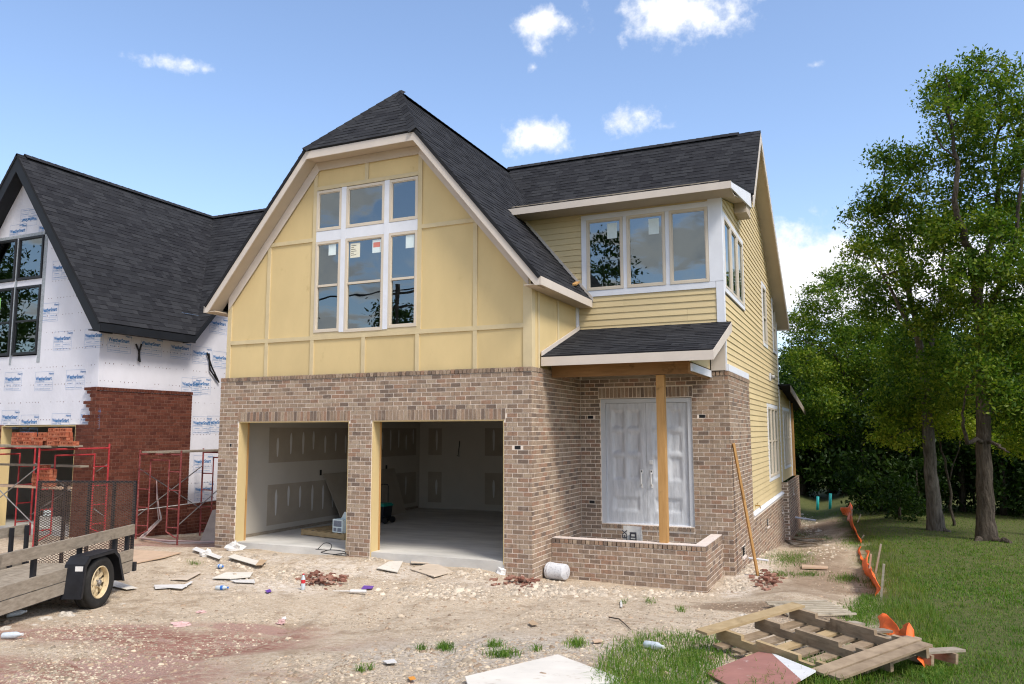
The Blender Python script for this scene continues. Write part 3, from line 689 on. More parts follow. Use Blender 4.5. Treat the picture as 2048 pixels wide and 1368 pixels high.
# ---- garage: slab, lining, jambs
mb = MB(); mb.box((.1, .02, -.05), (6.97, 8.0, .25)); mb.build('garage_floor', M_CONC, H)
mb = MB(); mb.quad((.24, .15, .25), (.24, 7.7, .25), (.24, 7.7, 2.9), (.24, .15, 2.9)); mb.quad((.24, 7.7, .25), (6.86, 7.7, .25), (6.86, 7.7, 2.9), (.24, 7.7, 2.9))
mb.quad((6.86, 7.7, .25), (6.86, .15, .25), (6.86, .15, 2.9), (6.86, 7.7, 2.9)); mb.quad((.24, .15, 2.9), (.24, 7.7, 2.9), (6.86, 7.7, 2.9), (6.86, .15, 2.9))
for (a, c) in ((.24, .53), (3.27, 3.8), (6.54, 6.86)): mb.quad((a, .19, .25), (a, .19, 2.9), (c, .19, 2.9), (c, .19, .25))
for (a, c) in ((.53, 3.27), (3.8, 6.54)): mb.quad((a, .19, 2.66), (a, .19, 2.9), (c, .19, 2.9), (c, .19, 2.66))
mb.build('garage_lining', M_DRYW, H)
def mud_panels(fr, u0, u1):
    # taped board joints: tan paper bands with pale screw-line strokes
    for (z0, z1) in ((1.78, 2.56), (.42, 1.30)):
        mb = MB(); fr.box(mb, u0, z0, u1, z1, 0, .003); pn = mb.build('drywall_panel', M_DRYG, H)
        q = u0 + .28
        while q < u1 - .15:
            st = MB(); hgt = random.uniform(.42, .62); zc = z0 + .12 + (z1 - z0 - hgt - .14) * random.random(); pts = [(q + .035 * math.cos(t) * (1 + .2 * math.sin(3 * t)), zc + hgt / 2 + hgt / 2 * math.sin(t)) for t in np.linspace(0, 2 * math.pi, 14)[:-1]]
            fr.prism(st, pts, .003, .006); st.build('joint_compound_stroke', M_MUD, pn); q += random.uniform(.36, .46)
LWg = Frame2D((.24, 0), (0, 1)); BWg = Frame2D((.24, 7.7), (1, 0))
mud_panels(LWg, 1.25, 7.5); mud_panels(BWg, .3, .75); mud_panels(BWg, 2.15, 6.2)
mb = MB(); LWg.box(mb, 3.05, 1.42, 3.12, 1.55, 0, .008); mb.build('outlet_box', M_BLACK, H)
mb = MB(); LWg.box(mb, 5.9, 1.42, 5.98, 1.55, 0, .008); mb.build('outlet_box', M_BLACK, H)
mb = MB(); BWg.box(mb, 4.4, 1.42, 4.47, 1.55, 0, .008); mb.build('outlet_box', M_BLACK, H)
mb = MB(); LWg.box(mb, .2, .25, 7.6, .31, 0, .03); mb.build('base_plate', M_GREYWOOD, H)
MB().tube([BWg.P(1.35, 2.2, .02), BWg.P(1.33, 1.9, .05), BWg.P(1.36, 1.75, .08), BWg.P(1.28, 1.78, .05)], .012, 6).build('hanging_cable', M_BLACK, H)
for (a, s) in ((.53, 1), (3.27, -1), (3.80, 1), (6.54, -1)):
    mb = MB(); mb.box((a, .012, .10 if s > 0 else .2), (a + s * .02, .24, 2.655)); mb.build('garage_jamb', M_YEL, H)
    mb = MB(); mb.box((a, .245, .25), (a + s * .03, .285, 2.655)); mb.build('jamb_stud', M_LUMBER, H)
for (a, c) in ((.53, 3.27), (3.80, 6.54)):
    mb = MB(); mb.box((a, .012, 2.652), (c, .24, 2.673)); mb.build('garage_head', M_YEL, H)

# ---- garage gable wall: panels, battens, corner boards
gable = [(.055, 3.585), (7.03, 3.585), (7.03, 5.3), (7.03, RZ(7.03) - .24), (4.83, 7.93), (2.24, 7.93), (.055, RZ(.055) - .24)]
gconv = ccw([(.055, 3.585), (7.03, 3.585), (7.03, RZ(7.03) - .24), (4.80, 7.93), (2.27, 7.93), (.055, RZ(.055) - .24)])
cols = [.055, 1.12, 2.28, 3.51, 4.72, 5.93, 7.03]
mb = MB()
for rect in ((.055, 3.585, 2.30, 7.95), (4.70, 3.585, 7.03, 7.95), (2.30, 3.585, 4.70, 4.47), (2.30, 7.36, 4.70, 7.95)):
    pc = clip_convex([(rect[0], rect[1]), (rect[2], rect[1]), (rect[2], rect[3]), (rect[0], rect[3])], gconv)
    if pc: GF.prism(mb, pc, -.14, -.022)
mb.build('gable_light_backing', M_GREYWOOD, H)  # hidden backing behind the panels, added to block light
cells = [(cols[i], 3.585, cols[i + 1], 4.325) for i in range(6)] + [(cols[i], 4.325, cols[i + 1], 6.34) for i in (0, 1, 4, 5)] + [(cols[i], 6.34, cols[i + 1], 8.0) for i in (0, 1, 4, 5)] + [(2.28, 7.36, 3.51, 8.0), (3.51, 7.36, 4.72, 8.0)]
for (a, b_, c, e) in cells:
    pc = clip_convex([(a + .003, b_ + .003), (c - .003, b_ + .003), (c - .003, e - .003), (a + .003, e - .003)], gconv)
    if pc and abs(area2(pc)) > .01: GF.prism(MB(), pc, -.02, random.uniform(-.001, .002)).build('panel', M_YEL, H) if False else (lambda q: q.build('panel', M_YEL, H))(GF.prism(MB(), pc, -.02, random.uniform(-.001, .002)))
def batten(fr, u0, z0, u1, z1, conv=None, mat=None, name='batten', d=.022):
    pc = [(u0, z0), (u1, z0), (u1, z1), (u0, z1)]; pc = clip_convex(pc, conv) if conv else pc
    if pc and abs(area2(pc)) > .001: fr.prism(MB(), pc, -.004, d).build(name, mat or M_YELTRIM, H)
for x in cols[1:6]: batten(GF, x - .042, 3.585, x + .042, 4.283, gconv)
for x in (1.12, 5.93): batten(GF, x - .042, 4.367, x + .042, 6.29, gconv)
batten(GF, .16, 4.284, 6.88, 4.366, gconv, d=.0235)
for x in (2.27, 4.745): batten(GF, x - .045, 4.367, x + .045, 7.93, gconv)
batten(GF, 1.1, 6.295, 2.225, 6.375, gconv, d=.0235); batten(GF, 4.79, 6.295, 6.1, 6.375, gconv, d=.0235)
batten(GF, 2.316, 4.3675, 4.699, 4.428, gconv, d=.018)
batten(GF, 3.47, 7.43, 3.555, 7.93, gconv); batten(GF, 2.316, 7.352, 4.699, 7.43, gconv, d=.0235)
batten(GF, .05, 3.585, .158, 5.35, gconv, d=.026, name='corner_board'); batten(GF, 6.882, 3.585, 7.05, 5.2, gconv, d=.026, name='corner_board')
GW = [(2.315, 2.93), (3.045, 3.945), (4.06, 4.70)]
stk = {(0, 0): [(2.62, 5.98, 2.80, 6.20, M_PAPER, None)], (1, 0): [(3.15, 5.88, 3.38, 6.17, M_PAPER2, M_DARKP), (3.67, 5.93, 3.87, 6.19, M_PAPER, M_PINKPRINT)], (2, 0): [(4.43, 5.95, 4.62, 6.2, M_PAPER, None)]}
for i, (a, c) in enumerate(GW):
    window(GF, H, a, 4.40 if i == 1 else 4.43, c, 6.275, rail=5.37, stickers=stk.get((i, 0), ()))
    window(GF, H, a, 6.495, c, 7.335)
for (a, c) in ((2.932, 3.043), (3.947, 4.058)): batten(GF, a, 4.41, c, 7.345, mat=M_WHITE, name='mullion_board', d=.03)
for (a, c) in ((2.318, 2.93), (3.045, 3.945), (4.06, 4.698)): batten(GF, a, 6.28, c, 6.49, mat=M_WHITE, name='mullion_board', d=.024)
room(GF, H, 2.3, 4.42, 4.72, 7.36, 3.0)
# right flank of the gable block over the brick
RF = Frame2D((7.03, 0), (0, 1))
for (a, c) in ((.09, 1.38), (1.38, 2.56)): RF.box(MB(), a, 3.585, c, 4.98, -.02, .0).build('panel', M_YEL, H) if False else (lambda q: q.build('panel', M_YEL, H))(RF.box(MB(), a, 3.585, c, 4.98, -.02, .001))
for (a, c) in ((.066, .21), (.36, .43), (1.34, 1.42)): RF.box(MB(), a, 3.585, c, 4.965, .0015, .022).build('batten', M_YELTRIM, H) if False else (lambda q: q.build('batten', M_YELTRIM, H))(RF.box(MB(), a, 3.585, c, 4.965, .0015, .022))
mb = MB(); RF.box(mb, 2.42, 4.55, 2.575, 4.965, .0015, .024); mb.build('corner_board', M_WHITE, H)
mb = MB(); mb.box((.0, .2, 3.5), (.06, 6.0, 5.0)); mb.build('side_wall', M_YEL, H)

# ---- gable roof
roof = Roof(); deck = MB()
Y0 = -.29; hy, hz = 1.20, 9.68; sx = (9.68 - 8.10) / SL
nrm = math.sqrt(1 + SL * SL)
ridge_end = 6.78
yv = lambda x: ridge_end - (SL * (x - XC)) / 1.1          # valley with the main roof
R_poly3 = [(7.35, Y0), (7.35, 2.56), (XC, ridge_end), (XC, hy), (XC + sx, Y0)]
def on_gable(x, y): return (x, y, RZ(x))
roof_slab(deck, [on_gable(*q) for q in R_poly3])
L_poly3 = [(-.28, Y0), (XC - sx, Y0), (XC, hy), (XC, ridge_end + 2), (-.28, ridge_end + 2)]
roof_slab(deck, [on_gable(*q) for q in L_poly3])
roof_slab(deck, [(XC - sx, Y0, 8.10), (XC + sx, Y0, 8.10), (XC, hy, 9.68)])
# main ridge east-west, shed over the front bay, porch, rear roof
MZ = lambda y: 9.75 - 1.1 * (ridge_end - y) if y < ridge_end else 9.75 - .66 * (y - ridge_end)
XE = 10.31
main_f = [(XC - .03, ridge_end), (XC - .03, 6.74), (5.22, 4.85), (XE, 4.85), (XE, ridge_end)]
roof_slab(deck, [(x, y, MZ(y)) for x, y in main_f])
roof_slab(deck, [(0.0, ridge_end, 9.75), (XE, ridge_end, 9.75), (XE, 12.75, MZ(12.75)), (0.0, 12.75, MZ(12.75))])
SH = lambda y: 7.08 + (y - 2.0) * .205
roof_slab(deck, [(5.55, 2.0, SH(2)), (10.25, 2.0, SH(2)), (10.25, 5.0, SH(5)), (5.2, 5.0, SH(5))], .03)
PR = lambda y: 3.80 + (y - .48) * .345
roof_slab(deck, [(7.06, .48, PR(.48)), (10.08, .48, PR(.48)), (10.08, 2.56, PR(2.56)), (7.06, 2.56, PR(2.56))], .03)
rear = lambda y: 3.86 - (y - 12.4) * .10
roof_slab(deck, [(6, 12.3, rear(12.3)), (10.3, 12.3, rear(12.3)), (10.3, 18.4, rear(18.4)), (6, 18.4, rear(18.4))], .04)
dk = deck.build('roof', M_DECK, H)
def slope_from(pts, o, u, s):
    o, u, s = Vector(o), Vector(u).normalized(), Vector(s).normalized()
    roof.slope(o, u, s, [((Vector(p) - o).dot(u), (Vector(p) - o).dot(s)) for p in pts])
slope_from([on_gable(*q) for q in R_poly3], (7.35, Y0, RZ(7.35)), (0, 1, 0), (-1, 0, SL))
slope_from([on_gable(*q) for q in [(-.28, Y0), (XC - sx, Y0), (XC, hy), (XC, 4.0), (-.28, 4.0)]], (-.28, Y0, RZ(-.28)), (0, -1, 0), (1, 0, SL))
slope_from([(XC - sx, Y0, 8.10), (XC + sx, Y0, 8.10), (XC, hy, 9.68)], (XC - sx, Y0, 8.10), (1, 0, 0), (0, hy - Y0, 1.58))
slope_from([(x, y, MZ(y)) for x, y in main_f], (XC, 4.85, MZ(4.85)), (1, 0, 0), (0, 1, 1.1))
slope_from([(5.55, 2.0, SH(2)), (10.25, 2.0, SH(2)), (10.25, 5.0, SH(5)), (5.2, 5.0, SH(5))], (5.5, 2.0, SH(2)), (1, 0, 0), (0, 1, .205))
slope_from([(7.06, .48, PR(.48)), (10.08, .48, PR(.48)), (10.08, 2.56, PR(2.56)), (7.06, 2.56, PR(2.56))], (7.06, .48, PR(.48)), (1, 0, 0), (0, 1, .345))
roof.finish(dk)
cap_strip(dk, (XC, hy, 9.70), (XC, ridge_end, 9.70), M_SHING); cap_strip(dk, (XC + sx, Y0, 8.12), (XC, hy, 9.70), M_SHING); cap_strip(dk, (XC - sx, Y0, 8.12), (XC, hy, 9.70), M_SHING)
cap_strip(dk, (XC, ridge_end, 9.77), (9.75, ridge_end, 9.77), M_SHING)
# ---- fascias, soffits, friezes
FF = Frame2D((0, -.27), (1, 0))
def offs(w):                                              # outline of the gable roof moved inward by w
    dz = w * nrm; zt = 8.075 - w; dx = (9.655 - dz - zt) / SL; zb = 4.955; db = (9.655 - dz - zb) / SL
    return zt, dx, zb, db
zt0, dx0, _, _ = offs(0); zt1, dx1, zb1, db1 = offs(.155)
for s in (-1, 1):
    pts = [(XC + s * dx0, zt0), (XC + s * 3.80, 9.655 - SL * 3.80), (XC + s * 3.80, zb1), (XC + s * db1, zb1), (XC + s * dx1, zt1)]
    FF.prism(MB(), pts, -.024, .002).build('rake_fascia', M_TAN, H)
FF.prism(MB(), [(XC - dx0, zt0), (XC - dx1, zt1), (XC + dx1, zt1), (XC + dx0, zt0)], -.024, .002).build('rake_fascia', M_TAN, H)
zs, dxs, _, _ = offs(.135)
mb = MB()
for s in (-1, 1):
    xa, za, xb, zb = XC + s * dxs, zs, XC + s * 3.75, 9.655 - .135 * nrm - SL * 3.75
    mb.poly([(xa, -.246, za), (xb, -.246, zb), (xb, .10, zb), (xa, .10, za)], (0, 0, .02))
mb.poly([(XC - dxs, -.246, zs), (XC + dxs, -.246, zs), (XC + dxs, .10, zs), (XC - dxs, .10, zs)], (0, 0, .02)); mb.build('rake_soffit', M_SOFFIT, H)
za, xa, _, _ = offs(.14); zb_, xb_, zlow, xlow = offs(.31)
for s in (-1, 1):
    lo = (9.655 - .31 * nrm - 4.93) / SL
    GF.prism(MB(), [(XC + s * xa, za), (XC + s * 3.46, 9.655 - .14 * nrm - SL * 3.46), (XC + s * 3.46, 9.655 - .31 * nrm - SL * 3.46), (XC + s * xb_, zb_)], .0275, .042).build('frieze_board', M_TAN, H)
GF.prism(MB(), [(XC - xa, za), (XC - xb_, zb_), (XC + xb_, zb_), (XC + xa, za)], .0275, .042).build('frieze_board', M_SOFFIT, H)
mb = MB(); mb.box((7.337, -.266, 4.957), (7.362, 2.50, 5.105)); mb.build('eave_fascia', M_TAN, H)
mb = MB(); mb.box((7.032, -.245, 4.966), (7.336, 2.55, 4.985)); mb.build('eave_soffit', M_SOFFIT, H)
mb = MB(); mb.box((-.30, -.266, 4.957), (-.275, 4.0, 5.105)); mb.build('eave_fascia', M_TAN, H); mb = MB(); mb.box((-.274, -.245, 4.966), (.0, 4.0, 4.985)); mb.build('eave_soffit', M_SOFFIT, H)
# shed over the bay
mb = MB(); mb.box((5.6, 1.975, 6.925), (10.245, 2.0, 7.062)); mb.build('eave_fascia', M_TAN, H)
mb = MB(); mb.box((5.8, 2.002, 6.935), (10.22, 2.60, 6.955)); mb.build('eave_soffit', M_SOFFIT, H)
EF = Frame2D((10.24, 0), (0, 1))
EF.prism(MB(), [(1.977, 6.925), (1.977, SH(1.977) - .02), (4.97, SH(4.97) - .02), (4.97, 7.33)], -.022, .008).build('rake_fascia', M_WHITE, H)
mb = MB(); mb.poly([(9.93, 2.6, 6.957), (10.216, 2.6, 6.957), (10.216, 4.95, 7.42), (9.93, 4.95, 7.42)], (0, 0, .02)); mb.build('rake_soffit', M_SOFFIT, H)
mb = MB(); mb.box((9.962, 4.30, 7.08), (10.214, 4.93, 7.40)); mb.build('soffit_box', M_SOFFIT, H)
# main gable end: rake boards, soffits
ME = Frame2D((XE, 0), (0, 1))
f_ = lambda y, w: MZ(y) - w
ME.prism(MB(), [(4.85, f_(4.85, .06)), (ridge_end, 9.69), (ridge_end, 9.44), (4.85, f_(4.85, .31))], -.022, .004).build('rake_fascia', M_TAN, H)
ME.prism(MB(), [(ridge_end, 9.69), (12.77, f_(12.77, .06)), (12.77, f_(12.77, .28)), (ridge_end, 9.44)], -.022, .004).build('rake_fascia', M_TAN, H)
for (a, c) in ((4.9, ridge_end), (ridge_end, 12.74)):
    mb = MB(); mb.poly([(9.92, a, f_(a, .24)), (XE - .024, a, f_(a, .24)), (XE - .024, c, f_(c, .24)), (9.92, c, f_(c, .24))], (0, 0, .02)); mb.build('rake_soffit', M_SOFFIT, H)
mb = MB(); mb.box((9.0, 12.75, f_(12.75, .27)), (XE, 12.775, f_(12.75, .05))); mb.build('eave_fascia', M_TAN, H)

# ---- bay wall: siding, window group, trim
WG = [(7.235, 8.005), (8.085, 8.865), (8.95, 9.70)]
f_hole = [(7.125, 5.19, 9.99, 6.90)]
f_out = [(7.05, 4.46), (9.82, 4.46), (9.82, 6.95), (5.55, 6.95), (5.6, 6.9), (7.05, 5.13)]
bw = MB(); WF.box(bw, 5.5, 6.90, 9.93, 7.3, -.14, -.013); WF.box(bw, 5.5, 4.0, 7.2, 6.90, -.14, -.013); WF.box(bw, 7.2, 3.6, 9.93, 5.2, -.14, -.013); bayw = bw.build('bay_wall', M_GREYWOOD, H)
conv_f = [(5.6, 4.46), (9.82, 4.46), (9.82, 6.94), (5.6, 6.94)]
siding(WF, H, conv_f, [(7.125, 5.19, 9.83, 6.895)], wall=bayw, zref=4.46)
for (i, (a, c)) in enumerate(WG):
    window(WF, H, a, 5.315, c, 6.79, d=.04, stickers=[(c - .33, 6.36, c - .12, 6.68, M_PAPER, None)] if i < 2 else ())
for (a, b_, c, e) in ((7.125, 5.19, 9.815, 5.312), (7.125, 6.793, 9.74, 6.895), (7.125, 5.315, 7.232, 6.79), (8.008, 5.315, 8.082, 6.79), (8.868, 5.315, 8.947, 6.79)): batten(WF, a, b_, c, e, mat=M_WHITE, name='window_trim', d=.03)
batten(WF, 9.705, 5.315, 9.965, 6.94, mat=M_WHITE, name='corner_board', d=.032); batten(WF, 9.822, 4.48, 9.965, 5.312, mat=M_WHITE, name='corner_board', d=.028)
batten(WF, 7.10, 4.46, 9.98, 4.495, mat=M_TAN, name='flashing', d=.035)
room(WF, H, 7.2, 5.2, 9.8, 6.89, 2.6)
# ---- long side wall: siding, windows, trim
s_out = [(2.6, 3.6), (12.5, 3.6), (12.5, 6.05), (ridge_end, 9.50), (5.0, 7.55), (2.6, 6.95)]
wA = (2.70, 5.13, 5.42, 6.72); wB = (8.88, 4.70, 9.84, 6.42); wC = (11.35, 4.75, 12.2, 6.36); wD = (9.15, 1.15, 11.72, 3.19)
sb = MB()
for (a, b_, c, e) in ((2.6, 3.58, 12.5, 4.70), (2.6, 4.70, 8.88, 5.13), (5.42, 5.13, 8.88, 6.72), (9.84, 4.70, 11.35, 6.42), (12.2, 4.7, 12.5, 6.1), (5.4, .63, 9.15, 3.58), (11.72, .63, 12.5, 3.58), (9.15, .63, 11.72, 1.15), (9.15, 3.19, 11.72, 3.58), (2.6, 6.72, 8.88, 7.0), (8.88, 6.42, 12.2, 6.5)): SF.box(sb, a, b_, c, e, -.12, -.013)
SF.prism(sb, [(2.6, 7.0), (9.5, 7.0), (ridge_end, 9.45), (5.0, 7.6)], -.12, -.013)
sidew = sb.build('side_wall', M_GREYWOOD, H)
low_out = [(5.41, .70), (12.5, .70), (12.5, 3.6), (5.41, 3.6)]
z_line = 4.46 - .125 * 30
siding(SF, H, [(2.66, 3.585), (4.9, 3.585), (4.9, 7.40), (2.66, 6.95)], [wA, (2.6, 3.5, 5.40, 3.72)], wall=sidew, zref=z_line)
siding(SF, H, [(4.9, 3.585), (12.45, 3.585), (12.45, 5.98), (ridge_end, 9.46), (4.9, 7.45)], [wA, wB, wC, (2.6, 3.5, 5.40, 3.72)], wall=sidew, zref=z_line)
MB().box((.06, 12.42, -.8), (9.9, 12.5, 6.0)).build('rear_wall', M_SIDING, H)  # unseen rear wall, added to close the house against light
MB().box((0.0, 5.0, -.5), (.06, 12.4, 6.2)).build('side_wall', M_SIDING, H)  # unseen left wall, added with the rear one to block light
MB().box((7.2, 2.76, -.3), (9.88, 2.82, 3.62)).build('door_light_backing', M_ROOM, H)  # hidden dark backing, added to stop light showing round the front door
siding(SF, H, [(5.41, .69), (12.45, .69), (12.45, 3.585), (5.41, 3.585)], [wD], wall=sidew, zref=z_line)
def trim_group(fr, w, n, rail=None, tw=.09, mats=None):
    a, b_, c, e = w; batten(fr, a, b_, c, b_ + tw, mat=M_WHITE, name='window_trim', d=.03); batten(fr, a, e - tw, c, e, mat=M_WHITE, name='window_trim', d=.03)
    batten(fr, a, b_ + tw, a + tw, e - tw, mat=M_WHITE, name='window_trim', d=.03); batten(fr, c - tw, b_ + tw, c, e - tw, mat=M_WHITE, name='window_trim', d=.03)
    wd = (c - a - 2 * tw - (n - 1) * .07) / n
    for i in range(n):
        u = a + tw + i * (wd + .07); window(fr, H, u, b_ + tw + .002, u + wd, e - tw - .002, rail=rail, d=.035)
        if i < n - 1: batten(fr, u + wd + .001, b_ + tw, u + wd + .069, e - tw, mat=M_FRAME, name='window_trim', d=.036)
trim_group(SF, wA, 3); trim_group(SF, wB, 1, 5.5); trim_group(SF, wC, 1, 5.5); trim_group(SF, wD, 3, 2.2)
room(SF, H, 2.75, 5.18, 5.4, 6.66, 1.8); room(SF, H, 8.9, 4.72, 9.8, 6.4, 2.4); room(SF, H, 11.37, 4.77, 12.18, 6.34, 2.4); room(SF, H, 9.17, 1.17, 11.7, 3.17, 3)
batten(SF, 2.565, 4.5, 2.66, 6.95, mat=M_WHITE, name='corner_board', d=.03); batten(SF, 2.565, 3.6, 2.64, 4.46, mat=M_WHITE, name='corner_board', d=.03)
batten(SF, 12.45, .95, 12.54, 6.05, mat=M_WHITE, name='corner_board', d=.03)
batten(SF, 2.575, 3.592, 5.38, 3.72, mat=M_WHITE, name='water_table', d=.065)
mb = MB(); mb.poly([(9.95, 5.41, .635), (10.03, 5.41, .635), (10.03, 5.41, .655), (9.95, 5.41, .70)], (0, 6.85, 0)); mb.build('water_table', M_WHITE, H)
mb = MB(); SF.box(mb, 10.0, 3.84, 10.2, 4.05, .02, .05); lt = mb.build('light_block', M_WHITE, H); MB().lathe([(.05, 0), (.07, .05), (.04, .11)], 10, Matrix.Translation((9.99, 10.1, 3.93)) @ Matrix.Rotation(R(80), 4, 'Y')).build('lamp', M_STEEL, lt)
mb = MB(); mb.tube([(9.95, 6.1, .80), (10.05, 6.1, .80), (10.06, 6.1, .74)], .016, 8); mb.tube([(10.0, 6.07, .84), (10.0, 6.13, .84)], .012, 6); mb.build('hose_tap', plain('brass', (.42, .25, .06), .4, .1, 9, metallic=.7), H)
# ---- rear wing seen along the side
RS = Frame2D((9.97, 0), (0, 1)); rb = MB(); RS.box(rb, 12.55, .95, 15.8, 3.75, -.12, -.013); rearw = rb.build('rear_wall', M_GREYWOOD, H)
siding(RS, H, [(12.56, .97), (15.75, .97), (15.75, 3.72), (12.56, 3.72)], [(13.1, 1.3, 15.3, 3.2)], wall=rearw, zref=z_line)
trim_group(RS, (13.1, 1.3, 15.3, 3.2), 3, 2.25); room(RS, H, 13.15, 1.35, 15.25, 3.15, 2)
batten(RS, 15.7, .97, 15.85, 3.7, mat=M_WHITE, name='corner_board', d=.03)
mb = MB(); mb.poly([(10.30, 12.4, rear(12.4) - .04), (10.30, 18.45, rear(18.45) - .04), (10.30, 18.45, rear(18.45) - .24), (10.30, 12.4, rear(12.4) - .24)], (.024, 0, 0)); mb.build('rake_fascia', M_GREYWOOD, H)
mb = MB(); mb.box((9.8, 15.9, 3.05), (10.0, 16.15, 3.45)); mb.build('porch_beam', M_GREYWOOD, H); mb = MB(); mb.box((9.95, 16.2, .95), (10.05, 16.3, 3.42)); mb.build('porch_post', M_LUMBER, H)

# ---- porch: fascia, beam, post, ceiling trim, double door under plastic film
mb = MB(); mb.box((7.06, .455, 3.625), (10.085, .48, 3.785)); mb.build('eave_fascia', M_TAN, H)
PE = Frame2D((10.08, 0), (0, 1)); PE.prism(MB(), [(.457, 3.625), (.457, PR(.457) - .01), (2.55, PR(2.55) - .01), (2.55, PR(2.55) - .19)], -.022, .008).build('rake_fascia', M_TAN, H)
mb = MB(); mb.box((7.09, .90, 3.45), (9.62, 1.04, 3.68)); mb.build('porch_beam', M_BEAM, H)
mb = MB(); mb.box((9.62, .70, 3.44), (9.66, 2.5, 3.62)); mb.build('porch_beam', M_BEAM, H)
mb = MB(); mb.box((9.663, .70, 3.47), (9.695, 2.50, 3.60)); mb.build('porch_trim', M_WHITE, H)
mb = MB(); mb.poly([(9.64, .72, 3.63), (9.64, 2.5, 3.63), (9.64, 2.5, 4.3), (9.64, .72, 3.72)], (.03, 0, 0)); mb.build('porch_gable', M_SIDING, H)
mb = MB(); mb.box((9.69, 2.50, 3.60), (9.955, 2.535, 4.30)); mb.build('corner_board', M_TAN, H)
mb = MB(); mb.quad((7.1, .5, 3.69), (7.1, 2.5, 3.69), (9.62, 2.5, 3.69), (9.62, .5, 3.69)); mb.build('porch_ceiling', M_GREYWOOD, H)
mb = MB(); mb.poly([(7.075, .47, PR(.47) + .01), (7.075, 2.56, PR(2.56) + .01), (7.075, 2.56, PR(2.56) + .09), (7.075, .47, PR(.47) + .09)], (-.018, 0, 0)); mb.build('flashing', M_TAN, H)
mb = MB(); mb.poly([(on_gable(7.36, 0)[0], 2.545, RZ(7.36) + .005), (5.6, 2.545, RZ(5.6) + .005), (5.6, 2.545, RZ(5.6) + .09), (7.36, 2.545, RZ(7.36) + .09)], (0, .02, 0)); mb.build('flashing', M_TAN, H)
mb = MB(); mb.box((9.0, .98, .215), (9.14, 1.12, 3.44)); mb.build('porch_post', M_LUMBER, H)
M_FILM = plain('plastic_film', (.54, .56, .59), .35, .05, 3, spec=.5)
def film_sheet():
    m, n, b = base_mat('door_film', .32, .45); v = coords(n, 'pos', (9, 9, 1.6)); t = noise_n(n, v, 1.6, 5, .6)
    link(n, ramp(n, t, [(.3, (.46, .48, .51)), (.7, (.62, .635, .66))]), b.inputs['Base Color']); bump(n, b, t, .45, .03); return m
M_FILM2 = film_sheet()
DR = Frame2D((7.07, 2.60), (1, 0))
mb = MB()
for (a, b_, c, e) in ((.42, .68, .51, 3.10), (2.14, .68, 2.23, 3.10), (.51, 3.02, 2.14, 3.10)): DR.box(mb, a, b_, c, e, -.12, .04)
MB().box((7.1, 2.535, 3.49), (9.7, 2.6, 3.72)).build('wall_plate', M_GREYWOOD, H)
door = mb.build('front_door', M_FILM, H)
for (a, c) in ((.512, 1.318), (1.322, 2.138)):
    g = 13; k = 39; vs = []; fs = []
    pan = [(a + .12, 1.52, a + .37, 1.98), (a + .43, 1.52, a + .69, 1.98), (a + .12, 2.04, a + .37, 2.46), (a + .43, 2.04, a + .69, 2.46), (a + .12, 2.52, a + .37, 2.88), (a + .43, 2.52, a + .69, 2.88), (a + .14, .92, a + .66, 1.2)]
    us = np.linspace(a, c, 34); zs_ = np.linspace(.70, 3.015, 90)
    for z in zs_:
        for u in us:
            d = 0.0
            for (p0, q0, p1, q1) in pan:
                e = min(u - p0, p1 - u, z - q0, q1 - z)
                if e > 0: d = -min(.03, e * .6)
            d += .006 * mnoise.noise(Vector((u * 22, 1.7, z * 3.2))) + .003 * mnoise.noise(Vector((u * 60, 4.1, z * 7)))
            vs.append(DR.P(u, z, .0 + d))
    nu = len(us)
    for j in range(len(zs_) - 1):
        for i in range(nu - 1): fs.append((j * nu + i, j * nu + i + 1, (j + 1) * nu + i + 1, (j + 1) * nu + i))
    leaf = MB().add(vs, fs).build('door_leaf', M_FILM2, door, True)
    hx = c - .10 if a < 1 else a + .09
    mb = MB(); DR.box(mb, hx - .028, 1.52 + .13, hx + .028, 1.60 + .13, .004, .02); mb.tube([DR.P(hx, 1.66, .02), DR.P(hx, 1.64, .06), DR.P(hx, 1.46, .06), DR.P(hx, 1.43, .015)], .013, 8); DR.box(mb, hx - .02, 1.38, hx + .02, 1.45, .003, .016)
    if a > 1: DR.box(mb, hx - .03, 1.83, hx + .03, 1.91, .003, .03)
    mb.build('handle', M_PLASTIC_W, door)
    mb = MB(); DR.box(mb, hx - .01, 1.685, hx + .012, 1.71, .021, .025); mb.build('keyhole', M_BLACK, door)
mb = MB(); DR.box(mb, .5, .672, 2.15, .70, -.05, .045); mb.build('door_sill', M_WHITE, door)

# ================================================================== THE NEIGHBOURING HOUSE
NH = thing('wrapped_house', 'house still in white printed wrap with part-laid red brick and dark roof', 'house', (-6.7, .1, 0))
NX, NS = -6.75, 1.33
NZ = lambda x: 9.40 - NS * abs(x - NX); NM = lambda y: 9.40 - 1.2 * abs(6.2 - y)
NW = Wall(); NF = Frame2D((0, .10), (1, 0)); NSd = Frame2D((-3.85, 0), (0, 1))
tooth = lambda u, z: z < 2.63 or u > .44 or (u > .26 and int((3.5 - z) / COURSE) % 4 < 2)
brick_wall(NW, (-4.40, .02), (1, 0), .63, -.35, 3.5, mortar_holes=[(-.1, 2.64, .44, 3.6)], clipf=tooth)
NW0 = Wall(); brick_wall(NW0, (-7.62, .02), (1, 0), .55, -.35, 2.64)
NW2 = Wall()
brick_wall(NW2, (-3.77, .02), (0, 1), 2.82, -.6, 3.42); soldier(NW2, (-3.77, .02), (0, 1), 0, 2.82, 3.42, .085, .02)
brick_wall(NW2, (-3.77, 2.84), (0, 1), 5.5, -.8, .55, off=.06)
soldier(NW2, (-3.77, 2.84), (0, 1), 0, 5.5, .55, .08, .02)
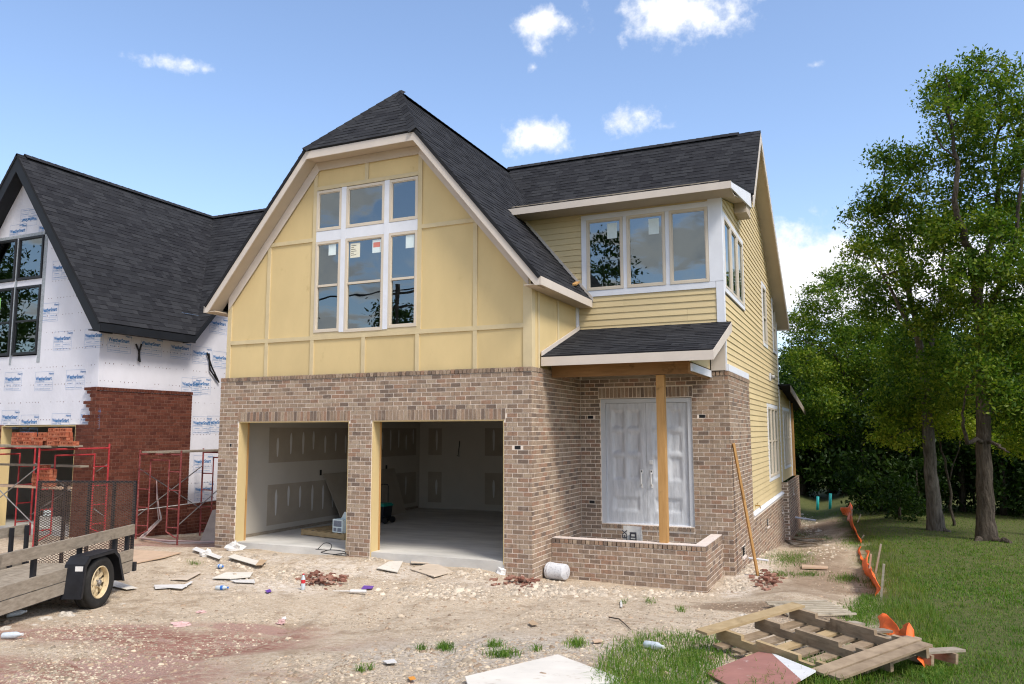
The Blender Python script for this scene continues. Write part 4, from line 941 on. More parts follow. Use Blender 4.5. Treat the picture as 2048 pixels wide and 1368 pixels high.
finish_bricks(NW, NH, M_RED, M_MORTAR_RED, 70); finish_bricks(NW0, NH, M_RED, M_MORTAR_RED, 20); finish_bricks(NW2, NH, M_RED, M_MORTAR_RED, 205, 'side_brick_wall')
mb = MB()
gcn = ccw([(-9.65, 2.64), (-3.85, 2.64), (-3.85, 5.0), (NX, NZ(NX) - .2), (-9.65, 5.0)])
NWIN = [(-7.88, -7.08), (-6.98, -6.05), (-8.6, -7.98)]
zc = [2.64, 4.33, 7.34, 9.3]; xc_ = [-9.65, -8.62, -6.03, -3.85]
for i in range(3):
    for j in range(3):
        if i == 1 and j == 1: continue
        pc = clip_convex([(xc_[i], zc[j]), (xc_[i + 1], zc[j]), (xc_[i + 1], zc[j + 1]), (xc_[i], zc[j + 1])], gcn)
        if pc: NF.prism(mb, pc, -.12, 0)
for (a, b_, c, e) in ((-9.65, -.3, -7.07, 2.64), (-4.4, -.3, -3.85, 2.64)): NF.box(mb, a, b_, c, e, -.12, 0)
for a, c in ((-8.62, -8.6), (-7.98, -7.88), (-7.08, -6.98), (-6.05, -6.03)): NF.box(mb, a, 4.33, c, 7.34, -.12, -.002)
NF.box(mb, -8.6, 6.09, -6.05, 6.24, -.12, -.002)
fw_ = mb.build('wrapped_front_wall', M_WRAP, NH)
mb = MB(); NSd.box(mb, .2215, -.3, 9.9, 4.95, -.12, 0); NSd.prism(mb, [(2.6, 4.95), (9.9, 4.95), (6.2, 9.2)], -.12, 0); sw_ = mb.build('wrapped_side_wall', M_WRAP, NH)
for (a, c) in NWIN:
    window(NF, NH, a, 4.36, c, 6.08, rail=5.2, mat=M_BLACKFR, d=.035, stickers=[(a + .12, 5.55, a + .32, 5.85, plain('green_sticker', (.25, .52, .15), .6, .05, 5), None)] if a < -7.5 and a > -8 else ())
    window(NF, NH, a, 6.25, c, 7.33, mat=M_BLACKFR, d=.035)
room(NF, NH, -8.6, 4.34, -6.03, 7.35, 2.6)
M_TAPE = plain('flashing_tape', (.34, .37, .40), .6, .25, 25)
for (a, b_, c, e) in ((-6.04, 4.15, -5.92, 7.55), (-7.07, 4.12, -6.99, 6.2), (-7.07, 6.2, -6.99, 7.3), (-8.6, 7.345, -5.9, 7.42)): 
    mb = MB(); NF.box(mb, a, b_, c, e, .001, .006); mb.build('flashing_tape', M_TAPE, NH)
# roof, black fascias
nroof = Roof(); nd = MB(); NE = -3.40
nR = [(NE, -.3), (NE, 2.49), (NX, 6.2), (NX, -.3)]; nL = [(-10.1, -.3), (NX, -.3), (NX, 6.2), (-10.1, 6.2)]
roof_slab(nd, [(x, y, NZ(x)) for x, y in nR]); roof_slab(nd, [(x, y, NZ(x)) for x, y in nL])
nM = [(NX, 6.2), (NE, 2.49), (NE, 6.2)]; roof_slab(nd, [(x, y, NM(y)) for x, y in nM]); roof_slab(nd, [(-10, 6.2, 9.4), (NE, 6.2, 9.4), (NE, 10.2, NM(10.2)), (-10, 10.2, NM(10.2))])
ndk = nd.build('roof', M_DECK, NH)
def nslope(pts, o, u, s):
    o, u, s = Vector(o), Vector(u).normalized(), Vector(s).normalized(); nroof.slope(o, u, s, [((Vector(p) - o).dot(u), (Vector(p) - o).dot(s)) for p in pts])
nslope([(x, y, NZ(x)) for x, y in nR], (NE, -.3, NZ(NE)), (0, 1, 0), (-1, 0, NS))
nslope([(x, y, NM(y)) for x, y in nM], (NX, 2.49, NM(2.49)), (1, 0, 0), (0, 1, 1.2))
nslope([(x, y, NZ(x)) for x, y in nL], (-10.1, -.3, NZ(-10.1)), (0, -1, 0), (1, 0, NS))
nroof.finish(ndk)
cap_strip(ndk, (NX, -.1, 9.42), (NX, 6.2, 9.42), M_SHING); cap_strip(ndk, (NX, 6.2, 9.42), (NE, 6.2, 9.42), M_SHING)
NFF = Frame2D((0, -.28), (1, 0)); w_ = .26 * math.sqrt(1 + NS * NS)
for s in (-1, 1): NFF.prism(MB(), [(NX, 9.37), (NX + s * 3.36, 9.37 - NS * 3.36), (NX + s * 3.36, 4.74), (NX + s * (9.37 - w_ - 4.74) / NS, 4.74), (NX, 9.37 - w_)], -.025, .002).build('rake_fascia', M_BLACKTRIM, NH)
mb = MB()
for s in (-1, 1): mb.poly([(NX, -.25, 9.2 - .1), (NX + s * 3.3, -.25, 9.1 - NS * 3.3), (NX + s * 3.3, .1, 9.1 - NS * 3.3), (NX, .1, 9.1)], (0, 0, .02))
mb.build('rake_soffit', M_BLACKTRIM, NH)
mb = MB(); mb.box((NE - .01, -.275, 4.74), (NE + .015, 2.5, NZ(NE) - .02)); mb.build('eave_fascia', M_BLACKTRIM, NH); mb = MB(); mb.box((-3.84, -.24, 4.78), (NE - .011, 2.5, 4.80)); mb.build('eave_soffit', M_BLACKTRIM, NH)
NME = Frame2D((NE, 0), (0, 1)); NME.prism(MB(), [(2.45, 4.74), (2.45, NM(2.45) - .04), (6.2, 9.36), (6.2, 9.06)], -.01, .016).build('rake_fascia', M_BLACKTRIM, NH)
mb = MB(); mb.poly([(-3.84, 2.5, NM(2.5) - .2), (NE - .012, 2.5, NM(2.5) - .2), (NE - .012, 6.2, 9.2), (-3.84, 6.2, 9.2)], (0, 0, .02)); mb.build('rake_soffit', M_BLACKTRIM, NH)
# garage opening
mb = MB(); mb.box((-7.07, .03, .1), (-7.05, .28, 2.62)); mb.build('garage_jamb', M_YEL, NH); mb = MB(); mb.box((-7.05, .03, 2.6), (-4.4, .28, 2.62)); mb.build('garage_head', M_YEL, NH)
mb = MB(); mb.box((-4.42, .03, .1), (-4.4, .28, 2.6)); mb.build('garage_jamb', M_YEL, NH)
mb = MB(); mb.box((-9.5, .1, -.1), (-4.0, 7, .2)); mb.build('garage_floor', M_CONC, NH)
mb = MB(); mb.quad((-9.4, 6.9, .2), (-4.0, 6.9, .2), (-4.0, 6.9, 2.9), (-9.4, 6.9, 2.9)); mb.quad((-9.4, .25, .2), (-9.4, 6.9, .2), (-9.4, 6.9, 2.9), (-9.4, .25, 2.9)); mb.quad((-4.0, 6.9, .2), (-4.0, .25, .2), (-4.0, .25, 2.9), (-4.0, 6.9, 2.9)); mb.quad((-9.4, .25, 2.9), (-9.4, 6.9, 2.9), (-4., 6.9, 2.9), (-4., .25, 2.9)); mb.build('garage_lining', M_DRYW, NH)
# cables and fasteners
for pts in (((272, 688), (279, 705), (277, 722)), ((283, 688), (278, 706), (280, 724)), ((414, 705), (424, 735), (438, 765)), ((418, 707), (420, 740), (436, 762))):
    MB().tube([onX(*p, -3.80) for p in pts], .022, 6).build('cable_bundle', M_BLACK, NH)
fs_ = MB(); fr_rng = random.Random(4)
for z in np.arange(2.75, 7.6, .42):
    for x in np.arange(-9.5, -3.9, .11):
        if NZ(x) - .4 > z and not (-8.7 < x < -5.85 and 4.1 < z < 7.5) and fr_rng.random() < .75: NF.box(fs_, x, z + fr_rng.uniform(-.01, .01), x + .014, z + .022, .0005, .003)
for z in np.arange(.7, 4.7, .42):
    for y in np.arange(.15, 5.0, .11):
        if (z > 3.55 or y > 2.9) and fr_rng.random() < .75: NSd.box(fs_, y, z + fr_rng.uniform(-.01, .01), y + .014, z + .022, .0005, .003)
tag(fs_.build('wrap_fasteners', plain('fastener', (.16, .09, .09), .6, .2, 9), fw_), kind='stuff')
# the printing on the wrap
def text_geo(s, size, off=0.0, x=0.0, z=0.0, flip=False):
    cu = bpy.data.curves.new('t', 'FONT'); cu.body = s; cu.size = size; cu.offset = off; cu.resolution_u = 2
    o = bpy.data.objects.new('t', cu); COL.objects.link(o); dg = bpy.context.evaluated_depsgraph_get(); me = o.evaluated_get(dg).to_mesh()
    v = [(p.co.x + x, 0.0, p.co.y + z) for p in me.vertices]; f = [tuple(q.vertices) for q in me.polygons]; o.evaluated_get(dg).to_mesh_clear()
    bpy.data.objects.remove(o); bpy.data.curves.remove(cu); return v, f
pm = MB(); v, f = text_geo('WeatherSmart', .098, .0035, .02, .22); 
sxx = .50 / (max(p[0] for p in v) - .02); v = [(.02 + (p[0] - .02) * sxx, p[1], .22 + (p[2] - .22) * 1.12) for p in v]; pm.add(v, f)
print_main = pm.mesh('wrap_print', M_BLUE); print_logo = MB().add(*text_geo('Henry', .062, .0015, .42, .335)).mesh('wrap_logo', M_BLUE)
pl_ = MB()
for a in ((0, 0, .56, .004), (0, .396, .56, .4), (0, 0, .004, .4), (.556, 0, .56, .4), (0, .165, .56, .168), (.29, 0, .293, .166), (0, .085, .56, .088)): pl_.quad((a[0], 0, a[1]), (a[2], 0, a[1]), (a[2], 0, a[3]), (a[0], 0, a[3]))
for (s, sz, x, z) in (('Drainable Wrap', .042, .02, .18), ('10 YEAR WARRANTY', .030, .015, .03), ('ASTM E2556, Type II', .026, .305, .115), ('www.henry.com', .028, .31, .03), ('WARRANTY', .028, .06, .115)): pl_.add(*text_geo(s, sz, .0006, x, z))
print_line = pl_.mesh('wrap_print_small', M_BLUEL)
for (fr, wl, plane, lst) in ((NF, fw_, 'Y', [(8, 782, 0), (69, 782, 0), (131, 779, 0), (106, 702, 0), (168, 697, 0), (80, 645, 0), (104, 560, 0), (18, 487, 0), (76, 480, 0), (2, 858, 0), (40, 868, 0), (102, 866, 0), (40, 455, 1), (160, 858, 0)]),
                             (NSd, sw_, 'X', [(204, 781, 0), (287, 786, 0), (214, 703, 0), (280, 709, 0), (340, 716, 0), (383, 788, 0), (384, 726, 0), (384, 868, 0), (386, 946, 0), (388, 1002, 0), (424, 735, 0), (362, 660, 0), (418, 665, 0), (362, 790, 0), (413, 866, 0)])):
    for (px, py, fl) in lst:
        P_ = onY(px, py, .10) if plane == 'Y' else onX(px, py, -3.85); c = Vector(P_) + Vector(fr.N) * .004; U_ = Vector(fr.U)
        if plane == 'X' and P_[1] < 2.3 and P_[2] < 3.45: continue
        M = Matrix(((U_.x, -fr.N[0], 0, c.x), (U_.y, -fr.N[1], 0, c.y), (0, 0, 1, c.z), (0, 0, 0, 1))) @ Matrix.Diagonal((1.15, 1, 1.15, 1))
        if fl: M = M @ Matrix.Translation((.56, 0, .4)) @ Matrix.Rotation(math.pi, 4, 'Y')
        place('wrap_print', print_main, M, wl); place('wrap_logo', print_logo, M, wl); place('wrap_print_small', print_line, M, wl)

# ================================================================== TRAILER
hd = YAW - math.atan((1085 - 1024) / F_PX); TA = np.array([-math.sin(hd), math.cos(hd), 0]); TN = np.array([math.cos(hd), math.sin(hd), 0])
TP = dep(185, 1212, 10.5); tz = gz(TP[0], TP[1]) - .015
T = thing('utility_trailer', 'utility trailer with weathered plank sides, cream spoked wheel and raised black mesh gate', 'trailer', (TP[0], TP[1], tz))
def tp(a, n_, z): return np.array([TP[0], TP[1], 0]) + TA * a + TN * n_ + np.array([0, 0, z + tz - .14])
def tbox(name, a0, a1, n0, n1, z0, z1, mat, parent=None):
    mb = MB(); mb.obox(tp((a0 + a1) / 2, (n0 + n1) / 2, (z0 + z1) / 2), TA * (a1 - a0) / 2, TN * (n1 - n0) / 2, (0, 0, (z1 - z0) / 2)); return mb.build(name, mat, parent or T)
NL, A0, A1 = -1.74, -2.9, 1.20
for side, nn in ((1, -.16), (-1, NL)):
    o = .02 if side > 0 else -.06
    tbox('rail_board', A0, A1, nn + o, nn + o + .038, .965, 1.11, M_GREYWOOD); tbox('side_board', A0, A1, nn + o, nn + o + .038, .590, .745, M_GREYWOOD); tbox('side_board', A0, A1, nn + o, nn + o + .038, .425, .578, M_GREYWOOD)
    for a in (-2.2, -1.05, -.1, .78, 1.12): tbox('stake_post', a - .03, a + .03, nn - .03 if side > 0 else nn, nn + .018 if side > 0 else nn + .04, .43, 1.10, M_BLACKM)
    tbox('side_rail', A0, A1, nn - .04, nn + .016, .40, .46, M_BLACKM)
for k in range(9):
    w = (-.20 - NL - .04) / 9; tbox('deck_plank', A0, A1 - .05, NL + .05 + k * w, NL + .05 + (k + 1) * w - .008, .50, .538, M_GREYWOOD)
for a in (-2.4, -1.6, -.8, 0, .8, 1.1): tbox('cross_member', a - .025, a + .025, NL + .02, -.2, .42, .497, M_BLACKM)
mb = MB(); mb.tube([tp(0, .0, .345 + .13), tp(0, NL - .1, .475)], .03, 8); mb.build('axle', M_BLACKM, T)
def wheel(nc, s):
    """tyre and eight-spoke rim around an axis along TN"""
    ctr = tp(0, nc, .343 + .14); M = Matrix(((TA[0], 0, TN[0] * s, ctr[0]), (TA[1], 0, TN[1] * s, ctr[1]), (0, 1, 0, ctr[2]), (0, 0, 0, 1)))
    prof = [(.212, -.085), (.26, -.105), (.318, -.103), (.338, -.085), (.343, -.05), (.336, -.045), (.336, -.04), (.343, -.035), (.345, 0), (.343, .035), (.336, .04), (.336, .045), (.343, .05), (.338, .085), (.318, .103), (.26, .105), (.212, .085)]
    ty = MB().lathe(prof, 40, M, False, False).build('tyre', M_RUBBER, None, True)
    rm = MB().lathe([(.205, -.085), (.214, -.088), (.214, .088), (.205, .094), (.196, .086), (.190, .03)], 40, M, False, False)
    rm.lathe([(.03, .062), (.065, .055), (.085, .03), (.09, .0)], 24, M, True, False)
    for k in range(8):
        t = 2 * math.pi * k / 8; d_ = Vector((math.cos(t), math.sin(t), 0)); q = Vector((-math.sin(t), math.cos(t), 0))
        vs = [M @ (d_ * r_ + q * h_ + Vector((0, 0, z_))) for (r_, z_, h_) in ((.075, .040, .024), (.13, .055, .020), (.195, .030, .030))]; vs2 = [M @ (d_ * r_ - q * h_ + Vector((0, 0, z_))) for (r_, z_, h_) in ((.075, .040, .024), (.13, .055, .020), (.195, .030, .030))]
        bk = [M @ (d_ * r_ + q * h_ * sg + Vector((0, 0, .01))) for sg in (1, -1) for (r_, h_) in ((.075, .024), (.13, .02), (.195, .03))]
        rm.add(vs + vs2 + bk, [(0, 3, 4, 1), (1, 4, 5, 2), (0, 1, 7, 6), (1, 2, 8, 7), (4, 3, 9, 10), (5, 4, 10, 11)])
    rim = rm.build('rim', M_RIM, None)
    for o in (ty, rim): pass
    back = MB().lathe([(.001, -.02), (.20, -.02)], 24, M, False, False).build('brake_plate', M_BLACKM, None)
    hub = MB().lathe([(.034, .03), (.034, .085), (.028, .092)], 14, M, True, True)
    for k in range(5):
        t = 2 * math.pi * k / 5; hub.lathe([(.009, .05), (.009, .075)], 6, M @ Matrix.Translation((.052 * math.cos(t), .052 * math.sin(t), 0)))
    hb = hub.build('hub', M_STEEL, None)
    ty.parent = T; ty.matrix_parent_inverse = Matrix.Translation(-Vector(T.location)); ty.name = 'wheel'
    for o in (rim, hb, back): o.parent = ty
wheel(.0, 1); wheel(NL + .1 - .22, -1)
for nc, sg in ((.0, 1), (NL - .12, -1)):
    pts = [(-.50, .36), (-.44, .78), (-.34, .87), (.28, .87), (.40, .78), (.56, .40)]; mb = MB()
    for i in range(5):
        (a, z), (a2, z2) = pts[i], pts[i + 1]; nz_ = np.array([-(z2 - z), a2 - a]); nz_ = nz_ / np.linalg.norm(nz_) * .008
        mb.poly([tp(a, nc - .14, z), tp(a2, nc - .14, z2), tp(a2, nc + .12, z2), tp(a, nc + .12, z)], TA * nz_[0] + np.array([0, 0, nz_[1]]))
    for (a, z), (a2, z2) in zip(pts[:-1], pts[1:]): 
        ctr2 = (.03, .45); q = lambda a_, z_: (a_ + (ctr2[0] - a_) * .09, z_ + (ctr2[1] - z_) * .09); (b0, b1), (c0, c1) = q(a, z), q(a2, z2)
        mb.poly([tp(a, nc + .12, z), tp(a2, nc + .12, z2), tp(c0, nc + .12, c1), tp(b0, nc + .12, b1)], TN * .005)
    # the closed front skirt of the fender
    mb.poly([tp(-.50, nc - .14, .36), tp(-.44, nc - .14, .78), tp(-.34, nc - .14, .87), tp(.28, nc - .14, .87), tp(.40, nc - .14, .78), tp(.56, nc - .14, .40)], TN * -.006)
    fe = mb.build('fender', M_BLACKM, T)
    if sg > 0:
        P0 = tp(-.47 - .006, .0, .60); st = MB(); st.obox(tp(-.455, .055, .73), TA * .004 + np.array([0, 0, .0]), TN * .05, (0, 0, .035)); st.build('sticker', M_PLASTIC_W, fe)
tbox('tail_light', A1 - .02, A1 + .05, -.19, -.07, .42, .55, M_BLACKM); tbox('tail_light', A1 - .02, A1 + .05, NL - .12, NL, .42, .55, M_BLACKM)
# raised gate
g0, g1, zb, zt_ = NL + .04, -.16, .46, 1.745; gb = MB()
for n_ in (g0, g0 + .41, g0 + .79, g0 + 1.18, g1 - .04): gb.obox(tp(A1 + .09, n_ + .02, (zb + zt_) / 2), TA * .02, TN * .02, (0, 0, (zt_ - zb) / 2))
for z in (zb, zt_ - .01): gb.obox(tp(A1 + .09, (g0 + g1) / 2, z), TA * .018, TN * (g1 - g0) / 2, (0, 0, .018))
gate = gb.build('gate', M_BLACKM, T)
ms = MB(); pit = .036; wd_, ht_ = g1 - g0, zt_ - zb; sl_ = .55
for sgn in (1, -1):
    c = -ht_ / sl_
    while c < wd_ + ht_ / sl_:
        # line n = c + sgn * t / sl , z = t : clip to the frame
        pts = []
        for t in (0, ht_):
            pts.append((c + (t / sl_ if sgn > 0 else -t / sl_), t))
        (n0, t0), (n1, t1) = pts; cand = []
        for lim in (0, wd_):
            if (n0 - lim) * (n1 - lim) < 0: cand.append((lim, t0 + (lim - n0) / (n1 - n0) * (t1 - t0)))
        ins = [q for q in pts if 0 <= q[0] <= wd_] + cand
        if len(ins) >= 2: ms.bar(tp(A1 + .068, g0 + ins[0][0], zb + ins[0][1]), tp(A1 + .068, g0 + ins[1][0], zb + ins[1][1]), .008, .004, up=tuple(TA))
        c += pit * 1.9
tag(ms.build('gate_mesh', plain('rusty_mesh', (.085, .055, .042), .7, .3, 12), gate), kind='stuff')

# ================================================================== SCAFFOLDS, PLANKS, BRICK STACKS
def scaffold(name, label, frames, mat, matB, braces):
    (p0, _, _) = frames[0]; S = thing(name, label, 'scaffold', tuple(p0), 'scaffolds around the wrapped house')
    for (p, q, h) in frames:
        p, q = np.array(p, float), np.array(q, float); d = q - p; d[2] = 0; L = np.linalg.norm(d); d /= L; mb = MB(); P = lambda t, z: np.array([p[0], p[1], 0]) + d * t + np.array([0, 0, p[2] + z]); q2 = q[2] - p[2]
        mb.tube([P(0, 0), P(0, h + .06)], .021, 8); mb.tube([P(L, q2), P(L, h + .06)], .021, 8); mb.tube([P(0, h - .04), P(L, h - .04)], .021, 8)
        iw = min(.36, L * .3)
        for t0, t1 in ((0, iw), (L, L - iw)):
            mb.tube([P(t1, .22), P(t1, h - .15)], .017, 8)
            for z in np.arange(.32, h - .3, .42): mb.tube([P(t0, z), P(t1, z)], .015, 6)
            mb.tube([P(t1, .22), P((t0 * .8 + t1 * .2), .10), P(t0, .10)], .016, 6)
        mb.tube([P(iw, h - .17), P(L - iw, h - .17)], .017, 8); mb.build('scaffold_frame', mat, S)
    for (p, q) in braces: MB().tube([p, q], .012, 6).build('cross_brace', matB, S)
    return S
sA0, sA1 = onX(80, 888, -3.45), onX(219, 888, -3.45)
ya, yb = float(sA0[1]), float(sA1[1]); yb = ya + 1.52 if yb - ya > 1.7 or yb - ya < 1.3 else yb
hA = 2.12
fA = [((x, ya, gz(x, ya)), (x, yb, gz(x, yb)), 2.14 - gz(x, ya)) for x in (-3.45, -5.55)]
fA[1] = ((-5.55, ya, gz(-5.55, ya)), (-5.55, -.12, gz(-5.55, -.12)), 2.14 - gz(-5.55, ya))
scaffold('scaffold', 'bright red tube scaffold carrying brick stacks before the wrapped house garage', fA, M_RUST, M_STEEL,
         [((-3.45, ya, 1.75), (-5.55, ya, .55)), ((-5.55, ya, 1.75), (-3.45, ya, .55)), ((-3.45, yb, 1.75), (-5.55, -.12, .55)), ((-5.55, -.12, 1.75), (-3.45, yb, .55))])
sB = onY(283, 905, 1.0)
fB = [((-3.42, 1.0, gz(-3.4, 1.0)), (-2.1, 1.0, gz(-2.1, 1)), 1.98 - gz(-3.4, 1)), ((-3.42, 2.95, gz(-3.4, 2.95)), (-2.1, 2.95, gz(-2.1, 2.95)), 1.98 - gz(-3.4, 2.95))]
scaffold('scaffold', 'rusty brown-red scaffold standing in the gap beside the red brick wall', fB, plain('scaffold_dull_red', (.24, .05, .05), .65, .35, 9, dirt=((.30, .20, .16), .52)), M_STEEL,
         [((-3.42, 1.0, 1.6), (-3.42, 2.95, .5)), ((-3.42, 2.95, 1.6), (-3.42, 1.0, .5)), ((-2.1, 1.0, .35), (-2.1, 2.95, 1.55)), ((-3.5, 1.0, .62), (-1.9, 2.95, .86))])
def plank(label, p, q, w=.24, t=.04, mat=None, group=None, cat='plank', name='plank'):
    mb = MB(); p, q = np.asarray(p, float), np.asarray(q, float); mb.bar(p, q, w, t); o = mb.build(name, mat or M_GREYWOOD); return tag(o, label, cat, group)
plank('long grey plank on top of the bright red scaffold, nearer the street', (-7.6, ya + .10, 2.165), (-3.2, ya + .10, 2.165))
plank('long grey plank on top of the bright red scaffold, nearer the garage', (-7.6, ya + .72, 2.165), (-3.25, ya + .72, 2.165))
plank('reddish lower plank of the bright red scaffold holding a brick stack', (-6.9, ya + .35, 1.30), (-3.0, ya + .35, 1.30), mat=M_PLY)
plank('grey upper-mid plank lying across the bright red scaffold', (-7.4, ya + .95, 1.72), (-3.3, ya + .95, 1.72), .2)
plank('weathered plank laid along the top of the rusty scaffold', (-3.0, .8, 2.0), (-3.0, 3.4, 2.0)); plank('second weathered plank on the rusty scaffold, toward the yellow house', (-2.5, .75, 2.0), (-2.5, 3.4, 2.0))
def cored():
    mb = MB(); l, w, h = .0965, .0345, .045
    mb.box((-l, -w, -h), (l, w, -h * .45)); mb.box((-l, -w, h * .45), (l, w, h))
    for (a, b_) in ((-l, -.062), (-.034, -.015), (.015, .034), (.062, l)): mb.box((a, -w, -h * .45), (b_, w, h * .45))
    mb.box((-.07, .0, -h * .4), (.07, .004, h * .4)); return mb.mesh('loose_brick', M_STACK)
CORED = cored()
def stack(label, group, o, cols, rows_fn, yaw):
    for i in range(cols[0]):
        for j in range(cols[1]):
            for k in range(rows_fn(i, j)):
                b_ = place('loose_brick', CORED, Matrix.Translation((o[0], o[1], o[2] + .046 + k * .091)) @ Matrix.Rotation(yaw + random.uniform(-.06, .06), 4, 'Z') @ Matrix.Translation((i * .2 + random.uniform(-.008, .008), j * .072, 0)))
                tag(b_, label, 'brick', group)
s1, s2, s3 = onY(40, 893, ya + .2), onY(112, 893, ya + .2), onY(78, 965, ya + .3)
stack('loose red cored brick in the low wide pile on the upper scaffold planks', 'bricks in the low pile on the upper planks', (s1[0], ya + .1, 2.187), (5, 2), lambda i, j: (3, 3, 3, 2, 3)[i], 0)
stack('loose red cored brick in the taller narrow pile on the upper scaffold planks', 'bricks in the tall pile on the upper planks', (s2[0], ya + .1, 2.187), (4, 2), lambda i, j: (4, 4, 4, 1)[i], 0)
stack('loose red cored brick stacked on the lower scaffold plank', 'bricks on the lower scaffold plank', (s3[0] - .05, ya + .27, 1.322), (3, 2), lambda i, j: (3, 5, 4)[i], 0)
# things by the neighbour's garage
def carton(label, c, sx_, sy_, sz_, yaw, mat, lid=None, name='carton', cat='box', openflap=False, printm=None):
    t = thing(name, label, cat, tuple(c)); M = Matrix.Translation(c) @ Matrix.Rotation(yaw, 4, 'Z'); mb = MB(); w = .012
    def bx(a, b_): 
        vs = MB().box(a, b_); mb.add([M @ Vector(v) for v in vs.v], MB.BOXF)
    bx((-sx_, -sy_, 0), (sx_, sy_, .01)); bx((-sx_, -sy_, .01), (sx_, -sy_ + w, sz_)); bx((-sx_, sy_ - w, .01), (sx_, sy_, sz_)); bx((-sx_, -sy_ + w, .01), (-sx_ + w, sy_ - w, sz_)); bx((sx_ - w, -sy_ + w, .01), (sx_, sy_ - w, sz_))
    body = mb.build('box_body', mat, t); mb = MB()
    if openflap:
        mb.add([M @ Vector(v) for v in ((-sx_, sy_, sz_), (sx_, sy_, sz_), (sx_, sy_ + .08, sz_ + .12), (-sx_, sy_ + .08, sz_ + .12), (-sx_, sy_ + .006, sz_), (sx_, sy_ + .006, sz_), (sx_, sy_ + .086, sz_ + .12), (-sx_, sy_ + .086, sz_ + .12))], MB.BOXF)
    else:
        vs = MB().box((-sx_ - .002, -sy_ - .002, sz_), (sx_ + .002, sy_ + .002, sz_ + .008)); mb.add([M @ Vector(v) for v in vs.v], MB.BOXF)
    mb.build('box_flap', mat, t)
    if printm:
        mb = MB()
        for (a, b_, c_, e) in ((-.8, .45, .8, .9), (-.8, .08, -.2, .36), (.0, .08, .8, .36)): mb.add([M @ Vector(v) for v in MB().box((a * sx_, -sy_ - .003, b_ * sz_), (c_ * sx_, -sy_ - .001, e * sz_)).v], MB.BOXF)
        mb.build('box_print', printm, t)
    return t
gr_ = gpix(38, 1046)
carton('black and white carton standing inside the wrapped house garage', (-6.55, 1.2, .202), .18, .15, .30, .1, M_DARKP, printm=M_PAPER); carton('grey carton on the floor of the wrapped house garage', (-6.1, .75, .202), .30, .16, .2, -.05, M_GREYBAG); carton('small dark carton on top of the grey garage carton', (-6.05, .76, .412), .16, .12, .2, .1, M_DARKP, printm=M_PAPER)
c_ = gpix(372, 1075); mb = MB(); mb.poly([(-2.55, 2.1, gz(-2.5, 2.1) - .03), (-1.75, 2.15, gz(-1.8, 2.1) - .03), (-1.78, 2.45, .50), (-2.0, 2.48, .62), (-2.5, 2.42, .55)], (0, .05, 0)); tag(mb.build('stone_slab', plain('slab_grey', (.42, .37, .32), .95, .18, 4, bmp=.4)), 'pale rough slab leaning behind the rusty scaffold', 'slab')
plank('short pale plank leaning up beside the rough slab', (-1.55, 2.0, gz(-1.5, 2.0)), (-1.85, 2.75, 1.05), .1, .04)
cab = MB(); base_c = [onX(313, 962, -3.70), onX(316, 1000, -3.6), onX(322, 1040, -3.45), (-3.1, .9, gz(-3.1, .9) + .06), (-2.3, .95, gz(-2.3, .95) + .04), (-1.3, 1.3, gz(-1.3, 1.3) + .04)]
CB = thing('cable_bundle', 'bundle of grey cables hanging out of the red brick wall', 'cable', tuple(base_c[3]))
for k in range(4): MB().tube([np.asarray(p, float) + rng.normal(0, .03, 3) * (i > 0) + np.array([0, 0, .02]) for i, p in enumerate(base_c)], .012, 6).build('cable', plain('grey_cable_%d' % k, (.36 + .05 * k, .35, .34), .6, .1, 9), CB)

# ================================================================== THINGS ROUND THE YELLOW HOUSE
def lean_bar(label, p, q, w, t, mat, name='lumber', cat='lumber'):
    return plank(label, p, q, w, t, mat, name=name, cat=cat)
ft = Vector(onZ(1516, 1148, gz(10.42, 2.3))); ft.z = gz(ft.x, ft.y) - .02
lean_bar('long new timber leaning against the tan brick corner beside the porch', ft, (10.035, 2.62, 2.24), .09, .038, M_LUMBER)
lean_bar('offcut of new timber lying on the roof edge below the bay window', (7.20, 1.85, RZ(7.20) + .045), (7.05, 2.50, RZ(7.05) + .045), .10, .03, M_LUMBER)
# bucket
bk = gpix(1113, 1160); Bk = thing('bucket', 'mortar-splashed white bucket lying on its side by the planter wall', 'bucket', tuple(bk))
ax = Vector((.93, -.30, .06)).normalized(); sd_ = ax.cross(Vector((0, 0, 1))).normalized(); upb = sd_.cross(ax)
c0 = Vector((bk.x - .16, bk.y + .06, bk.z + .135)); MBk = Matrix(((upb.x, sd_.x, ax.x, c0.x), (upb.y, sd_.y, ax.y, c0.y), (upb.z, sd_.z, ax.z, c0.z), (0, 0, 0, 1)))
M_BUCK = plain('bucket_plastic', (.55, .56, .58), .6, .1, 9, dirt=((.34, .34, .37), .5))
MB().lathe([(.145, 0), (.150, .01), (.150, .03), (.146, .032), (.150, .05), (.150, .07), (.143, .075), (.130, .36), (.125, .365), (.0, .366)], 28, MBk, False, False).build('bucket_body', M_BUCK, Bk, True)
MB().lathe([(.139, .004), (.134, .2), (.124, .355), (0, .356)], 28, MBk, False, False).build('bucket_inside', M_BLACK, Bk, True)
MB().tube([MBk @ Vector((.148 * math.cos(t), .148 * math.sin(t), .06 - .09 * math.sin((t - 1.2) / 3.2 * math.pi))) for t in np.linspace(1.2, 4.4, 12)], .004, 6).build('bail', M_STEEL, Bk)
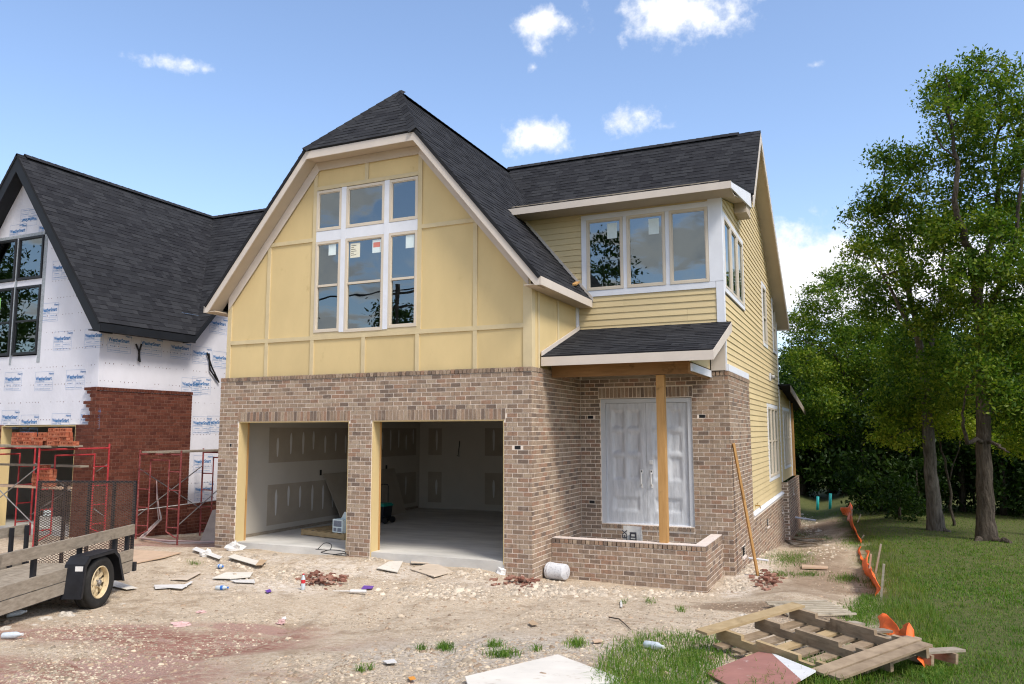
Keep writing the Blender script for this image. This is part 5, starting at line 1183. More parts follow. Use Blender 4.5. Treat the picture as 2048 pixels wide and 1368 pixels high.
# mortar bag standing in the porch
bg_ = thing('mortar_bag', 'grey paper mortar bag with black lettering standing in the porch', 'bag', (8.43, 1.35, .22)); mb = MB(); rows = []
for i, (z, hw, hd_) in enumerate(((0, .15, .08), (.06, .165, .10), (.26, .165, .10), (.42, .16, .085), (.50, .165, .05), (.57, .17, .02))):
    rows += [(8.43 + sx_ * hw + random.uniform(-.01, .01), 1.35 + sy_ * hd_, .222 + z + random.uniform(-.008, .008)) for sx_, sy_ in ((-1, -.7), (-.5, -1), (.5, -1), (1, -.7), (1, .7), (.5, 1), (-.5, 1), (-1, .7))]
mb.add(rows, [(i * 8 + k, i * 8 + (k + 1) % 8, (i + 1) * 8 + (k + 1) % 8, (i + 1) * 8 + k) for i in range(5) for k in range(8)] + [tuple(range(40, 48))]); mb.build('bag_body', M_GREYBAG, bg_, False)
v, f = text_geo('FLEX', .16, .004); mb = MB(); mb.add([(8.36 - p[2] * .8, 1.243, .47 + p[0] * .75) for p in v], [q[::-1] for q in f]); mb.build('bag_lettering', M_DARKP, bg_)
mb = MB(); mb.box((8.41, 1.236, .55), (8.53, 1.246, .70)); mb.build('bag_emblem', M_DARKP, bg_); mb = MB(); mb.box((8.43, 1.232, .58), (8.51, 1.2355, .605)); mb.box((8.44, 1.232, .63), (8.50, 1.2355, .665)); mb.build('bag_emblem_mark', M_GREYBAG, bg_)

# ---- in the garage
def pallet_mesh(P, lx, ly, mat, mat2=None, nb=6, flip=False, h=.09, bottom=True, skip=()):
    """stringers along local x, deck boards along local y. P: Matrix"""
    def bx(a, b_): return [P @ Vector(v) for v in MB().box(a, b_).v]
    par = []
    for i, y in enumerate((-ly / 2 + .02, 0, ly / 2 - .02)): par.append(('stringer', bx((-lx / 2, y - .018, .018), (lx / 2, y + .018, .018 + h)), mat2 or mat))
    for k in range(nb):
        if k in skip: continue
        x = -lx / 2 + .05 + (lx - .1) * k / (nb - 1); par.append(('deck_board', bx((x - .05, -ly / 2, .019 + h), (x + .05, ly / 2, .037 + h)), mat))
    if bottom:
        for x in (-lx / 2 + .05, 0, lx / 2 - .05): par.append(('bottom_board', bx((x - .05, -ly / 2, 0), (x + .05, ly / 2, .017)), mat))
    return par
def pallet(label, M, lx, ly, mat, **kw):
    t = thing('pallet', label, 'pallet', tuple(M.translation), kw.pop('group', None))
    for nm, vs, m_ in pallet_mesh(M, lx, ly, mat, **kw): MB().add(vs, MB.BOXF).build(nm, m_, t)
    return t
PCX, PCY = 1.857, 1.735
pallet('low wooden pallet on the concrete floor of the left garage bay', Matrix.Translation((PCX, PCY, .252)) @ Matrix.Rotation(-.233, 4, 'Z'), 1.4, 1.0, M_PALLETY, nb=7)
carton('open white printed carton sitting on the garage pallet', (PCX + .34, PCY - .42, .252 + .128), .15, .12, .27, -.2, M_PAPER, openflap=True, printm=plain('carton_print', (.20, .22, .27), .6, .2, 30))
sh = onZ(662, 1036, .25)
mb = MB(); mb.poly([(.66, 3.45, .252), (.66, 6.3, .252), (.26, 6.3, 1.45), (.26, 3.15, 1.45)], (.013, 0, .003)); tag(mb.build('drywall_sheet', M_DRYG), 'brown drywall sheet leaning on the left wall inside the garage', 'drywall')
ck = onZ(764, 1048, .25); CK = thing('cooler', 'black rolling cooler with teal lid and pull handle inside the garage', 'cooler', (ck[0] + .1, ck[1] + .2, .25)); cx, cy_ = ck[0] - .2, ck[1] + .2
mb = MB(); mb.poly([(cx - .24, cy_ - .2, .30), (cx + .2, cy_ - .2, .30), (cx + .25, cy_ - .2, .66), (cx - .27, cy_ - .2, .66)], (0, .38, 0)); mb.build('cooler_body', plain('cooler_navy', (.008, .012, .02), .4, .1, 9), CK)
mb = MB(); mb.box((cx - .285, cy_ - .215, .662), (cx + .265, cy_ + .195, .70)); mb.box((cx - .26, cy_ - .19, .70), (cx + .24, cy_ + .17, .73)); mb.build('lid', plain('cooler_teal', (.01, .26, .20), .4, .1, 9), CK)
MB().tube([(cx - .12, cy_ + .2, .5), (cx - .12, cy_ + .2, 1.12), (cx - .10, cy_ + .2, 1.16), (cx + .08, cy_ + .2, 1.16), (cx + .10, cy_ + .2, 1.12), (cx + .10, cy_ + .2, .5)], .012, 6).build('handle', M_BLACK, CK)
for yy in (cy_ - .17, cy_ + .15): MB().lathe([(.03, -.025), (.075, -.025), (.075, .025), (.03, .025)], 18, Matrix.Translation((cx + .27, yy, .328)) @ Matrix.Rotation(R(90), 4, 'X')).build('wheel', M_BLACK, CK)

# ---- scraps on the ground: flat sheets follow the ground under their corners
def sheet(label, pix, t, mat, name='drywall_scrap', cat='drywall', lift=.012, curl=0.0):
    pts = [gpix(*p) for p in pix]; z = [gz(p.x, p.y) for p in pts]; top = [Vector((p.x, p.y, gz(p.x, p.y) + lift + curl * (i % 2))) for i, p in enumerate(pts)]
    # fit one plane through the corners so that the board stays flat
    A = np.array([[p.x, p.y, 1] for p in top]); co, *_ = np.linalg.lstsq(A, np.array([p.z for p in top]), rcond=None)
    flat = [Vector((p.x, p.y, co[0] * p.x + co[1] * p.y + co[2] + .006)) for p in top]
    if area2([(p.x, p.y) for p in flat]) < 0: flat = flat[::-1]
    mb = MB(); mb.poly(flat[::-1], (0, 0, t)); return tag(mb.build(name, mat), label, cat)
sheet('large off-white board lying flat beside the grass in the foreground', ((930, 1366), (1115, 1314), (1245, 1364), (1200, 1440), (960, 1450)), .012, M_SHEETW, 'white_board', 'board')
sheet('broad tan drywall piece lying before the right garage bay', ((820, 1140), (868, 1128), (906, 1145), (868, 1159)), .013, M_SHEETT)
sheet('pale drywall piece left of the broad tan one, before the right garage bay', ((754, 1141), (778, 1126), (806, 1127), (795, 1148)), .013, M_SHEETW, lift=.02)
sheet('small drywall offcut at the edge of the garage slab', ((822, 1131), (822, 1116), (870, 1121), (874, 1131)), .013, M_SHEETT, lift=.03)
sheet('stained plywood sheet on the dirt between the trailer and the brick pier', ((262, 1131), (268, 1103), (362, 1108), (330, 1118)), .018, M_PLY, 'plywood_sheet', 'plywood')
sheet('long white strip of trim lying by the left brick pier', ((384, 1105), (392, 1100), (445, 1120), (438, 1125)), .006, M_PLASTIC_W, 'trim_strip', 'trim', lift=.05)
sheet('white trim strip with torn cardboard end before the left garage bay', ((455, 1121), (468, 1115), (527, 1132), (513, 1138)), .01, M_SHEETW, 'trim_strip', 'trim', lift=.05)
sheet('torn brown cardboard at the end of the white trim strip', ((510, 1139), (520, 1127), (534, 1128), (524, 1138)), .006, M_CARD, 'cardboard_scrap', 'cardboard', lift=.06)
sheet('creased white sheet on the dirt just behind the trailer wheel', ((214, 1160), (236, 1166), (275, 1180), (252, 1183), (216, 1174)), .006, M_SHEETW, 'white_sheet', 'sheet', lift=.02)
sheet('narrow white strip on the dirt beyond the trailer wheel', ((308, 1174), (372, 1172), (374, 1178), (310, 1181)), .006, M_PLASTIC_W, 'trim_strip', 'trim', lift=.02)
sheet('beige board scrap beside the pile of white scraps', ((340, 1162), (372, 1158), (398, 1146), (402, 1149), (374, 1164)), .006, M_SHEETT, 'board_scrap', 'board', lift=.02)
sheet('white insulation board scrap among the rubble', ((424, 1160), (452, 1149), (506, 1148), (500, 1158), (460, 1162)), .01, M_SHEETW, 'board_scrap', 'board', lift=.02)
sheet('long thin white board scrap below the insulation scrap', ((460, 1164), (508, 1163), (510, 1170), (470, 1168)), .008, M_PLASTIC_W, 'board_scrap', 'board', lift=.02)
sheet('folded piece of tan cardboard on the bare gravel', ((1056, 1250), (1066, 1245), (1077, 1253), (1064, 1256)), .004, M_CARD, 'cardboard_scrap', 'cardboard', lift=.02)
sheet('thin brown wood chip near the grass patch', ((1184, 1286), (1200, 1283), (1205, 1288), (1188, 1290)), .01, M_PLY, 'wood_chip', 'wood')
sheet('small white paper scrap on the reddish clay', ((563, 1240), (571, 1236), (573, 1241), (566, 1244)), .003, M_PLASTIC_W, 'paper_scrap', 'paper', lift=.015)
sheet('crumpled white paper on the grey gravel', ((765, 1328), (788, 1324), (794, 1331), (774, 1333)), .006, M_PLASTIC_W, 'paper_scrap', 'paper', lift=.015)
sheet('upright sliver of white paper before the planter wall', ((1240, 1204), (1244, 1204), (1245, 1217), (1241, 1217)), .004, M_PLASTIC_W, 'paper_scrap', 'paper', lift=.015)
PINKS = (('pink insulation tuft flattened on the red clay', 358, 1251, .10, .25), ('small pink insulation scrap at the edge of the clay', 402, 1225, .06, .25), ('lump of pink insulation on the bare tan ground', 562, 1248, .055, .6))
sheet('curved white plastic strip beside the pile of scraps', ((306, 1178), (360, 1179), (382, 1167), (386, 1169), (364, 1183)), .004, M_PLASTIC_W, 'plastic_strip', 'plastic', lift=.03)
sheet('grey shingle scrap lying before the slatted panel', ((1516, 1256), (1524, 1236), (1534, 1232), (1545, 1243), (1530, 1256)), .02, plain('grey_scrap', (.42, .43, .44), .8, .15, 9), 'shingle_scrap', 'scrap', lift=.05)
for i, (px, py) in enumerate(((1600, 1140), (1640, 1142))):
    pass
sheet('short brown board lying in the grass beside the trodden strip', ((1604, 1134), (1656, 1137), (1656, 1141), (1604, 1139)), .03, M_PLY, 'board', 'board')
for (a, b_, c) in (((1574, 1083), (1640, 1092), 'weathered board among the scraps along the side wall'), ((1580, 1094), (1650, 1086), 'pale scrap board across the weathered one along the side wall'), ((1590, 1078), (1648, 1082), 'reddish scrap board nearest the far end of the side wall')):
    p, q = gpix(*a), gpix(*b_); plank(c, p + Vector((0, 0, .03)), q + Vector((0, 0, .05)), .12, .025, M_PLY if 'reddish' in c else M_GREYWOOD, name='scrap_board', cat='board')
def lump(c, r, n, seed, squash=.6):
    """crumpled rounded mesh"""
    g = random.Random(seed); mb = MB(); rows, seg = 5, 9
    vs = [(c[0], c[1], c[2] + r * squash * 1.6)]
    for i in range(1, rows + 1):
        ph = math.pi / 2 - i * (math.pi / 2) / rows
        for k in range(seg):
            t = 2 * math.pi * k / seg; rr = r * (1 + g.uniform(-n, n)); vs.append((c[0] + rr * math.cos(ph) * math.cos(t), c[1] + rr * math.cos(ph) * math.sin(t), c[2] + max(-.02, rr * math.sin(ph) * squash * 1.5)))
    fs = [(0, 1 + k, 1 + (k + 1) % seg) for k in range(seg)] + [(1 + i * seg + k, 1 + (i + 1) * seg + k, 1 + (i + 1) * seg + (k + 1) % seg, 1 + i * seg + (k + 1) % seg) for i in range(rows - 1) for k in range(seg)]
    return mb.add(vs, fs)
for (lb, px, py, r, sq) in PINKS: tag(lump(gpix(px, py), r, .5, px, sq).build('insulation_scrap', M_PINK), lb, 'insulation')
for (px, py, r, lb) in ((470, 1100, .16, 'crumpled clear plastic bag heaped at the foot of the left pier'), (412, 1112, .11, 'crumpled plastic sheet under the long white trim strip'), (1006, 1148, .13, 'crumpled white plastic at the right garage pier'), (530, 1092, .09, 'white plastic wrapper at the left garage threshold'), (30, 1110, .2, 'white plastic bag lying on the trailer bed')):
    P_ = gpix(px, py) if px > 100 else Vector(tp(-.8, -1.3, .538)); tag(lump(P_, r, .45, px).build('plastic_bag', M_PLASTIC_W), lb, 'plastic bag')
def bottle(label, px, py, L, cap, lab, yaw, upright=False, r=.033):
    p = gpix(px, py); t = thing('bottle', label, 'bottle', tuple(p)); rt = Matrix.Identity(4) if upright else Matrix.Rotation(yaw, 4, 'Z') @ Matrix.Rotation(R(86), 4, 'Y'); M = Matrix.Translation(p + Vector((0, 0, 0 if upright else r))) @ rt
    MB().lathe([(r * .8, 0), (r, .01), (r, L * .35), (r * .93, L * .38), (r, L * .42), (r, L * .68), (r * .45, L * .88), (r * .42, L * .93)], 14, M).build('bottle_body', M_CLEAR, t, True)
    MB().lathe([(r * .46, L * .93), (r * .46, L)], 12, M).build('cap', cap, t); MB().lathe([(r * 1.01, L * .42), (r * 1.01, L * .64)], 14, M, False, False).build('bottle_label', lab, t)
bottle('clear bottle with blue label lying beside the trailer shadow', 12, 1236, .22, M_PLASTIC_W, M_CLEAR, 1.2); bottle('clear crushed bottle at the very edge of the gravel', 4, 1278, .22, M_PLASTIC_W, M_CLEAR, .4)
bottle('clear bottle with bright blue label among the white scraps', 432, 1180, .22, M_BLUECAP, M_BLUECAP, .1); bottle('small blue bottle near the white trim strip', 436, 1137, .14, M_BLUECAP, M_BLUECAP, -.2, r=.04)
bottle('red-labelled soda bottle standing before the brick rubble', 606, 1180, .24, M_REDLAB, M_REDLAB, 0, True); bottle('clear bottle half sunk in the grass patch', 1290, 1296, .2, M_PLASTIC_W, M_CLEAR, -.4)
bottle('bottle with red cap in the litter at the left pier', 490, 1094, .2, M_REDLAB, M_BLUECAP, .3)
p = gpix(682, 1186); t = thing('caulk_tube', 'white caulk tube with long nozzle lying on the gravel', 'caulk tube', tuple(p)); M = Matrix.Translation(p + Vector((.02, 0, .03))) @ Matrix.Rotation(R(20), 4, 'Z') @ Matrix.Rotation(R(90), 4, 'Y')
MB().lathe([(.025, .12), (.025, .36)], 14, M).build('tube_body', M_PLASTIC_W, t); MB().lathe([(.004, -.14), (.009, .11), (.02, .12)], 10, M).build('nozzle', M_PLASTIC_W, t)
sheet('purple plastic tag lying past the caulk tube', ((722, 1182), (728, 1175), (748, 1176), (744, 1181)), .006, M_PURPLE, 'plastic_tag', 'tag', lift=.02)
sheet('small purple scrap beside the brick rubble', ((530, 1185), (540, 1182), (543, 1187), (534, 1189)), .004, M_PURPLE, 'plastic_scrap', 'plastic', lift=.02)
sheet('orange autumn leaf before the planter wall', ((1316, 1172), (1324, 1170), (1328, 1174), (1320, 1176)), .003, plain('orange_leaf', (.6, .25, .04), .7, .2, 20), 'fallen_leaf', 'leaf', lift=.02)
sheet('orange leaf scrap near the white board', ((816, 1362), (828, 1360), (832, 1366), (820, 1368)), .003, MATS['orange_leaf'], 'fallen_leaf', 'leaf', lift=.02)
# tangled cord at the middle pier
pc_ = gpix(690, 1110); CD = thing('power_cord', 'tangled black extension cord at the foot of the middle garage pier', 'cord', tuple(pc_))
for k in range(6):
    c = gpix(*((682, 1112), (672, 1108), (660, 1106), (690, 1106), (668, 1116), (648, 1112))[k]); rr = (.14, .22, .2, .12, .28, .16)[k]
    ptsc = [(c.x + rr * math.cos(t) * (1 + .2 * math.sin(2.3 * t + k)), c.y + .5 * rr * math.sin(t), gz(c.x + rr * math.cos(t), c.y + .5 * rr * math.sin(t)) + .015 + .02 * k + (.12 if k == 5 else .03) * max(0, math.sin(t))) for t in np.linspace(0, 5.9, 22)]
    MB().tube(ptsc, .0075, 6).build('cord_loop', M_BLACK, CD)
for (px, py, dxx, lb) in ((1220, 1243, .5, 'thin bare twig on the gravel'),):
    a = gpix(1218, 1238); b_ = gpix(1262, 1262); MB_ = MB().tube([a + Vector((0, 0, .02)), a.lerp(b_, .45) + Vector((0, .03, .05)), b_ + Vector((0, 0, .015))], [.008, .007, .004], 6); tag(MB_.build('twig', M_BARK), lb, 'twig')
# broken brick piles
def chunk(seed, s):
    g = random.Random(seed); mb = MB(); vs = MB().box((-s * .9, -s * .5, 0), (s * .9, s * .5, s * .62)).v; return mb.add([(x * g.uniform(.55, 1.1), y * g.uniform(.6, 1.1), z * g.uniform(.55, 1.1)) for x, y, z in vs], MB.BOXF).mesh('brick_chunk', M_LOOSE)
CH = [chunk(i, .062) for i in range(8)]
def rubble(label, group, cx_, cy2, rx, ry, n_, h):
    g = random.Random(int(cx_ * 7)); pts = []
    for i in range(n_):
        px, py = cx_ + g.gauss(0, rx), cy2 + g.gauss(0, ry); p = gpix(px, py); k = sum(1 for q in pts if (q - p).length < .075); pts.append(p)
        o = place('brick_chunk', CH[g.randrange(8)], Matrix.Translation(p + Vector((0, 0, min(k, 3) * h - .008))) @ Matrix.Rotation(g.uniform(0, 6.3), 4, 'Z') @ Matrix.Rotation(g.uniform(-.35, .35), 4, 'X') @ Matrix.Scale(g.uniform(.6, 1.25), 4)); tag(o, label, 'brick chunk', group)
rubble('broken red brick chunk in the rubble before the middle garage pier', 'rubble before the middle pier', 640, 1163, 20, 7, 70, .03)
rubble('broken red brick chunk in the rubble at the right garage pier', 'rubble at the right pier', 1040, 1166, 22, 6, 54, .03)
rubble('broken red brick chunk in the rubble round the leaning timber foot', 'rubble at the timber foot', 1530, 1160, 15, 8, 62, .035)
rubble('broken red brick chunk scattered on the dirt beside the long side wall', 'chunks by the side wall', 1588, 1076, 14, 5, 10, .03)
# limestone rocks lying about, each a thing of its own
def rock_mesh(seed):
    g = random.Random(seed); mb = MB(); m_ = lump((0, 0, 0), 1.0, .22, seed, .45); mb.v, mb.f = m_.v, m_.f; return mb.mesh('rock', plain('limestone_%d' % seed, (.50, .45, .38), .95, .18, 7, kind='obj', bmp=.4) if seed == 1 else MATS['limestone_1'])
RK = [rock_mesh(i) for i in (1, 2, 3)]
for (px, py, r, lb) in ((130, 1232, .14, 'broad pale rock by the trailer tongue side'), (90, 1240, .12, 'flat tan rock right of the broad pale rock'), (70, 1250, .06, 'small round rock beside the flat tan rock'), (12, 1258, .1, 'pale rock half buried near the plastic bottles'), (112, 1243, .05, 'little rock in front of the broad pale rock'), (480, 1202, .05, 'small pale rock on the reddish clay'), (245, 1208, .06, 'white rock chip behind the trailer tyre'),
                         (1640, 1062, .12, 'grey rock in the grass beside the trodden strip'), (1625, 1080, .1, 'pale rock on the trodden strip'), (1655, 1092, .08, 'brown stone lying on the dirt mound'), (1490, 1232, .09, 'reddish stone on the gravel near the slatted panel')):
    p = gpix(px, py); tag(place('rock', RK[px % 3], Matrix.Translation(p + Vector((0, 0, -.02))) @ Matrix.Rotation(px * .7, 4, 'Z') @ Matrix.Diagonal((r, r * .75, r * .7, 1))), lb, 'rock')

# ---- pallet heap, slatted panel, two-tone board
pA, pB = gpix(1500, 1285), gpix(1760, 1345)
def M_from(px0, px1, center, lift=0.0, tilt=0.0, roll=0.0):
    a, b_ = gpix(*px0), gpix(*px1); yaw = math.atan2(b_.y - a.y, b_.x - a.x); c = gpix(*center); return Matrix.Translation(Vector((c.x, c.y, c.z + lift))) @ Matrix.Rotation(yaw, 4, 'Z') @ Matrix.Rotation(tilt, 4, 'Y') @ Matrix.Rotation(roll, 4, 'X')
pz = .46
def M_flat(px0, px1, center, lift=0.0, tilt=0.0, roll=0.0):
    a, b_, c = onZ(*px0, pz), onZ(*px1, pz), onZ(*center, pz); return Matrix.Translation((c[0], c[1], gz(c[0], c[1]) + lift)) @ Matrix.Rotation(R(-36), 4, 'Z') @ Matrix.Rotation(tilt, 4, 'Y') @ Matrix.Rotation(roll, 4, 'X')
MP = M_flat((1610, 1245), (1830, 1325), (1642, 1342), .10, .03, .08)
t = thing('pallet', 'broken wooden pallet lying upturned with bare stringers on top', 'pallet', tuple(MP.translation))
def pb(nm, a, b_, m_, par=t, M=MP): MB().add([M @ Vector(v) for v in MB().box(a, b_).v], MB.BOXF).build(nm, m_, par)
for y, m_ in ((-.50, M_PALLETY), (-.02, M_PALLET), (.44, M_PALLET)):
    for (x0, x1) in ((-.68, -.38), (-.22, .22), (.38, .68)): pb('stringer_foot', (x0, y - .019, .09), (x1, y + .019, .13), m_)
    pb('stringer', (-.68, y - .019, .021), (.68, y + .019, .0895), m_)
for k, x in enumerate((-.56, -.38, -.20, -.02, .16, .34, .5)): pb('deck_board', (x - .055, -.62 + .03 * (k % 2), 0), (x + .055, .56 - .04 * (k % 3), .02), M_PALLETY if k in (2,) else M_PALLET)
pb('end_board', (-.70, -.74, .132), (-.555, .50, .154), M_PALLETY); pb('end_board', (.50, -.72, .132), (.62, .46, .152), M_PALLET); pb('end_board', (.64, -.70, .131), (.74, .42, .150), M_PALLET)
MP2 = M_flat((1610, 1245), (1830, 1318), (1690, 1318), .08, .02, -.10)
t2 = thing('pallet', 'darker pallet half hidden behind the upturned one', 'pallet', tuple(MP2.translation))
for y in (.18, .52): pb('stringer', (-.62, y - .019, .021), (.70, y + .019, .105), M_PALLET, t2, MP2)
for x in (-.36, -.06, .22, .62): pb('deck_board', (x - .05, .02, .107), (x + .05, .70, .127), M_GREYWOOD, t2, MP2)
MS = M_from((1560, 1225), (1690, 1225), (1620, 1228), .03)
t = thing('slatted_panel', 'small panel of pale parallel slats behind the pallets', 'panel', tuple(MS.translation))
for k in range(8): MB().add([MS @ Vector(v) for v in MB().box((-.44 + .02 * (k % 3), -.36 + k * .105, .03), (.44 - .015 * (k % 2), -.335 + k * .105 + .012, .052)).v], MB.BOXF).build('slat', M_LATH, t)
for x in (-.36, .36): MB().add([MS @ Vector(v) for v in MB().box((x - .02, -.38, 0), (x + .02, .44, .0285)).v], MB.BOXF).build('batten', M_LATH, t)
bt = thing('leaning_board', 'two-tone board, brick-red and white, propped on the pallet end', 'board', tuple(gpix(1500, 1366)))
a0, a1, a2, a3 = (Vector(CAM + (np.array(gpix(px, py)) - CAM) * k) for px, py, k in ((1412, 1348, .985), (1528, 1302, .93), (1632, 1344, .92), (1520, 1410, .97)))
mid1, mid2 = a1.lerp(a2, .06), a0.lerp(a3, .05)
q0, q1 = a1.lerp(a2, .62), a0.lerp(a3, .95)
nb_ = (a1 - a0).cross(a3 - a0).normalized(); nb_ = nb_ if nb_.z > 0 else -nb_
w1, w2 = a1.lerp(a2, .14), a3.lerp(a2, .70)
mb = MB(); mb.poly([a0, a3, w2, w1, a1], nb_ * .012); mb.build('red_face', plain('stained_red_board', (.33, .155, .125), .85, .12, 4, dirt=((.52, .44, .40), .60)), bt)
mb = MB(); mb.poly([w1, w2, a2], nb_ * .0118); mb.build('white_face', plain('white_board_face', (.62, .62, .62), .8, .08, 5, dirt=((.48, .44, .40), .6)), bt)

# ---- orange silt fence with stakes, far stakes, pipes
OF = thing('silt_fence', 'slumped orange silt fence strung on wooden stakes along the lawn edge', 'fence', tuple(gpix(1745, 1190)))
def ribbon(pix, hs, seed):
    g = random.Random(seed); base = [gpix(*p) for p in pix]; n_ = 30; mb = MB(); rows = 7; top = []
    cum = np.linspace(0, len(base) - 1, n_)
    vs = []
    for c in cum:
        i = min(int(c), len(base) - 2); p = base[i].lerp(base[i + 1], c - i); d = (base[i + 1] - base[i]).normalized(); s_ = Vector((d.y, -d.x, 0)); h = np.interp(c, range(len(base)), hs)
        for k in range(rows):
            f_k = k / (rows - 1); vs.append(p + s_ * (.05 * math.sin(3.1 * f_k + c * 1.7) + .07 * mnoise.noise(Vector((c * 2.1, f_k * 3, seed)))) + d * .05 * mnoise.noise(Vector((c * 3, f_k * 2, seed + 5))) + Vector((0, 0, -.03 + h * f_k * (1 + .25 * mnoise.noise(Vector((c * 1.5, 7, seed)))))))
    fs = [(i * rows + k, (i + 1) * rows + k, (i + 1) * rows + k + 1, i * rows + k + 1) for i in range(n_ - 1) for k in range(rows - 1)]
    o = mb.add(vs, fs).build('fabric', M_ORANGE, OF, True); md = o.modifiers.new('thick', 'SOLIDIFY'); md.thickness = .004
ribbon([(1768, 1268), (1790, 1290), (1815, 1315), (1850, 1345)], [.26, .16, .34, .22], 1)
ribbon([(1752, 1193), (1744, 1175), (1738, 1155), (1730, 1138)], [.30, .42, .50, .40], 2); ribbon([(1738, 1150), (1728, 1125), (1722, 1100)], [.22, .10, .12], 3)
ribbon([(1718, 1088), (1710, 1070), (1703, 1052), (1700, 1034)], [.20, .45, .5, .45], 4); ribbon([(1700, 1034), (1684, 1030)], [.45, .25], 5)
for (b_, tpx) in (((1760, 1200), (1768, 1128)), ((1735, 1160), (1742, 1108)), ((1748, 1150), (1762, 1088)), ((1703, 1052), (1704, 1020)), ((1712, 1045), (1722, 1028)), ((1718, 1078), (1728, 1070))):
    p = gpix(*b_); D = float((np.array(p) - CAM) @ FWD); q = Vector(dep(*tpx, D)); MB().bar(p - Vector((0, 0, .1)), q, .032, .03, up=(0, 1, 0)).build('stake', M_LATH, OF)
for (px, py, h) in ((1635, 1020, .55), (1660, 1018, .62)):
    p = gpix(px, py); MB_ = MB().lathe([(.055, -.1), (.055, h), (.045, h), (.045, h - .1)], 14, Matrix.Translation(p) @ Matrix.Rotation(R(4), 4, 'Y'), True, False); tag(MB_.build('drain_pipe', M_TEAL, None, True), 'teal drain pipe standing out of the dirt, %s' % ('leaning, nearer the house' if px < 1650 else 'upright, nearer the trees'), 'pipe')

# ================================================================== GRASS, STONES
def blades(pts, h, w, lean, mat, name, seg=2):
    n_ = len(pts); P = np.asarray(pts, float); th = rng.uniform(0, 2 * np.pi, n_); hh = h * rng.uniform(.5, 1.25, n_); ww = w * rng.uniform(.7, 1.3, n_)
    d = np.stack([np.cos(th), np.sin(th), np.zeros(n_)], 1); s_ = np.stack([-np.sin(th), np.cos(th), np.zeros(n_)], 1); ln = (lean * rng.uniform(.2, 1.6, n_))[:, None]; up_ = np.array([0, 0, 1.0])
    b0 = P - s_ * ww[:, None] / 2; b1 = P + s_ * ww[:, None] / 2; mid = P + up_ * (hh * .6)[:, None] + d * (hh[:, None] * ln * .35); m0, m1 = mid - s_ * ww[:, None] * .38, mid + s_ * ww[:, None] * .38; tip = P + up_ * (hh * (1 - .35 * ln[:, 0]))[:, None] + d * (hh[:, None] * ln)
    V_ = np.stack([b0, b1, m1, m0, tip], 1).reshape(-1, 3); i = np.arange(n_) * 5
    F_ = np.concatenate([np.stack([i, i + 1, i + 2], 1), np.stack([i, i + 2, i + 3], 1), np.stack([i + 3, i + 2, i + 4], 1)])
    return np_mesh(name, V_, F_, mat)
def scatter_lawn():
    pts = []; 
    for (x0, x1, y0, y1, dens) in ((11.0, 15.5, -8.5, -4.0, 1900), (11.8, 17, -4.0, 0, 1100), (11.8, 19, 0, 5, 600), (11.5, 22, 5, 11, 320), (11, 26, 11, 20, 110), (15.5, 19, -8, -4, 400)):
        n_ = int((x1 - x0) * (y1 - y0) * dens); x = rng.uniform(x0, x1, n_); y = rng.uniform(y0, y1, n_); e = lawn_edge(y) + .35 * np.sin(x * 3 + y * 2.1) * .6
        k = (x > e + rng.uniform(-.15, .25, n_)); pts.append(np.stack([x[k], y[k]], 1))
    p = np.concatenate(pts); z = np.array([gz(a, b_) for a, b_ in p]); return np.column_stack([p, z - .005])
LP = scatter_lawn(); dist = np.linalg.norm(LP[:, :2] - CAM[:2], axis=1)
edge = np.abs(LP[:, 0] - lawn_edge(LP[:, 1])) < .7
nearm = dist < 13
g1 = blades(LP[nearm & ~edge], .038, .006, .9, M_GRASS, 'lawn_grass'); tag(link_obj(bpy.data.objects.new('lawn_grass', g1)), 'mown green lawn beyond the orange fence', 'grass', kind='stuff')
g2 = blades(LP[~nearm & ~edge], .05, .012, .9, M_GRASS, 'far_lawn_grass'); tag(link_obj(bpy.data.objects.new('far_lawn_grass', g2)), 'shaded lawn under the trees', 'grass', kind='stuff')
g3 = blades(LP[edge], .12, .006, .9, M_GRASSY, 'rough_grass'); tag(link_obj(bpy.data.objects.new('rough_grass', g3)), 'long uncut grass along the fence', 'grass', kind='stuff')
cl_x = rng.uniform(12.4, 20, 420); cl_y = rng.uniform(-8, 9, 420); cpts = []
for x, y in zip(cl_x, cl_y):
    if x < lawn_edge(y) + .3: continue
    for _ in range(26):
        a, b_ = x + rng.normal(0, .06), y + rng.normal(0, .06); cpts.append((a, b_, gz(a, b_) - .005))
g6 = blades(cpts, .085, .008, .9, M_GRASSY, 'lawn_weeds'); tag(link_obj(bpy.data.objects.new('lawn_weeds', g6)), 'paler weed clumps dotted through the lawn', 'weeds', kind='stuff')
def patch(px_poly, n_, h, w=.006, mat=None):
    conv = px_poly; out = []; xs = [p[0] for p in conv]; ys = [p[1] for p in conv]
    while len(out) < n_:
        x, y = random.uniform(min(xs), max(xs)), random.uniform(min(ys), max(ys))
        ins = False; j = len(conv) - 1
        for i in range(len(conv)):
            (xi, yi), (xj, yj) = conv[i], conv[j]
            if (yi > y) != (yj > y) and x < (xj - xi) * (y - yi) / (yj - yi) + xi: ins = not ins
            j = i
        if ins: p = gpix(x + random.gauss(0, 14), y + random.gauss(0, 4)); out.append((p.x, p.y, p.z - .01))
    return out
tuft = []
big = patch([(1195, 1345), (1230, 1290), (1275, 1272), (1350, 1268), (1450, 1276), (1470, 1290), (1440, 1330), (1420, 1380), (1300, 1420), (1210, 1400)], 5600, .1)
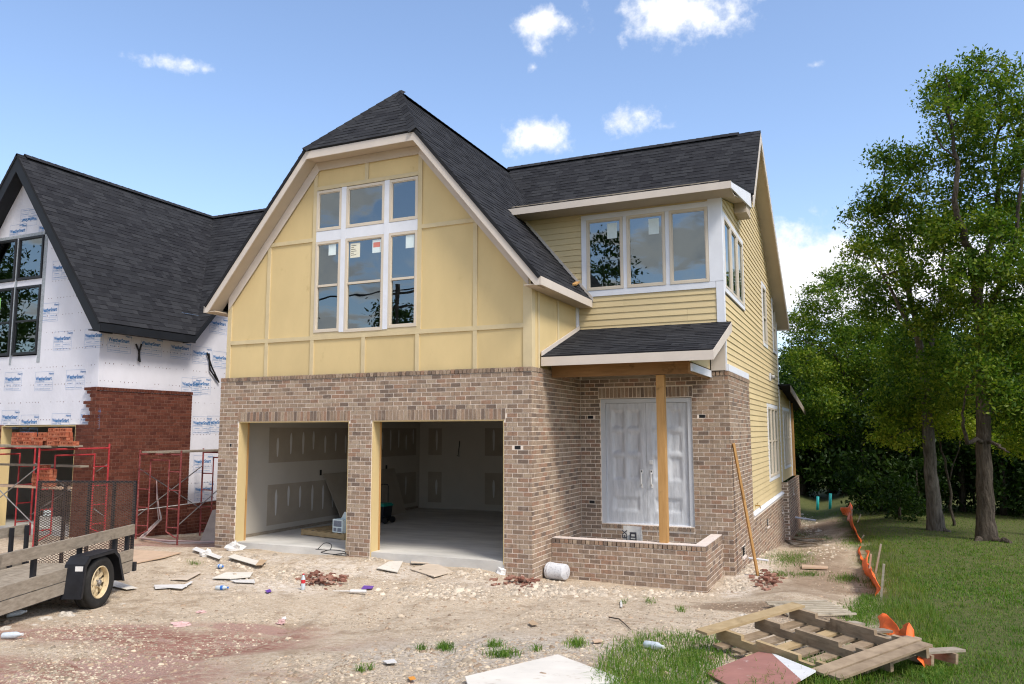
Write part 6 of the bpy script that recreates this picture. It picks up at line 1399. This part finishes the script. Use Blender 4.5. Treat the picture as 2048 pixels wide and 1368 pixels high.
for (cx_, cy2, rx, ry, n_) in ((1005, 1312, 30, 6, 260), (990, 1293, 16, 4, 120), (890, 1298, 16, 6, 190), (842, 1300, 10, 3, 60), (1155, 1290, 20, 8, 200), (1073, 1301, 8, 3, 40), (1245, 1206, 8, 3, 40), (1300, 1204, 12, 4, 60), (1362, 1221, 10, 4, 70), (388, 1128, 16, 4, 80), (722, 1343, 8, 3, 40), (740, 1340, 6, 3, 30), (1380, 1322, 30, 20, 300),
                                (1580, 1118, 45, 14, 1500), (1560, 1150, 30, 6, 300), (1620, 1150, 26, 5, 260), (1600, 1072, 30, 8, 500), (1650, 1078, 16, 5, 250), (1700, 1085, 24, 10, 600), (1690, 1158, 26, 8, 500), (1640, 1030, 40, 8, 500), (1720, 1230, 40, 24, 1800), (1735, 1200, 20, 10, 400), (1700, 1330, 90, 16, 300), (1650, 1290, 60, 20, 120), (1560, 1340, 60, 30, 160), (1830, 1330, 40, 25, 1500), (1870, 1350, 30, 20, 900)):
    for _ in range(n_):
        p = gpix(random.gauss(cx_, rx * .55), random.gauss(cy2, ry * .55)); tuft.append((p.x, p.y, p.z - .01))
g4 = blades(big, .085, .006, 1.0, M_GRASS, 'grass_patch'); tag(link_obj(bpy.data.objects.new('grass_patch', g4)), 'patch of green grass beside the white foreground board', 'grass', kind='stuff')
g5 = blades(tuft, .085, .006, 1.0, M_GRASS, 'grass_tufts'); tag(link_obj(bpy.data.objects.new('grass_tufts', g5)), 'tufts of grass growing out of gravel and dirt', 'grass', kind='stuff')
def stones(pts, size, mat, name, label):
    n_ = len(pts); base = np.array([(1, 0, 0), (.5, .8, 0), (-.5, .8, 0), (-1, 0, 0), (-.5, -.8, 0), (.5, -.8, 0), (.45, .3, .7), (-.4, .35, .75), (-.35, -.4, .65), (.4, -.35, .72)], float)
    tri = np.array([(0, 1, 6), (1, 2, 7), (1, 7, 6), (2, 3, 7), (3, 4, 8), (3, 8, 7), (4, 5, 8), (5, 9, 8), (5, 0, 9), (0, 6, 9), (6, 7, 8), (6, 8, 9)])
    sc = size * rng.gamma(2.2, .45, n_); th = rng.uniform(0, 6.28, n_); c, s_ = np.cos(th), np.sin(th)
    v = base[None] * rng.uniform(.65, 1.25, (n_, 10, 3)); v = v * sc[:, None, None] * np.array([1, .75, .7])
    x = v[..., 0] * c[:, None] - v[..., 1] * s_[:, None]; y = v[..., 0] * s_[:, None] + v[..., 1] * c[:, None]
    V_ = np.stack([x, y, v[..., 2]], -1) + np.asarray(pts)[:, None, :] - np.array([0, 0, .003]); F_ = (tri[None] + (np.arange(n_) * 10)[:, None, None]).reshape(-1, 3)
    tag(link_obj(bpy.data.objects.new(name, np_mesh(name, V_.reshape(-1, 3), F_, mat))), label, 'gravel', kind='stuff')
sp_ = []
while len(sp_) < 38000:
    px, py = random.uniform(-40, 1760), 1100 + 300 * random.random() ** .75; p = gpix(px, py)
    if p.y > -.15 and p.x < 7.2 or (p.y > .75 and p.x < 9.95): continue
    if p.x > lawn_edge(p.y) - .1: continue
    dn = .30 + 1.5 * fbm(p.x, p.y, .8, 4, 21.0)
    if random.random() < dn: sp_.append((p.x, p.y, p.z))
stones(sp_, .0088, M_STONE, 'gravel', 'loose limestone gravel strewn over the bare lot')
sp2 = []
for (cx_, cy2, rx, ry, n_) in ((1080, 1180, 60, 14, 700), (1180, 1182, 80, 8, 500), (1350, 1188, 60, 6, 500), (900, 1180, 120, 14, 600), (880, 1190, 90, 10, 300), (1470, 1170, 22, 10, 420), (1500, 1140, 14, 14, 300), (560, 1150, 120, 16, 500), (640, 1160, 60, 12, 300), (480, 1120, 60, 14, 250), (760, 1118, 40, 5, 160), (950, 1148, 60, 8, 250), (1540, 1110, 14, 16, 250), (1610, 1062, 36, 18, 320), (1650, 1100, 44, 20, 320), (1600, 1040, 24, 10, 160)):
    for _ in range(n_):
        p = gpix(random.gauss(cx_, rx * .6), random.gauss(cy2, ry * .6))
        if not (p.y > -.1 and p.x < 7.1 or (p.y > .8 and p.x < 9.9)): sp2.append((p.x, p.y, p.z))
stones(sp2, .022, plain('crushed_limestone', (.46, .39, .305), .95, .2, 11, rv=.35), 'crushed_stone', 'coarser crushed stone banked along the brick walls')

# ================================================================== TREES
def leaves(centers, radii, counts, size, mat, name, sub=44, sig=.24):
    """leaf-sized rhombs gathered in small sprays through ellipsoid clumps"""
    C_, S_ = [], []
    for c, r_, n_ in zip(centers, radii, counts):
        k = max(3, int(n_ / sub)); u = rng.normal(size=(k, 3)); u /= np.linalg.norm(u, axis=1)[:, None]; rad = rng.uniform(.25, 1.0, k) ** .6
        sc = np.asarray(c) + u * rad[:, None] * np.asarray(r_); C_.append(np.repeat(sc, sub, 0)); S_.append(sc)
    P = np.concatenate(C_); n_ = len(P); P = P + rng.normal(0, sig, (n_, 3)) * np.array([1, 1, .6]) * rng.uniform(.5, 1.2, (n_, 1))
    nrm_ = rng.normal(size=(n_, 3)) * np.array([.8, .8, .6]) + np.array([0, 0, .75]); nrm_ /= np.linalg.norm(nrm_, axis=1)[:, None]
    t = rng.normal(size=(n_, 3)); t -= nrm_ * (t * nrm_).sum(1)[:, None]; t[:, 2] -= .25; t /= np.linalg.norm(t, axis=1)[:, None]; b_ = np.cross(nrm_, t); L = (size * rng.uniform(.65, 1.3, n_))[:, None]
    V_ = np.stack([P - t * L / 2, P + b_ * L * .24 - nrm_ * L * .06, P + t * L / 2 - nrm_ * L * .1, P - b_ * L * .24 - nrm_ * L * .06], 1).reshape(-1, 3); i = np.arange(n_) * 4
    F_ = np.concatenate([np.stack([i, i + 1, i + 2], 1), np.stack([i, i + 2, i + 3], 1)])
    return np_mesh(name, V_, F_, mat), np.concatenate(S_)
def tree(name, label, base, limbs, clumps, mat, bark, size=.11, dens=1.0, group=None, sig=.24, twigs=True, cat='tree', extra=None):
    """limbs: lists of (point, radius); clumps: (centre, radii, leaf count)"""
    t = thing(name, label, cat, tuple(base), group); mb = MB(); pts = []
    for L in limbs:
        # smooth the traced limb and let it wander a little
        P = [np.asarray(p, float) for p, r in L]; Rr = [r for p, r in L]; fine, fr_ = [], []
        for i in range(len(P) - 1):
            for k in range(4):
                f_ = k / 4; q = P[i] * (1 - f_) + P[i + 1] * f_; q = q + (rng.normal(0, .012 if Rr[i] > .12 else .03, 3) if (i or k) else 0); fine.append(q); fr_.append(Rr[i] * (1 - f_) + Rr[i + 1] * f_)
        fine.append(P[-1]); fr_.append(Rr[-1]); mb.tube(fine, fr_, 9); pts += list(zip(fine, fr_))
    me, sc = leaves([c for c, r, n_ in clumps], [r for c, r, n_ in clumps], [n_ * dens for c, r, n_ in clumps], size, mat, 'crown', sig=sig)
    Q = np.array([p for p, r in pts])
    if twigs:
        for (c, r, n_) in clumps:
            j = np.argmin(np.linalg.norm(Q - c, axis=1) + np.maximum(0, Q[:, 2] - c[2]) * .6); a = Q[j]; m_ = (a + c) / 2 + rng.normal(0, .12, 3); mb.tube([a, m_, c], [min(.05, pts[j][1] * .6), .03, .016], 6)
            for _ in range(6):
                s_ = sc[rng.integers(len(sc))]
                if np.linalg.norm(s_ - c) < max(r) * 1.2: mb.tube([c, (c + s_) / 2 + rng.normal(0, .06, 3), s_], [.016, .011, .005], 5)
    mb.build('trunk', bark, t, True); link_obj(bpy.data.objects.new('crown', me), t)
    return t
def tree_px(name, label, D, base_px, limbs_px, clumps_px, mat, bark, **kw):
    base = gpix(*base_px); D0 = float((np.array(base) - CAM) @ FWD); lm = []
    for L in limbs_px:
        q = []
        for i, e in enumerate(L):
            px, py, r = e[:3]; r = r * (.60 if r > .24 else .50); dd = e[3] if len(e) > 3 else 0.0
            q.append((np.array(base) + np.array([0, 0, -.25]) if (px, py) == base_px else dep(px, py, D0 + dd), r))
        lm.append(q)
    cl_ = []
    for (px, py, rx, ry, *o) in clumps_px:
        dd = o[0] if o else random.uniform(-1.6, 1.6); s_ = (D0 + dd) / F_PX; rr = np.array([rx * s_, rx * s_ * .9, ry * s_]); cl_.append((dep(px, py, D0 + dd), rr, 5.2 * math.pi * rx * ry / (kw.get('size', .11) / s_) ** 2 / .24))
    return tree(name, label, base, lm, cl_, mat, bark, **kw)
G_T = 'trees along the far edge of the lawn'
tree_px('tall_tree', 'tallest tree with thick brown trunk and dead twigs at its tip', 0, (1975, 1080),
        [[(1975, 1080, .52), (1972, 1040, .36), (1967, 900, .29), (1966, 760, .27), (1962, 660, .25), (1950, 560, .22), (1932, 480, .17, -.4), (1908, 400, .13, -.6), (1916, 320, .10, -.5), (1896, 230, .07, -.4), (1898, 160, .045, -.2), (1884, 135, .02)],
         [(1956, 600, .2), (1985, 480, .16, .5), (2000, 380, .12, .7), (1990, 300, .09, .8), (2002, 220, .06, .6), (1998, 160, .04, .5), (2012, 140, .015, .5)], [(1962, 680, .17), (2000, 570, .14, -.6), (2030, 480, .11, -1.0), (2046, 340, .07, -1.2)],
         [(1968, 885, .12), (1935, 886, .10, -.5), (1925, 840, .06, -.8), (1930, 790, .04, -1)], [(1968, 880, .10), (2000, 890, .08, -.6), (2018, 905, .04, -.9)], [(2000, 380, .06, .7), (2035, 390, .05, .4), (2060, 400, .03, .2)], [(1916, 320, .05, -.5), (1880, 285, .035, -.8), (1862, 250, .02, -1)],
         [(1978, 1075, .22), (2010, 1085, .15, -.5), (2045, 1098, .05, -.9)], [(1968, 1075, .22), (1945, 1088, .1, -.4)]],
        [(1895, 175, 52, 38), (1950, 140, 50, 30), (1905, 240, 62, 42), (1978, 225, 50, 48), (1935, 310, 66, 44), (2045, 330, 44, 56), (1955, 395, 76, 52), (2040, 450, 56, 56), (1900, 470, 66, 48), (1990, 530, 84, 54), (2045, 600, 50, 66), (1935, 620, 60, 40), (2020, 710, 80, 54), (2050, 820, 60, 70), (1865, 190, 20, 30), (2000, 170, 30, 26), (1975, 650, 50, 40, -1.2), (1955, 740, 46, 36, -1.3), (2005, 790, 40, 40, -1.2), (1990, 450, 50, 40, -1.2), (1930, 540, 44, 36, -1.2), (2052, 210, 36, 40, -.6), (2060, 270, 40, 36, .4), (2022, 150, 26, 24, .3), (2070, 520, 44, 50, .5), (2068, 400, 40, 44, -.4)], M_LEAF, M_BARK, size=.108, dens=.85, group=G_T, sig=.19)
tree_px('forked_tree', 'forked grey-barked tree left of the tallest tree', 0, (1874, 1060),
        [[(1874, 1060, .48), (1868, 1020, .34), (1862, 940, .28), (1855, 850, .26), (1848, 740, .23), (1835, 650, .18, -.3), (1805, 545, .14, -.5), (1800, 490, .11, -.4), (1786, 450, .07, -.2), (1776, 420, .04)], [(1850, 760, .16), (1868, 660, .14, .5), (1890, 570, .1, .8), (1880, 480, .07, .8)], [(1838, 680, .12), (1800, 620, .10, -.8), (1770, 560, .07, -1.1), (1745, 520, .04, -1.3)], [(1803, 540, .06, -.5), (1825, 480, .05, -.2), (1810, 430, .03)], [(1872, 1052, .2), (1900, 1064, .1, -.4)]],
        [(1775, 315, 34, 30), (1830, 325, 46, 36), (1800, 390, 66, 44), (1865, 450, 52, 48), (1740, 430, 46, 38), (1765, 480, 52, 36), (1830, 530, 60, 46), (1870, 600, 56, 52), (1765, 610, 52, 40), (1735, 570, 34, 30), (1830, 700, 76, 52), (1890, 790, 64, 46), (1810, 790, 70, 46), (1715, 510, 30, 26), (1850, 650, 40, 34, -1.3), (1870, 730, 50, 36, -1.3), (1800, 470, 30, 26, -1)], M_LEAF, M_BARKG, size=.110, dens=.85, group=G_T, sig=.20)
tree_px('young_tree', 'young tree with bright yellow-green low foliage before the forked tree', 0, (1905, 1052), [[(1905, 1052, .09), (1900, 960, .07), (1880, 880, .05, -.3), (1850, 830, .03, -.5)], [(1900, 960, .04), (1920, 880, .03)]],
        [(1845, 840, 58, 34, -.6), (1790, 870, 46, 30, -.8), (1905, 850, 50, 32, -.4), (1775, 830, 36, 26, -.5), (1860, 790, 46, 26, -.2), (1960, 870, 30, 26, -.3), (1930, 740, 40, 22, -.3)], M_LEAFY, M_BARK, size=.095, dens=.75, group=G_T, sig=.17)
tree_px('bright_tree', 'leafy branch tree with bright foliage hanging at the edge of the lawn', 0, (2075, 1070), [[(2075, 1070, .2), (2070, 900, .17), (2060, 750, .12)], [(2065, 800, .08), (2030, 740, .05, -.8)]],
        [(2030, 790, 44, 44, -1.2), (2010, 640, 40, 30, -1.0), (2040, 700, 40, 40, -.8), (2045, 880, 40, 40, -.6), (1995, 760, 34, 26, -1.2)], M_LEAFY, M_BARK, size=.095, dens=.75, group=G_T, sig=.17)
tree_px('leaning_tree', 'leaning tree spreading its crown toward the yellow house', 0, (1738, 1012),
        [[(1738, 1012, .26), (1735, 940, .2), (1722, 850, .17), (1705, 770, .14), (1675, 720, .1, -.5), (1635, 690, .06, -1), (1605, 680, .03, -1.2)], [(1715, 820, .12), (1735, 720, .1, .6), (1745, 640, .06, .8)], [(1700, 760, .08), (1690, 680, .06, .4), (1680, 610, .03, .5)]],
        [(1645, 600, 44, 34), (1700, 555, 42, 30), (1606, 650, 34, 34), (1655, 675, 60, 40), (1730, 650, 52, 44), (1612, 730, 44, 38), (1685, 750, 60, 40), (1745, 730, 52, 46), (1640, 800, 50, 36), (1612, 860, 34, 40), (1700, 830, 56, 40), (1585, 700, 22, 26), (1660, 560, 24, 20)], M_LEAF, M_BARK, size=.115, dens=.9, group=G_T, sig=.22)
G_B = 'dark trees behind the lawn'
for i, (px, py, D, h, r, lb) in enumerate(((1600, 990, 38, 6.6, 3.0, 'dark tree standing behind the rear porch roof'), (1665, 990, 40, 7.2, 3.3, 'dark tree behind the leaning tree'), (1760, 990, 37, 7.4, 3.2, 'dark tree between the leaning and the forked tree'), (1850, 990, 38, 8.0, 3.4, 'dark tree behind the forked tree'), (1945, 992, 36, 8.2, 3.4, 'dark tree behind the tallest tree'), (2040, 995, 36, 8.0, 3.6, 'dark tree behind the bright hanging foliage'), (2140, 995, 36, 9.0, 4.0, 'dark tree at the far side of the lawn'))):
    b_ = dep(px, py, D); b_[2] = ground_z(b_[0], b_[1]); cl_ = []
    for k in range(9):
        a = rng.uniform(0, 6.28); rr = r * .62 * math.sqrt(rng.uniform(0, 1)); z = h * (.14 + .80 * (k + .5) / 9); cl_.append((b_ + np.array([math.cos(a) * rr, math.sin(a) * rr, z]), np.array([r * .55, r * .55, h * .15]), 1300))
    tree('dark_tree', lb, b_, [[(b_ - np.array([0, 0, .3]), .3), (b_ + np.array([.1, 0, h * .4]), .2), (b_ + np.array([0, .1, h * .8]), .06)]], cl_, M_LEAF_SHADE, M_BARK, size=.24, group=G_B, sig=.42, twigs=False)
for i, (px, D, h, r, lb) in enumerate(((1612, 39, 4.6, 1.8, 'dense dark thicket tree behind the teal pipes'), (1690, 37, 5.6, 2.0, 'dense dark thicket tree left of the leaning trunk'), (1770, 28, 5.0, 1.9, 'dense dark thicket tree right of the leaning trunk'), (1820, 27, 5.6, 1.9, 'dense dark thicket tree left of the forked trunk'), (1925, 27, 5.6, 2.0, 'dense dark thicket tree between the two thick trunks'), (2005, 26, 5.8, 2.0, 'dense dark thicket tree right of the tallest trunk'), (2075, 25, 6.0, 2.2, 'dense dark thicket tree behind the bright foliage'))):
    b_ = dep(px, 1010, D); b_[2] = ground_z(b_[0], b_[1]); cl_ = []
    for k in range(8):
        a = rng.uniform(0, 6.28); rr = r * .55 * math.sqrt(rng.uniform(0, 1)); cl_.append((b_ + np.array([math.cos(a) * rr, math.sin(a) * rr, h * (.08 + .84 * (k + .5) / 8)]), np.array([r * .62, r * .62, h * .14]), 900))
    tree('thicket_tree', lb, b_, [[(b_ - np.array([0, 0, .2]), .12), (b_ + np.array([.1, 0, h * .8]), .03)]], cl_, M_LEAF_SHADE, M_BARK, size=.17, group='dark thicket at the lawn edge', sig=.26, twigs=False)
# undergrowth along the tree line, one bush each
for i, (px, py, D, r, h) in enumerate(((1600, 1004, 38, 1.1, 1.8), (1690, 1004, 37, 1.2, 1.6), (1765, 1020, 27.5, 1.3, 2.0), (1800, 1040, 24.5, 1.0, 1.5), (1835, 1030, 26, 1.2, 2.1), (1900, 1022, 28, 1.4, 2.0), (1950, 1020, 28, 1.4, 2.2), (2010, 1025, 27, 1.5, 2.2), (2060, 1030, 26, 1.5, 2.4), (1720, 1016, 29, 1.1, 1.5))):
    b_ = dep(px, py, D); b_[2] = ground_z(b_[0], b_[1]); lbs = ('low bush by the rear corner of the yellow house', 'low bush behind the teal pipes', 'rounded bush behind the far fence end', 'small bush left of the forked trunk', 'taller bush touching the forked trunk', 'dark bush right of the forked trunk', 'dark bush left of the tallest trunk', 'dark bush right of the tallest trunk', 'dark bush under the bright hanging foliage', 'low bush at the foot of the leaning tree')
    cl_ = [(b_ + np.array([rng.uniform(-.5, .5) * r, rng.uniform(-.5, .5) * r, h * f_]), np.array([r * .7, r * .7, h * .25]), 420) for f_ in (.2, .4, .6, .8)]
    tree('bush', lbs[i], b_, [[(b_, .05), (b_ + np.array([.05, 0, h * .7]), .02)]], cl_, M_LEAF_SHADE, M_BARK, size=.15, group='undergrowth at the tree line', sig=.2, twigs=False, cat='bush')
# across the street behind the photographer: they show in the window glass
for i, (x, y, h, r, lb) in enumerate(((-27, -33, 14, 3.6, 'tree across the street facing the garage gable'), (-20, -37, 11.5, 4.2, 'broad tree across the street beside the utility pole'), (-12, -40, 13, 4.2, 'tree across the street left of the oak'), (-4.5, -36, 16, 4.6, 'big oak across the street facing the bay window'), (6, -42, 10, 4.5, 'low tree across the street facing the porch'), (17, -44, 9, 4.5, 'low tree across the street by the lawn'), (-36, -30, 12, 4.5, 'tree across the street facing the wrapped house'), (-46, -24, 16, 5.0, 'tall tree across the street opposite the wrapped gable'), (-40, -20, 13, 4.0, 'smaller tree across the street opposite the wrapped gable'))):
    b_ = np.array([x, y, float(ground_z(x, y))]); cl_ = []
    for k in range(14):
        f_ = (k + .5) / 14; a = rng.uniform(0, 6.28); wdt = (1 - f_) * 1.0 if i == 0 else math.sin(math.pi * (.15 + .8 * f_)); rr = r * .6 * wdt * math.sqrt(rng.uniform(.1, 1)); cl_.append((b_ + np.array([math.cos(a) * rr, math.sin(a) * rr, h * (.18 + .78 * f_)]), np.array([r * (.25 + .4 * wdt), r * (.25 + .4 * wdt), h * .08]), 330))
    tree('street_tree', lb, b_, [[(b_ - np.array([0, 0, .3]), .32), (b_ + np.array([.1, 0, h * .45]), .2), (b_ + np.array([0, .1, h * .85]), .05)]], cl_, M_LEAF_SHADE, M_BARK, size=.34, group='trees across the street', sig=.5, twigs=False)
UP = thing('utility_pole', 'wooden utility pole with crossarms across the street', 'utility pole', (-15, -30, 1)); MB().tube([(-15, -30, .6), (-15, -30, 12)], [.16, .11], 10).build('pole', M_BARK, UP)
for z in (11.4, 10.4): MB().box((-16.3, -30.16, z), (-13.7, -30.05, z + .14)).build('crossarm', M_BARK, UP)
for k, x in enumerate((-16.1, -15.4, -14.6, -13.9)): MB().tube([(x - 40, -31, 11.8), (x - 20, -30.5, 11.0), (x, -30.1, 11.7), (x + 20, -30, 10.9), (x + 45, -30, 11.8)], .018, 5).build('wire', M_BLACK, UP)

sp3 = []
while len(sp3) < 6000:
    p = gpix(random.uniform(-40, 1740), 1105 + 280 * random.random() ** .8)
    if (p.y > -.15 and p.x < 7.2) or (p.y > .75 and p.x < 9.95) or p.x > lawn_edge(p.y) - .1: continue
    if random.random() < .35 + 1.2 * fbm(p.x, p.y, .8, 3, 44.0): sp3.append((p.x, p.y, p.z))
stones(sp3, .012, plain('dirt_clod', (.32, .235, .16), .95, .2, 9, rv=.35), 'dirt_clods', 'brown dirt clods crumbled over the bare lot')
